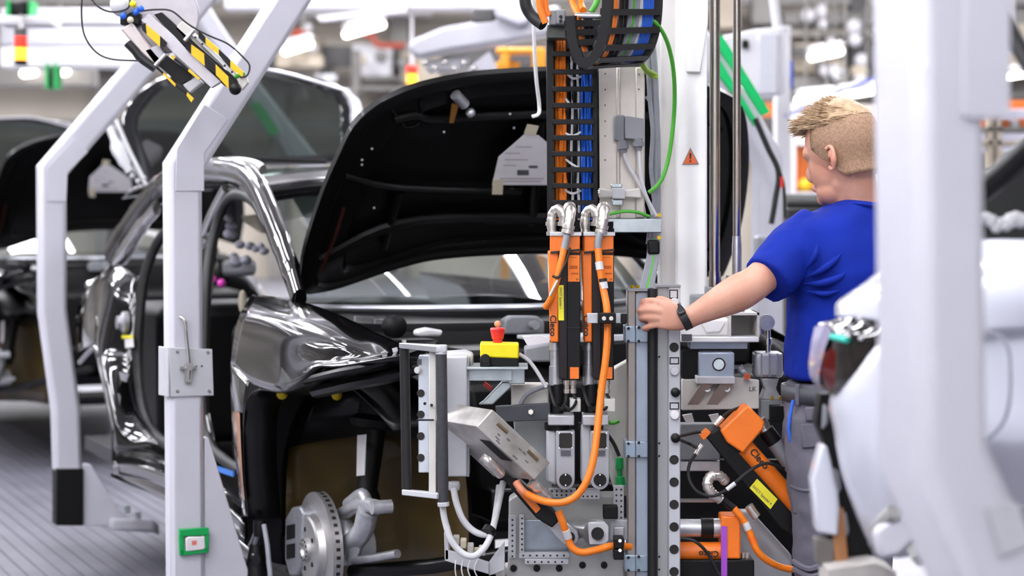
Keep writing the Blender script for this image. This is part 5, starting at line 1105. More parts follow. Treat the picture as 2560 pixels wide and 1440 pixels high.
# frame behind
t = thing('rear_frame', 'grey welded frame with steel rails behind the tilted nutrunner', 'frame', P(1800, 1440, 5.5))
m = MB(); m.poly([(1840, 1280), (1880, 1280), (1980, 1390), (1980, 1500), (1840, 1500)], 5.40, .06); m.build('foot_plate', GREYL, t, bevel=.004)
m = MB(); m.rect(1700, 1152, 1800, 1178, 5.52, .03); m.build('upper_rail', ALU, t, bevel=.002)
m = MB(); m.rect(1700, 1250, 1792, 1256, 5.52, .03); m.build('lower_rail', ALU, t)
m = MB(); m.rect(1700, 1060, 1800, 1150, 5.5, .05); m.build('panel', GREYP, t, bevel=.003)
for x in (1706, 1772):
    m = MB(); m.poly([(x, 1038), (x + 24, 1034), (x + 30, 1056), (x + 10, 1058)], 5.46, .01); m.build('white_reflector', PAPER, t)
m = MB(); m.rect(1700, 1150, 1990, 1500, 5.62, .03); m.build('dark_shroud', DARK, t)
# ================================================================= worker
SKIN = mat('skin', '#d39f88', .5, 0, 0, var=.05, scale=14, bump=.15, bscale=220, col2='#c58a72')
SHIRT = mat('blue_cotton', '#0a2792', .8, var=.08, scale=10, bump=.25, bscale=500, spec=.2)
TROUS = mat('grey_work_cotton', '#6d6a75', .85, var=.10, scale=14, bump=.3, bscale=400, spec=.2)
HAIRM = mat('blond_hair', '#b79a78', .55, var=0, scale=60, col2='#8d7254')
STUB = mat('cropped_hair', '#a5846a', .7, var=0, scale=160, col2='#86684f', bump=.4, bscale=600)
WY = 5.2
def loft(m, rings):
    n = len(rings[0]); vs = [p for r in rings for p in r]; k = len(rings)
    fs = [(i*n + j, i*n + (j+1) % n, (i+1)*n + (j+1) % n, (i+1)*n + j) for i in range(k-1) for j in range(n)]
    fs += [tuple(range(n-1, -1, -1)), tuple(range((k-1)*n, k*n))]
    m.add(vs, fs)
BY = math.radians(24)                      # body turned: back to the camera, chest away to the left
bx, by = Vector((math.cos(BY), math.sin(BY), 0)), Vector((-math.sin(BY), math.cos(BY), 0))
def ering(c, a, b, n=28, sq=2.4, xa=None, ya=None):
    xa = xa or bx; ya = ya or by; r = []
    for i in range(n):
        t_ = 2 * math.pi * i / n; cx, sx = math.cos(t_), math.sin(t_)
        r.append(c + xa * (a * math.copysign(abs(cx) ** (2 / sq), cx)) + ya * (b * math.copysign(abs(sx) ** (2 / sq), sx)))
    return r
def torso(m, grow, rows):
    k = S(WY); cs = catmull([Vector((r[0], r[1], r[2])) for r in rows], 4); ds = catmull([Vector((r[3], 0, 0)) for r in rows], 4)
    loft(m, [ering(P(c.x, c.y, WY), c.z / k / math.cos(BY) * .96 + grow, d.x + grow) for c, d in zip(cs, ds)])
TR = [(2140, 500, 50, .062), (2128, 520, 66, .07), (2118, 540, 96, .085), (2113, 570, 126, .10), (2112, 640, 128, .122), (2109, 700, 120, .125), (2100, 800, 111, .118), (2092, 880, 110, .115), (2090, 945, 112, .118), (2092, 1000, 116, .125)]
W_ = thing('person', 'blond worker in a blue shirt and grey trousers reaching for the column', 'person', P(2090, 1980, WY))
# head frame
fa = math.radians(47); pit = math.radians(13)
hf0 = Vector((-math.sin(fa), math.cos(fa), 0)); hl = Vector((-math.cos(fa), -math.sin(fa), 0))
hf = hf0 * math.cos(pit) - ZV * math.sin(pit); hu = ZV * math.cos(pit) + hf0 * math.sin(pit)
HC = P(2106, 355, WY)
HS = 1.05
def HP(x, y, z): return HC + (hf * x + hl * y + hu * z) * HS
def hell(m, c, r, n=20, k=14):
    b = MB(); b.sphere((0, 0, 0), 1, n, k); m.add([HP(c[0] + p.x * r[0], c[1] + p.y * r[1], c[2] + p.z * r[2]) for p in b.v], b.f)
m = MB()
hell(m, (0, 0, 0), (.100, .077, .096)); hell(m, (.040, 0, -.050), (.062, .057, .085)); hell(m, (.048, 0, -.112), (.046, .046, .038)); hell(m, (.075, 0, -.01), (.030, .056, .03))
hell(m, (.080, 0, -.125), (.020, .024, .020)); hell(m, (.108, 0, -.058), (.014, .012, .022)); hell(m, (.100, 0, -.04), (.012, .010, .025)); hell(m, (.097, 0, -.095), (.010, .022, .012))
hell(m, (-.03, 0, -.05), (.055, .055, .06)); hell(m, (.022, .014, -.095), (.036, .030, .036))
nk0 = HP(-.012, 0, -.06); nk1 = P(2142, 520, WY + .02)
loft(m, [ering(nk0.lerp(nk1, i / 6), .060 + .004 * (i / 6) ** 2, .060, 20, 2) for i in range(8)])
torso(m, -.016, TR[:-1])
# arm: shoulder, elbow, wrist
sh, el, wr = P(2012, 596, WY - .02), P(1885, 712, WY - .12), P(1722, 795, 5.085)
arm = [(sh, .062), (sh.lerp(el, .35), .056), (sh.lerp(el, .75), .047), (el + Vector((0, 0, .002)), .0455), (el.lerp(wr, .2), .049), (el.lerp(wr, .4), .046), (el.lerp(wr, .65), .037), (el.lerp(wr, .88), .0295), (wr, .0275), (P(1700, 797, 5.075), .028)]
c_ = catmull([a[0] for a in arm], 5); r_ = [v.x for v in catmull([Vector((a[1], 0, 0)) for a in arm], 5)]
m.tube(c_, r_, 18, flat=.88)
# hand: palm and fingers
pc = [(P(1706, 797, 5.078), .030, .020), (P(1688, 792, 5.068), .036, .018), (P(1668, 788, 5.066), .039, .0155), (P(1650, 786, 5.070), .038, .0135), (P(1641, 786, 5.074), .034, .011)]
loft(m, [ering(c, a, b, 18, 2.6, ZV, YV) for c, a, b in pc])
fing = [  # px path of each finger: knuckle, middle joint, end joint, tip
 [(1660, 762, 5.066), (1640, 753, 5.072), (1612, 754, 5.092), (1606, 762, 5.122), (1616, 770, 5.142)],
 [(1654, 778, 5.064), (1632, 774, 5.066), (1606, 775, 5.085), (1600, 780, 5.118), (1611, 786, 5.140)],
 [(1655, 794, 5.066), (1634, 794, 5.068), (1610, 794, 5.086), (1604, 798, 5.118), (1615, 803, 5.140)],
 [(1660, 808, 5.070), (1640, 812, 5.072), (1619, 818, 5.085), (1611, 822, 5.110), (1619, 824, 5.130)]]
for i, f_ in enumerate(fing):
    r = [.0105, .0100, .0098, .0090, .0078][0:5]; s_ = [1, 1.02, .97, .86][i]
    c_ = catmull([P(*q) for q in f_], 4); n = len(c_); rr_ = [v.x * s_ for v in catmull([Vector((x, 0, 0)) for x in r], 4)]
    m.tube(c_, rr_, 12); m.sphere(c_[-1], rr_[-1], 10, 8)
# thumb lies along the column top side
c_ = catmull([P(*q) for q in [(1690, 782, 5.09), (1676, 764, 5.10), (1660, 752, 5.115), (1646, 748, 5.125)]], 4); m.tube(c_, [.016, .014, .0115, .010], 12); m.sphere(c_[-1], .0095, 10, 8)
# hips and legs under the clothes
for (x, dy) in ((2040, -.03), (2150, .06)):
    m.tube([P(x + 10, 1010, WY + dy + .03), P(x, 1150, WY + dy), P(x - 2, 1400, WY + dy), P(x, 1620, WY + dy), P(x, 1880, WY + dy)], [.06, .062, .05, .05, .038], 14)
    ft = P(x, 1955, WY + dy); m.tube([ft + Vector((.02, -.05, .06)), ft + Vector((-.02, .04, .05)), ft + Vector((-.09, .16, .03))], [.045, .05, .035], 12)
# other arm, bent forward on the hidden side
m.tube(catmull([P(2215, 600, WY + .04), P(2250, 720, WY + .10), P(2200, 800, WY + .28), P(2150, 800, WY + .40)], 4), [.055, .046, .04, .03], 14); m.sphere(P(2140, 800, WY + .44), .04, 12, 8)
body = m.build('body', SKIN, W_, remesh=.0042, smth=4)
# ear
m = MB(); ec = HP(-.012, .074, -.045)
cur = [(.010, .026), (.000, .030), (-.012, .024), (-.016, .008), (-.012, -.010), (-.004, -.022), (.004, -.028), (.010, -.020)]
m.tube(catmull([ec + hf * a + hu * b + hl * (.012 - .004 * abs(b) / .03) - hl * (-.006 if a < -.008 else 0) for a, b in cur], 4), .0052, 8)
b = MB(); b.sphere((0, 0, 0), 1, 14, 8); m.add([ec + hf * (p.x * .012 - .002) + hu * (p.z * .024 + .002) + hl * (p.y * .008 + .004) for p in b.v], b.f)
m.tube(catmull([ec + hf * .002 + hu * .014 + hl * .010, ec + hf * -.007 + hu * .004 + hl * .012, ec + hf * -.003 + hu * -.010 + hl * .012], 4), .003, 6)
m.build('ear', mat('ear_skin', '#dd9a82', .5, var=.04, scale=20), W_, smth=2)
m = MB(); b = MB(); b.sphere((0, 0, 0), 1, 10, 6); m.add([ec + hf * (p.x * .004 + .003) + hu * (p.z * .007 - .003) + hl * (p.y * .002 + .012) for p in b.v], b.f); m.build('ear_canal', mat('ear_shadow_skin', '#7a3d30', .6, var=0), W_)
# cropped sides of the hair
m = MB(); rows = []
for i in range(13):
    el_ = math.radians(-70 + i * (160 / 12)); row = []
    for j in range(25):
        az = math.radians(62 + j * (236 / 24))     # from the left temple round the back to the right temple
        lo = -.5
        x, y, z = math.cos(el_) * math.cos(az), math.cos(el_) * math.sin(az), math.sin(el_)
        zz = z * .0975; lim = -.098 + .098 * max(0, math.cos(az) + .45) ** 1.1
        q_ = max(zz, lim); ww = math.sqrt(max(.0, 1 - (max(q_, -.055) / .0975) ** 2)); ca, sa = math.cos(az), math.sin(az); row.append(HP(ca * ww * .1022 if ca < 0 else ca * ww * .1015, sa * ww * .079, q_))
    rows.append(row)
m.grid(rows); m.build('cropped_hair', STUB, W_, smooth=80, solid=.002)
# longer top hair: a cap with locks
m = MB(); rows = []
for i in range(9):
    el_ = math.radians(28 + i * 7.75); row = []
    for j in range(36):
        az = 2 * math.pi * j / 36; g = 1 + .05 * (i / 8) + .03 * mnoise.noise(Vector((i * .7, j * .9, 3)))
        row.append(HP(math.cos(el_) * math.cos(az) * .104 * g + .004, math.cos(el_) * math.sin(az) * .081 * g, math.sin(el_) * .102 * g + (.004)))
    rows.append(row)
m.grid(rows, closed=True); m.build('top_hair', HAIRM, W_, smooth=80)
m = MB(); rr = random.Random(11)
def lock(p0, d0, L, r, bend):
    pts = []; p = p0.copy(); d = d0.normalized()
    for k in range(5):
        pts.append(p.copy()); p = p + d * (L / 4); d = (d + bend * .35).normalized()
    m.tube(pts, [r, r * 1.05, r * .9, r * .6, r * .15], 5)
for k in range(1500):
    el_ = math.radians(rr.uniform(22, 88)); az = rr.uniform(0, 2 * math.pi)
    n_ = Vector((math.cos(el_) * math.cos(az), math.cos(el_) * math.sin(az), math.sin(el_)))
    p0 = HP(n_.x * .103 + .003, n_.y * .080, n_.z * .104)
    nd = (hf * n_.x + hl * n_.y + hu * n_.z)
    dr = nd * (.55 if n_.x > -.2 else .15) + hf * .9 + hl * rr.uniform(-.45, .6) + hu * rr.uniform(-.1, .45)
    L = rr.uniform(.018, .034) * (1.2 if n_.x > .3 else 1)
    lock(p0, dr, L, rr.uniform(.0010, .0021), -hu * rr.uniform(.1, .5) + hl * rr.uniform(-.3, .3))
for k in range(260):   # fringe sticking forward
    y = rr.uniform(-.06, .07); p0 = HP(.085 + rr.uniform(-.012, .012), y, .058 + rr.uniform(-.015, .022))
    lock(p0, hf * 1.0 + hu * rr.uniform(-.15, .45) + hl * rr.uniform(-.2, .35), rr.uniform(.012, .024), rr.uniform(.0010, .002), -hu * rr.uniform(.0, .45))
tag(m.build('hair_locks', HAIRM, W_), kind='stuff')
# ---- shirt
m = MB(); torso(m, .012, [(2141, 506, 54, .060)] + TR[1:-1])
sl = [(P(2050, 575, WY), .075), (P(2014, 604, WY - .01), .074), (P(1980, 632, WY - .04), .074), (P(1952, 662, WY - .07), .072), (P(1928, 692, WY - .095), .070), (P(1918, 703, WY - .105), .069)]
m.tube(catmull([a[0] for a in sl], 4), [v.x for v in catmull([Vector((a[1], 0, 0)) for a in sl], 4)], 24, flat=.95)
m.tube([P(2180, 580, WY + .03), P(2225, 620, WY + .06), P(2245, 700, WY + .1)], [.075, .075, .07], 18)
cl = bpy.data.textures.new('cloth_folds', 'CLOUDS'); cl.noise_scale = .11; cl.noise_depth = 2
sh_o = m.build('shirt', SHIRT, W_, remesh=.007, smth=6, disp=(cl, .016))
# folds under the arm
m = MB()
for pts, r in [([(1998, 690), (2030, 672), (2062, 648), (2080, 630)], .009), ([(1996, 705), (2030, 702), (2070, 690), (2098, 670)], .010), ([(1998, 722), (2040, 728), (2075, 720)], .007), ([(2000, 668), (2016, 640), (2024, 608)], .008), ([(2000, 920), (2010, 880), (2015, 830)], .007), ([(2022, 935), (2036, 900), (2046, 850)], .006)]:
    k = S(WY)
    cc = []
    for (x, y) in pts:
        q = P(x, y, WY); 
        # find the back surface of the torso at this height
        cx = next((r0[0] + (r1[0]-r0[0]) * (y - r0[1]) / (r1[1]-r0[1]) for r0, r1 in zip(TR, TR[1:]) if r0[1] <= y <= r1[1]), 2100)
        hw = next((r0[2] + (r1[2]-r0[2]) * (y - r0[1]) / (r1[1]-r0[1]) for r0, r1 in zip(TR, TR[1:]) if r0[1] <= y <= r1[1]), 112) / k + .012
        hd = next((r0[3] + (r1[3]-r0[3]) * (y - r0[1]) / (r1[1]-r0[1]) for r0, r1 in zip(TR, TR[1:]) if r0[1] <= y <= r1[1]), .118) + .012
        u_ = max(-.98, min(.98, (x - cx) / k / hw / math.cos(BY)))
        cc.append(q + YV * (-hd * math.sqrt(max(.02, 1 - abs(u_) ** 2.4)) + u_ * hw * math.sin(BY)))
    cs = catmull(cc, 5); n = len(cs); m.tube(cs, [r * max(.12, math.sin(math.pi * (i + .3) / (n - .4))) for i in range(n)], 10)
m.build_each('shirt_fold', SHIRT, W_, smooth=80)
m = MB(); m.tube(catmull([P(2094, 512, WY - .01), P(2118, 508, WY - .05), P(2150, 510, WY - .072), P(2185, 514, WY - .06), P(2206, 514, WY)], 5), .009, 8, flat=1.5); m.build('collar', SHIRT, W_)
# ---- trousers, belt
m = MB(); k = S(WY)
loft(m, [ering(P(2092, y, WY), hw / k, hd, 28) for y, hw, hd in [(950, 118, .132), (1000, 122, .138), (1060, 126, .142), (1110, 126, .142)]])
def trleg(x0, dy):
    pts = [(P(x0 + 6, 1040, WY + dy), .098), (P(x0, 1120, WY + dy), .095), (P(x0 - 2, 1230, WY + dy), .084), (P(x0 + 4, 1320, WY + dy), .078), (P(x0 + 6, 1420, WY + dy), .074), (P(x0 + 6, 1600, WY + dy), .07), (P(x0 + 8, 1900, WY + dy), .07)]
    m.tube(catmull([a[0] for a in pts], 4), [v.x for v in catmull([Vector((a[1], 0, 0)) for a in pts], 4)], 22)
trleg(2052, -.035); trleg(2155, .06)
cl2 = bpy.data.textures.new('trouser_folds', 'CLOUDS'); cl2.noise_scale = .07; cl2.noise_depth = 2
m.build('trousers', TROUS, W_, remesh=.008, smth=4, disp=(cl2, .016))
m = MB(); rb = [ering(P(2090, y, WY), 124 / k, .141, 40) for y in (962, 1000)]; m.grid(rb, closed=True); m.build('belt', mat('dark_grey_belt', '#4a4d52', .5, var=.05), W_, solid=.006)
for x in (1992, 2062):
    m = MB(); q = ering(P(2090, 980, WY), 126 / k, .146, 200); best = min((p for p in q if p.y < WY + .03), key=lambda p: abs(1280 + F * p.x / (p.y * CT - (p.z - CH) * ST) - x)); m.box(best, (.012, .012, .056)); m.build('belt_loop', TROUS, W_, bevel=.003)
def legpt(x, y, o=.004):
    cx = 2052; r = .095 if y < 1150 else .084 if y < 1280 else .076
    u_ = max(-.97, min(.97, (x - cx) / k / r)); return P(x, y, WY - .035) + YV * (-(r + o) * math.sqrt(1 - u_ * u_))
m = MB(); m.tube(catmull([P(1983, 1000, WY - .075), P(1975, 1040, WY - .08), P(1972, 1075, WY - .08), P(1979, 1112, WY - .075)], 5), .0045, 8); m.build('blue_piping', mat('blue_piping', '#2a62d0', .7, var=.04), W_)
for pts in [[(1990, 1052), (2040, 1046), (2042, 1105), (1994, 1112)], [(1976, 1222), (2030, 1218), (2032, 1266), (2018, 1280), (1978, 1280)], [(2000, 1010), (2045, 1006), (2046, 1040), (2002, 1044)]]:
    m = MB(); a = [legpt(x, y, .010) for x, y in pts]; m.prism(a, YV * .012); m.build('pocket_flap', mat('grey_pocket_cotton', '#65626d', .85, var=.1, scale=20, bump=.3, bscale=400), W_, bevel=.004)
m = MB(); m.tube(catmull([legpt(1974, 1212, .006), legpt(2000, 1216, .008), legpt(2034, 1210, .006)], 4), .004, 6); m.tube(catmull([legpt(1980, 1400, .006), legpt(2010, 1410, .01), legpt(2040, 1400, .006)], 4), .008, 6); m.tube(catmull([legpt(1982, 1418, .006), legpt(2015, 1428, .01), legpt(2044, 1420, .006)], 4), .008, 6); m.build_each('trouser_crease', TROUS, W_)
# ---- wrist band
d = (el - wr).normalized(); q = P(1707, 792, 5.078)
q = wr + d * .0 + (P(1708, 793, 5.08) - wr) * .9
m = MB()
m.lathe(q - d * .011, d, [(0, .0318), (.001, .034), (.02, .035), (.021, .0325)], 28, cap=False); m.build('wristband', mat('black_silicone', '#1b1c20', .5, var=.04), W_, smooth=60)
m = MB(); wn = (ZV * .75 - YV * .66); wn = (wn - d * wn.dot(d)).normalized(); R = Matrix((d, wn.cross(d) * -1, wn)).transposed(); m.box(q + wn * .034, (.022, .036, .010), R); m.build('watch_case', mat('watch_glass', '#17191d', .15, 0, .6, var=0), W_, bevel=.004)
# shoes, mostly out of frame
for (x, dy) in ((2040, -.03), (2150, .06)):
    ft = P(x, 1955, WY + dy); ft.z = .0
    m = MB(); m.tube(catmull([ft + Vector((.03, -.08, .05)), ft + Vector((0, 0, .055)), ft + Vector((-.06, .12, .045)), ft + Vector((-.09, .19, .03))], 4), [.045, .056, .05, .03], 14); m.build('shoe', BLACK, W_)
# ================================================================= white car at right, in front of the worker
CW = mat('white_car_paint', '#cdcfd9', .25, 0, .8, var=.0)
wc = thing('white_car', 'white car body with a dark tail lamp behind the right carrier leg', 'car', P(2400, 1700, 3.3))
D0 = 3.25
# quarter panel rows (px,py,Y) from its rear edge to the right
def rows3(rs): return [[P(*q) for q in r] for r in rs]
m = MB()
m.sgrid(rows3([
 [(2182, 868, 3.30), (2200, 850, 3.26), (2260, 835, 3.20), (2380, 820, 3.12), (2700, 800, 2.95)],
 [(2140, 918, 3.32), (2175, 900, 3.25), (2250, 885, 3.19), (2380, 880, 3.11), (2700, 870, 2.94)],
 [(2078, 992, 3.36), (2130, 985, 3.27), (2230, 985, 3.20), (2380, 985, 3.12), (2700, 980, 2.95)],
 [(2088, 1080, 3.36), (2140, 1080, 3.27), (2230, 1080, 3.20), (2380, 1075, 3.13), (2700, 1085, 2.96)],
 [(2106, 1180, 3.36), (2155, 1180, 3.28), (2235, 1180, 3.21), (2380, 1120, 3.15), (2700, 1150, 2.99)],
 [(2140, 1280, 3.37), (2180, 1280, 3.30), (2250, 1285, 3.24), (2400, 1210, 3.24), (2700, 1300, 3.1)],
 [(2178, 1372, 3.38), (2205, 1385, 3.32), (2270, 1390, 3.28), (2420, 1330, 3.3), (2700, 1420, 3.2)]]), 5, 5)
m.build('quarter_panel', CW, wc, solid=.004, smooth=70)
m = MB()
m.sgrid(rows3([
 [(2182, 694, 3.40), (2240, 640, 3.30), (2360, 610, 3.16), (2480, 600, 3.06), (2700, 604, 2.92)],
 [(2140, 724, 3.40), (2220, 690, 3.28), (2360, 670, 3.13), (2480, 665, 3.04), (2700, 660, 2.90)],
 [(2094, 758, 3.40), (2180, 745, 3.28), (2360, 750, 3.10), (2480, 740, 3.02), (2700, 740, 2.90)],
 [(2090, 790, 3.38), (2180, 800, 3.27), (2360, 830, 3.10), (2480, 830, 3.03), (2700, 820, 2.93)]]), 5, 5)
m.build('rear_shoulder', CW, wc, solid=.004, smooth=70)
# flap outline
m = MB(); m.tpx([(2440, 826, 3.0), (2490, 836, 2.985), (2520, 872, 2.97), (2526, 940, 2.965), (2522, 1010, 2.965), (2505, 1060, 2.975), (2470, 1096, 2.99), (2440, 1102, 3.0)], .0030, 6); m.build('flap_gap', mat('panel_gap', '#8a8c96', .6, var=0), wc)
# tail lamp
m = MB()
m.sgrid(rows3([
 [(2078, 800, 3.42), (2120, 792, 3.34), (2180, 800, 3.28), (2240, 815, 3.23)],
 [(2040, 815, 3.46), (2090, 830, 3.34), (2170, 845, 3.27), (2240, 850, 3.23)],
 [(2028, 870, 3.47), (2080, 880, 3.34), (2160, 890, 3.27), (2220, 885, 3.24)],
 [(2024, 930, 3.47), (2070, 940, 3.35), (2120, 945, 3.29), (2165, 930, 3.27)],
 [(2038, 960, 3.46), (2062, 975, 3.37), (2080, 985, 3.33), (2105, 968, 3.30)]]), 5, 5)
m.build('tail_lamp_glass', mat('smoked_lamp_glass', '#1a1615', .08, 0, .8, var=0), wc, smooth=70)
m = MB(); m.sgrid(rows3([[(2060, 885, 3.33), (2080, 870, 3.325), (2090, 885, 3.318)], [(2052, 930, 3.335), (2072, 930, 3.325), (2088, 930, 3.318)], [(2062, 965, 3.355), (2075, 975, 3.34), (2086, 968, 3.325)]]), 3, 4); m.build('red_reflector', mat('dark_red_lens', '#5a1210', .1, 0, .6, var=.1), wc, smooth=70)
m = MB(); m.sgrid(rows3([[(2036, 818, 3.455), (2060, 810, 3.41), (2080, 826, 3.345)], [(2026, 870, 3.462), (2045, 868, 3.41), (2062, 872, 3.355)], [(2022, 930, 3.462), (2036, 932, 3.42), (2048, 930, 3.37)], [(2036, 958, 3.455), (2042, 962, 3.43), (2050, 960, 3.38)]]), 3, 4); m.build('clear_lens', mat('lilac_clear_lens', '#b9b3cf', .08, 0, .8, var=.15, scale=30), wc, smooth=70)
m = MB(); m.tpx([(2080, 842, 3.325), (2100, 846, 3.31), (2118, 850, 3.295)], .006); m.build('turquoise_clip', mat('turquoise_clip', '#39c4ad', .4, var=0), wc)
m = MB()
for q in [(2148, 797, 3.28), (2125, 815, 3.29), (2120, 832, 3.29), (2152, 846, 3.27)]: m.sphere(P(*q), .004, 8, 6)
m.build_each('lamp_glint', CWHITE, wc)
# open bumper area below the lamp
m = MB(); m.poly([(2052, 985), (2076, 985), (2110, 1180), (2180, 1370), (2180, 1500), (2050, 1500), (2075, 1300), (2080, 1150), (2040, 1060)], 3.44, .05); m.build('bumper_recess', DARK, wc)
m = MB(); m.poly([(2052, 1118), (2060, 1108), (2070, 1120), (2096, 1230), (2100, 1270), (2096, 1342), (2042, 1332), (2036, 1260), (2030, 1200)], 3.41, .05); m.build('white_bracket', CW, wc, bevel=.006)
for pts in [[(2060, 1010), (2074, 1020), (2070, 1060), (2056, 1075)], [(2085, 1170), (2098, 1180), (2104, 1220), (2094, 1240)], [(2100, 1290), (2116, 1280), (2124, 1330), (2106, 1360)]]:
    m = MB(); m.poly(pts, 3.425, .02); m.build('grey_rib', GREYP, wc, bevel=.003)
m = MB(); m.poly([(2080, 1290), (2108, 1270), (2122, 1420), (2090, 1440)], 3.42, .03); m.build('cardboard_guard', mat('brown_board', '#a8744a', .8, var=.08), wc)
m = MB(); m.poly([(2036, 1345), (2088, 1350), (2086, 1420), (2044, 1415)], 3.42, .03); m.build('tow_cover', mat('grey_brown', '#6a6460', .7, var=.08), wc, bevel=.004)
m = MB(); m.poly([(2185, 1330), (2230, 1290), (2290, 1300), (2300, 1340), (2250, 1390), (2200, 1400)], 3.2, .03); m.build('bumper_bracket', WHITE, wc, bevel=.008)
m = MB(); m.tpx([(2196, 1322, 3.27), (2215, 1300, 3.22), (2236, 1280, 3.2)], .014, 8); m.tpx([(2285, 1392, 3.2), (2320, 1370, 3.19), (2360, 1340, 3.18)], .018, 8); m.build_each('panel_slot', mat('slot_grey', '#9c9b98', .6, var=.1), wc)
m = MB(); m.poly([(2070, 1424), (2190, 1408), (2240, 1430), (2250, 1500), (2070, 1500)], 3.36, .1); m.build('under_tray', mat('pale_under_tray', '#b7b2ac', .6, var=.06), wc)
m = MB(); m.poly([(2500, 1250), (2700, 1320), (2700, 1360), (2510, 1290)], 3.0, .03); m.build('wheel_arch_gap', mat('arch_grey', '#7d7c80', .6, var=.05), wc)
m = MB(); m.poly([(2540, 1350), (2720, 1370), (2720, 1600), (2620, 1600)], 3.12, .05); m.build('wheel_recess', mat('dark_red_recess', '#3a1418', .6, var=.1), wc)
# rear window area, dark
m = MB(); m.poly([(2450, 470), (2570, 360), (2720, 300), (2720, 610), (2450, 605)], 3.28, .03); m.build('side_glass', GLASS, wc)
m = MB(); m.tpx([(2452, 480, 3.2), (2510, 430, 3.18), (2600, 350, 3.15), (2720, 290, 3.1)], .02, 10); m.build('window_pillar', INNER, wc)
m = MB()
for i in range(9):
    rr = random.Random(90 + i); m.sphere(P(2455 + i * 12, 555 + rr.uniform(-14, 14), 3.245), rr.uniform(.008, .014), 8, 6)
m.build_each('white_clip', CWHITE, wc)
m = MB(); m.cyl(P(2478, -10, 3.0), P(2580, 175, 2.9), .013, n=14); m.build('tailgate_strut', BLACK, wc)
# ================================================================= hazard striped gripper at upper left
GY = 5.75
t = thing('centring_gripper', 'hazard striped yellow and black gripper hanging over the carrier legs', 'gripper', P(450, 250, GY))
def gp(x, y, o=0): return (x, y, GY + o)
m = MB(); m.poly([gp(300, 72), gp(330, 56), gp(382, 122), gp(408, 152), gp(392, 168), gp(350, 130)], GY, .06); m.build('aluminium_body', mat('matt_aluminium', '#cdc3bf', .4, .5, var=.06), t, bevel=.005)
m = MB(); m.poly([gp(352, 50), gp(372, 34), gp(520, 160), gp(560, 200), gp(528, 220), gp(430, 130)], GY + .02, .03); m.build('backing_plate', mat('light_plate', '#c9c6cb', .4, .4, var=.05), t, bevel=.002)
m = MB(); m.poly([gp(384, 36), gp(404, 30), gp(500, 118), gp(600, 206), gp(596, 232), gp(560, 214), gp(470, 130)], GY + .0, .02); m.build('black_rail', BLACK, t, bevel=.002)
def strip(m, a, b, w, f0, f1, sk, Y, d):
    a = Vector(a); b = Vector(b); t_ = (b - a); n_ = Vector((-t_.y, t_.x)).normalized() * w
    q = [a + t_ * f0, a + t_ * f1, a + t_ * (f1 + sk) + n_, a + t_ * (f0 + sk) + n_]
    m.poly([(p.x, p.y) for p in q], Y, d)
def hazard(a, b, w, n, Y, sk):
    for i in range(n):
        m = MB(); strip(m, a, b, w, i / n, (i + 1) / n, sk / n, Y, .012); m.build('hazard_stripe', HAZY if i % 2 == 0 else BLACK, t)
for pts, mm in [([(364,60),(400,90),(400,117),(367,87)], HAZY), ([(400,90),(417,106),(413,117),(400,117)], BLACK), ([(352,60),(364,58),(367,86),(356,76)], BLACK),
 ([(496,74),(514,93),(514,111),(496,94)], BLACK), ([(514,93),(547,122),(547,138),(514,111)], HAZY), ([(547,122),(576,150),(576,171),(547,138)], BLACK), ([(576,150),(608,179),(606,192),(576,171)], HAZY),
 ([(462,96),(478,111),(478,136),(464,122)], BLACK), ([(478,111),(510,134),(512,165),(478,136)], HAZY), ([(510,134),(539,161),(540,187),(512,165)], BLACK), ([(539,161),(571,192),(572,222),(540,187)], HAZY), ([(571,192),(596,214),(590,232),(572,222)], BLACK),
 ([(392,166),(409,181),(407,186),(391,172)], BLACK), ([(409,181),(439,210),(438,217),(407,186)], HAZY), ([(439,210),(468,231),(466,238),(438,217)], BLACK), ([(468,231),(484,246),(478,256),(466,238)], HAZY),
 ([(428,136),(438,144),(434,150),(426,142)], HAZY), ([(438,144),(472,172),(470,178),(434,150)], BLACK), ([(472,172),(500,196),(497,200),(470,178)], HAZY)]:
    m = MB(); m.poly(pts, GY - .03, .012); m.build('hazard_stripe', mm, t)
m = MB(); m.poly([gp(476, 86), gp(486, 82), gp(600, 190), gp(592, 200)], GY - .05, .02); m.build('linear_rail', ALU, t, bevel=.002)
for q in [(488, 94), (506, 110), (562, 164), (580, 180)]:
    m = MB(); m.cyl(P(q[0], q[1], GY - .05), P(q[0], q[1], GY - .055), .0035, n=8); m.build('rail_screw', INK, t)
m = MB(); m.poly([gp(436, 70), gp(456, 52), gp(486, 78), gp(466, 102)], GY - .04, .05); m.build('slide_block', CREAM, t, bevel=.003)
m = MB(); m.poly([gp(360, 125), gp(396, 112), gp(414, 140), gp(388, 164)], GY - .035, .05); m.build('clamp_body', GREYL, t, bevel=.003)
m = MB(); m.cyl(P(388, 164, GY - .04), P(414, 136, GY - .04), .006, n=10); m.cyl(P(462, 102, GY - .055), P(486, 74, GY - .055), .006, n=10); m.build_each('steel_pin', ALU, t)
m = MB(); m.poly([gp(396, 164), gp(416, 138), gp(482, 186), gp(478, 200), gp(460, 206), gp(456, 216)], GY - .02, .03); m.build('black_pad', DARK, t)
m = MB(); m.poly([gp(456, 212), gp(490, 192), gp(506, 206), gp(474, 232)], GY - .03, .04); m.build('end_block', GREYL, t, bevel=.003)
m = MB(); m.tpx([gp(318, 108), gp(336, 126), gp(352, 146), gp(388, 172)], .012, 8); m.build('black_hose', RUBBER, t)
m = MB(); m.tpx([gp(586, 192), gp(600, 188), gp(612, 182)], .006, 8); m.build('green_connector', CGREEN, t)
m = MB(); m.sphere(P(588, 222, GY - .03), .018, 12, 8); m.build('rubber_stop', BLACK, t)
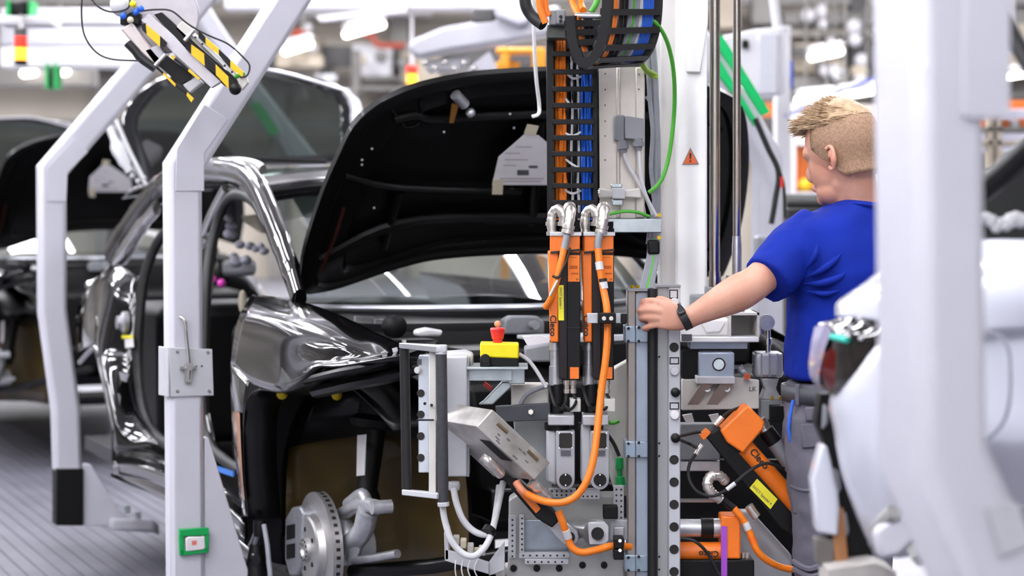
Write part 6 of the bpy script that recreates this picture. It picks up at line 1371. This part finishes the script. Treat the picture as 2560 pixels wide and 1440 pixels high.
m = MB(); m.poly([(592, 198), (616, 190), (620, 206), (604, 226)], GY - .01, .03); m.build('sensor_bracket', CREAM, t, bevel=.002)
m = MB(); m.sphere(P(305, 12, GY + .02), .035, 16, 10); m.build('pulley_hub', CWHITE, t)
m = MB(); m.rect(300, 32, 350, 62, GY + .01, .05); m.build('valve_block', BLACK, t, bevel=.004)
for i, (q, mm) in enumerate([((308, 40), CBLUE), ((352, 22), CBLUE), ((332, 10), YELLOW), ((340, 30), CBLUE), ((326, 50), MASK)]):
    m = MB(); m.sphere(P(q[0], q[1], GY - .02), .010, 10, 6); m.build('pneumatic_fitting', mm, t)
m = MB(); m.lathe(P(405, 40, GY + .06), -YV, [(0, .11), (.02, .11)], 28); m.build('round_guard', mat('grey_guard', '#b9b4b8', .4, .3, var=.05), t, bevel=.003)
for i, (pts, lab) in enumerate([([(206, -20), (204, 40), (212, 90), (240, 130), (280, 148), (350, 152)], 'thin black air line looping left of the striped gripper'), ([(222, -10), (250, 20), (285, 30), (320, 20), (326, -10)], 'thin black air line over the pulley hub'), ([(350, 28), (390, 24), (430, 28), (470, 60), (520, 88), (570, 110), (610, 145), (624, 165), (618, 188), (600, 194)], 'thin black air line arching over the striped gripper')]):
    m = MB(); m.tpx([(a, b, GY - .02) for a, b in pts], .0026, 6); one('air_line', m, RUBBER, lab, 'hose')
# ================================================================= hall behind
m = MB(); m.box((0, 40, 4.5), (80, .4, 10)); wb = tag(m.build('wall_back', mat('beige_hall_wall', '#cfc6b8', .8, var=.08, scale=.6)), kind='structure')
HG = mat('hall_grey_steel', '#8d8a86', .5, .2, var=.1, scale=1.5); HD = mat('hall_dark_steel', '#5c5b5a', .5, .2, var=.15, scale=2); HW = mat('hall_white_steel', '#e2e1e4', .5, var=.05, scale=2); HB = mat('hall_beige_panel', '#c8bba6', .6, var=.1, scale=2)
ORP = mat('orange_bin', '#ef7d34', .5, var=.1, scale=3); AMB = mat('amber_machine', '#f0a020', .45, var=.06, scale=3)
for i, x in enumerate((-14, -11.5, -8, -4.6, -2.2, .2, 2.6, 5, 7.4, 10, 13, 16)):
    m = MB(); m.box((x, 39.5, 3.4), (.35, .4, 6.8)); one('wall_column', m, HG, 'grey steel column along the far hall wall', 'column', 'columns of the far hall wall')
for i, (z, h_, mm, lab) in enumerate([(3.0, .25, HG, 'lowest grey girder across the far hall wall'), (4.3, .4, HD, 'dark middle girder across the far hall wall'), (5.4, .3, HG, 'upper grey girder across the far hall wall')]):
    m = MB(); m.box((0, 39.0 - .4 * i, z), (33, .3, h_)); one('girder', m, mm, lab, 'girder')
# overhead rails and cross beams carrying the hangers
def beam(pa, pb, w, h_, mm, lab, name='overhead_beam', cat='beam', grp=None):
    d = (pb - pa); L = d.length; x = d.normalized(); y = ZV.cross(x).normalized(); z = x.cross(y); m = MB()
    m.box((pa + pb) / 2, (L, w, h_), Matrix((x, y, z)).transposed()); return one(name, m, mm, lab, cat, grp, bevel=.01)
beam(C(6, .0, 3.75), C(-22, .0, 3.75), .22, .26, HW, 'long white overhead rail above the black cars', 'overhead_rail', 'rail')
beam(C(6, -1.1, 3.9), C(-22, -1.1, 3.9), .1, .14, HG, 'slim grey overhead rail left of the white one', 'overhead_rail', 'rail')
for k, u in enumerate((2.5, -.5, -3.5, -6.5, -9.5, -12.5)):
    beam(C(u, -4.5, 4.05), C(u, 5, 4.05), .16, .18, HW, 'white cross beam under the hall roof', 'cross_beam', 'beam', 'cross beams under the roof')
# white beams that show at the top of the picture
def bpx(x0, y0, x1, y1, Y, d, mm, name, lab, cat, grp=None, bev=.01):
    m = MB(); m.rect(x0, y0, x1, y1, Y, d); return one(name, m, mm, lab, cat, grp, bevel=bev)
bpx(560, -20, 1360, 22, 17, .3, HW, 'overhead_beam', 'broad white beam at the top centre of the hall', 'beam')
bpx(640, 26, 1080, 38, 18, .2, HG, 'overhead_beam', 'thin grey beam under the broad white top beam', 'beam')
m = MB(); m.poly([(790, 40), (1010, 14), (1012, 30), (800, 52)], 16, .2); one('sloping_beam', m, HW, 'sloping white brace under the broad top beam', 'brace')
bpx(0, 20, 420, 60, 15, .3, HW, 'overhead_beam', 'white beam over the upper left corner', 'beam')
bpx(0, 66, 440, 112, 17, .3, mat('cool_white_steel', '#d2d2d8', .5, var=.04, scale=2), 'overhead_beam', 'second pale beam at the upper left', 'beam')
bpx(0, 118, 420, 168, 16, .3, HW, 'overhead_beam', 'third pale beam at the upper left behind the lamp', 'beam')
bpx(-20, 172, 230, 214, 18, .3, HG, 'overhead_beam', 'low grey beam left of the far carrier leg', 'beam')
for i, (x0, y0, x1, y1, mm, lab) in enumerate([(20, 0, 72, 40, BLACK, 'black drive unit in the upper left corner'), (118, 160, 136, 222, HD, 'dark drive unit left of the far carrier leg')]):
    Yd = (14, 16)[i]; t = thing('drive_unit', lab, 'drive', P((x0 + x1) / 2, y1, Yd)); m = MB(); m.rect(x0, y0, x1, y1, Yd, .2); m.build('motor', mm, t, bevel=.03)
    m = MB(); m.rect(x0 - 5, y0, x0 + 2, y1, Yd - .05, .2); m.rect(x1 - 2, y0, x1 + 5, y1, Yd - .05, .2); m.build_each('green_side_plate', GREEN, t)
bpx(-10, 40, 128, 62, 13.9, .3, HW, 'hanger_plate', 'white plate under the black drive unit', 'plate')
# tower light
t = thing('signal_tower', 'red and orange signal tower lamp glowing at the upper left', 'signal lamp', P(52, 165, 12.5))
m = MB(); m.cyl(P(52, 40, 13.95), P(52, 78, 12.52), .012, n=8); m.build('pole', HG, t)
for (y0, y1, mm, nm) in [(92, 120, mat('red_lamp_on', '#ff2a1a', .4, var=0, emis='#ff2a1a', estr=1.2), 'red_lens'), (120, 150, mat('orange_lamp_on', '#ffa020', .4, var=0, emis='#ff9a20', estr=2.6), 'orange_lens'), (150, 163, DARK, 'base'), (72, 92, HD, 'cap')]:
    m = MB(); m.cyl(P(52, y0, 12.5), P(52, y1, 12.5), .04, n=18); m.build(nm, mm, t)
t = thing('signal_tower', 'red and orange signal tower lamp beside the raised black hood', 'signal lamp', P(1030, 210, 17.1))
m = MB(); m.cyl(P(1030, 15, 17.1), P(1030, 166, 17.1), .015, n=8); m.build('pole', HW, t)
for (y0, y1, mm, nm) in [(165, 186, MATS['red_lamp_on'], 'red_lens'), (186, 208, MATS['orange_lamp_on'], 'orange_lens')]:
    m = MB(); m.cyl(P(1030, y0, 17.1), P(1030, y1, 17.1), .045, n=16); m.build(nm, mm, t)
# tube lamps in view
for (a, b, Y, lab) in [((866, 86), (955, 62), 22, 'upper bright tube lamp above the tailgate'), ((714, 128), (774, 110), 25, 'lower bright tube lamp above the tailgate'), ((1996, 250), (2082, 240), 16, 'bright tube lamp just above the worker hair'), ((2094, 240), (2185, 226), 16, 'longer bright tube lamp right above the worker'), ((2452, 200), (2600, 178), 15, 'bright tube lamp at the right edge'), ((60, 184), (118, 178), 17.5, 'bright tube lamp in the left background'), ((140, 182), (200, 176), 17.5, 'bright tube lamp beside the dark drive unit'), ((2030, 142), (2100, 128), 24, 'distant tube lamp among the grey ducts')]:
    t = thing('tube_lamp', lab, 'lamp', P((a[0] + b[0]) / 2, (a[1] + b[1]) / 2, Y)); p, q = P(*a, Y), P(*b, Y + 1.2)
    r = .034 * Y / 16
    m = MB(); m.tube([p, q], r * .95, 10); m.build('diffuser', mat('tube_lamp_light', '#ffffff', .5, var=0, emis='#fff9f0', estr=5.0), t)
    m = MB(); m.tube([p + ZV * r * 1.6, q + ZV * r * 1.6], r, 8); m.build('housing', HW, t)
    for f_ in (.2, .8):
        w = p.lerp(q, f_); m = MB(); m.cyl(w + ZV * r * 2, Vector((w.x, w.y, 6.86)), .01, n=6); m.build('suspension', HG, t)
# clutter along the far wall
rr = random.Random(5)
for i, (x0, y0, x1, y1, Y, mm, lab) in enumerate([
 (690, 90, 800, 170, 34, HB, 'beige panel left of the tube lamps'), (880, 110, 980, 190, 33, HW, 'pale cabinet right of the tube lamps'), (1000, 130, 1100, 210, 33, HB, 'beige panel left of the second signal tower'),
 (798, 150, 826, 195, 32, HD, 'dark upright post under the tube lamps'), (878, 125, 902, 235, 31, HG, 'grey upright post right of the tailgate'), (905, 190, 1010, 202, 30, HG, 'grey shelf board above the black hood'), (900, 214, 1010, 226, 30, HG, 'second grey shelf board above the black hood'),
 (1985, 108, 2112, 182, 26, HB, 'beige cabin front behind the worker'), (2035, 154, 2076, 176, 25.8, HD, 'dark window of the beige cabin'), (2128, -20, 2166, 190, 24, HD, 'dark steel upright left of the foreground leg'), (1960, 30, 2200, 62, 25, HG, 'upper grey duct behind the worker'), (1970, 72, 2200, 92, 23, mat('dusty_duct', '#a39d92', .6, var=.1, scale=2), 'lower dusty duct behind the worker'), (1978, 190, 2200, 226, 20, HG, 'grey cable tray above the worker'),
 (1795, -20, 1850, 70, 20, HB, 'beige duct piece behind the guide rods'), (1880, -20, 1935, 60, 22, HG, 'grey duct piece above the white cabinet')]):
    m = MB(); m.rect(x0, y0, x1, y1, 38.2 - .02 * i, .5); m.build('wall_fitting', mm, wb, bevel=.02)
m = MB(); m.tube(catmull([P(900, 82, 37.6), P(930, 92, 37.6), P(945, 112, 37.6), P(1000, 114, 37.6), P(1020, 116, 37.6)], 4), .06, 8); m.build('red_pipe', mat('rust_red_pipe', '#b0503c', .5, var=.05), wb)
m = MB(); m.tube([P(730, 86, 37.6), P(770, 80, 37.6)], .09, 8); m.build('red_pipe', MATS['rust_red_pipe'], wb)
for i in range(26):
    x, y = rr.choice([rr.uniform(1985, 2180), rr.uniform(1985, 2180), rr.uniform(690, 1020)]), rr.uniform(5, 215); m = MB(); m.sphere(P(x, y, 37.6), rr.uniform(.07, .16), 10, 8); m.build('duct_nozzle', HW if i % 2 else HG, wb)
for i in range(18):
    x = rr.choice([rr.uniform(1980, 2190), rr.uniform(690, 1020)]); y = rr.uniform(60, 230); m = MB(); m.rect(x, y, x + rr.uniform(6, 40), y + rr.uniform(6, 40), 37.5, .3); m.build('duct_box', [HD, HG, HB, HW][i % 4], wb)
# hanger arm of another carrier
t = thing('carrier_hanger', 'big grey-white hanger arm above the raised black hood', 'carrier', P(1180, 180, 11))
m = MB(); m.poly([(1020, 108), (1044, 92), (1110, 66), (1262, 40), (1400, 10), (1400, 80), (1250, 108), (1120, 128), (1046, 144), (1024, 130)], 11, .25); m.build('arm', WHITE, t, bevel=.03)
m = MB(); m.poly([(1236, -20), (1356, -20), (1320, 60), (1296, 66), (1236, 40)], 10.9, .2); m.build('upper_bracket', WHITE, t, bevel=.02)
m = MB(); m.poly([(1160, 178), (1225, 126), (1246, 178)], 11.05, .1); m.build('gusset', WHITE, t, bevel=.01)
m = MB(); m.poly([(1060, 150), (1180, 140), (1150, 178), (1066, 182)], 11.1, .12); m.build('carriage', GREYL, t, bevel=.02)
for i in range(6):
    m = MB(); m.sphere(P(1064 + i * 24, 158 + (i % 2) * 14, 11), .02, 8, 6); m.build('roller', CHROME, t)
m = MB(); m.rect(1180, 20, 1240, 60, 11.0, .15); m.build('control_module', HD, t, bevel=.02)
t = thing('amber_machine', 'amber yellow machine frame behind the energy chain', 'machine', P(1300, 172, 14))
m = MB(); m.rect(1240, 118, 1366, 134, 14, .2); m.rect(1252, 130, 1276, 176, 14, .2); m.rect(1330, 120, 1366, 176, 14, .2); m.rect(1240, 152, 1300, 176, 14.1, .2); m.build_each('frame_bar', AMB, t, bevel=.02)
for x in (1252, 1342):
    m = MB(); m.rect(x, 176, x + 20, 1052, 14, .15); m.build('leg', AMB, t)

# right side: cabinet, post, orange bins, hose
t = thing('wall_cabinet', 'white switch cabinet behind the two guide rods', 'cabinet', P(1870, 240, 12))
m = MB(); m.poly([(1800, 92), (1890, 72), (1960, 66), (1960, 236), (1800, 236)], 12, .5); m.build('body', HW, t, bevel=.02)
m = MB(); m.rect(1895, 82, 1946, 234, 11.97, .03); m.build('door', mat('cabinet_door', '#d4d5dc', .5, var=.02), t, bevel=.01)
m = MB(); m.rect(1856, 100, 1872, 120, 11.97, .03); m.build('lock', DARK, t)
bpx(1940, 64, 1978, 1096, 13, .15, HW, 'support_post', 'white square post right of the cabinet', 'post')
m = MB(); m.tube([P(1932, -20, 12.8), P(1946, 80, 12.8)], .03, 8); one('conduit', m, HW, 'thin white conduit above the white post', 'conduit')
for (x0, y0, x1, y1, Y, lab) in [(1990, 300, 2062, 340, 17, 'upper orange bin left of the worker head'), (1992, 365, 2064, 480, 17, 'lower orange bin left of the worker face')]:
    t = thing('orange_bin', lab, 'bin', P((x0 + x1) / 2, y1, Y)); m = MB(); m.rect(x0, y0, x1, y1, Y, .3); m.build('body', ORP, t, bevel=.02)
    m = MB(); m.rect(x0 - 3, y0 - 4, x1 + 3, y0 + 4, Y - .02, .34); m.build('rim', ORP, t)
for (x0, y0, x1, y1) in ((1866, 258, 1942, 290), (2440, 244, 2620, 272)):
    m = MB(); m.rect(x0, y0, x1, y1, 38.1, .3); m.build('orange_panel', ORP, wb)
t = thing('parts_rack', 'white parts rack holding the orange bins behind the worker', 'rack', P(2028, 956, 17))
m = MB(); m.rect(1985, 340, 2068, 364, 16.9, .6); m.build('shelf', HW, t)
m = MB(); m.rect(1984, 480, 2080, 492, 16.9, .6); m.build('shelf', HW, t)
for x in (1982, 2066):
    m = MB(); m.rect(x, 255, x + 8, 956, 16.88, .1); m.build('upright', HW, t)
m = MB(); m.tpx([(1856, 560, 8.6), (1864, 600, 8.6), (1866, 650, 8.6)], .012); m.build('loop', HG, t) if False else None
bpx(1984, 262, 2200, 900, 19, .4, mat('warm_pale_panel', '#d8d0c6', .6, var=.05, scale=2), 'backing_board', 'pale panel behind the worker hair', 'panel')
m = MB(); m.sphere(P(2012, 464, 16.95), .06, 12, 8); one('yellow_part', m, mat('yellow_part', '#f5c21a', .5, var=0), 'round yellow part in front of the lower orange bin', 'part')
m = MB(); m.tube([P(1965, 503, 9.9), P(2090, 503, 9.9)], .035, 12); one('dark_tube', m, HD, 'dark horizontal tube beside the worker chin', 'tube')
bpx(1965, 520, 2090, 1291, 9.8, .4, mat('dark_backdrop_steel', '#1d1d20', .5, var=.1), 'dark_cabinet', 'dark cabinet behind the worker shoulder', 'cabinet')
m = MB(); m.tube(catmull([P(1962, 290, 13.0), P(1990, 278, 13.2), P(2080, 238, 14), P(2200, 190, 14)], 5), .012, 8); one('blue_hose', m, mat('blue_hose', '#4a62c8', .5, var=.05), 'blue hose rising behind the worker hair', 'hose')
bpx(1974, 150, 1984, 222, 13.0, .1, BLUEF, 'blue_plate', 'blue plate on the white post', 'plate')
# far right: rack, hanging stop box
t = thing('storage_rack', 'pale storage rack at the right edge behind the white car', 'rack', P(2500, 560, 13))
for x in (2470, 2492):
    m = MB(); m.rect(x, 210, x + 12, 1096, 13, .1); m.build('upright', HB, t)
for y in (232, 318, 352, 420):
    m = MB(); m.rect(2440, y, 2640, y + 10, 13, .4); m.build('shelf', HG if y != 352 else HB, t)
for i in range(5):
    m = MB(); m.rect(2450 + i * 26, 296 + (i % 2) * 6, 2470 + i * 26, 318, 13.1, .2); m.build('bin', HW if i % 2 else ORP, t)
bpx(2440, 272, 2640, 980, 16, .3, mat('lavender_panel', '#bdbccb', .6, var=.05, scale=2), 'backing_board', 'lavender panel behind the right storage rack', 'panel')
bpx(2440, 380, 2640, 1010, 15, .3, HG, 'backing_board', 'grey panel low behind the right storage rack', 'panel')
t = thing('emergency_stop', 'hanging yellow emergency stop with a red button at the upper right', 'emergency stop', P(2486, 200, 8))
m = MB(); m.rect(2464, 142, 2514, 174, 8, .06); m.build('box', YELLOW, t, bevel=.006)
m = MB(); m.cyl(P(2488, 146, 7.99), P(2488, 146, 7.96), .024, n=16); m.build('cable_entry', DARK, t)
m = MB(); m.pipe([(P(2472, 174, 8.03), .012), (P(2472, 180, 8.03), .012), (P(2472, 182, 8.03), .018), (P(2472, 202, 8.03), .015)], 14); m.build('mushroom_button', mat('dull_red', '#c23a4a', .5, var=0), t)
m = MB(); m.rect(2466, 118, 2512, 142, 8.02, .05); m.build_each('bracket', ALU, t, bevel=.004)
m = MB(); m.tpx([(2506, 122, 8), (2530, 116, 8), (2560, 124, 8), (2600, 130, 8)], .012, 8); m.build('blue_lead', CBLUE, t)
bpx(2446, 60, 2472, 170, 8.1, .1, HW, 'hanger_plate', 'white hanger plate beside the hanging emergency stop', 'plate')
bpx(2500, -20, 2540, 120, 12, .2, HW, 'support_post', 'white post behind the black strut at the right edge', 'post')



for (y0, y1, mm) in ((-20, 60, HG), (60, 180, HB)):
    m = MB(); m.rect(2440, y0, 2640, y1, 38.3, .4); m.build('wall_fitting', mm, wb)

# carrier of the next car, seen through the tailgate glass
pl5 = Plane(760, 420, 12.5)
t = thing('hanging_carrier', 'white carrier brace with a green guard seen through the tailgate glass', 'carrier', pl5.at(pl5(780, 900)))
m = MB(); sweep(m, pl5.b, [pl5(800, 1000), pl5(790, 430), pl5(640, 240), pl5(520, 60), pl5(400, -140)], .12, .1, .02); m.build('brace', WHITE, t)
m = MB(); plate(m, pl5, [(618, 262), (640, 256), (690, 330), (670, 345)], .06, .08); m.build('green_guard', MATS['bright_green_guard'], t)
for o in bpy.data.objects:
    if '_o' in o: del o['_o']
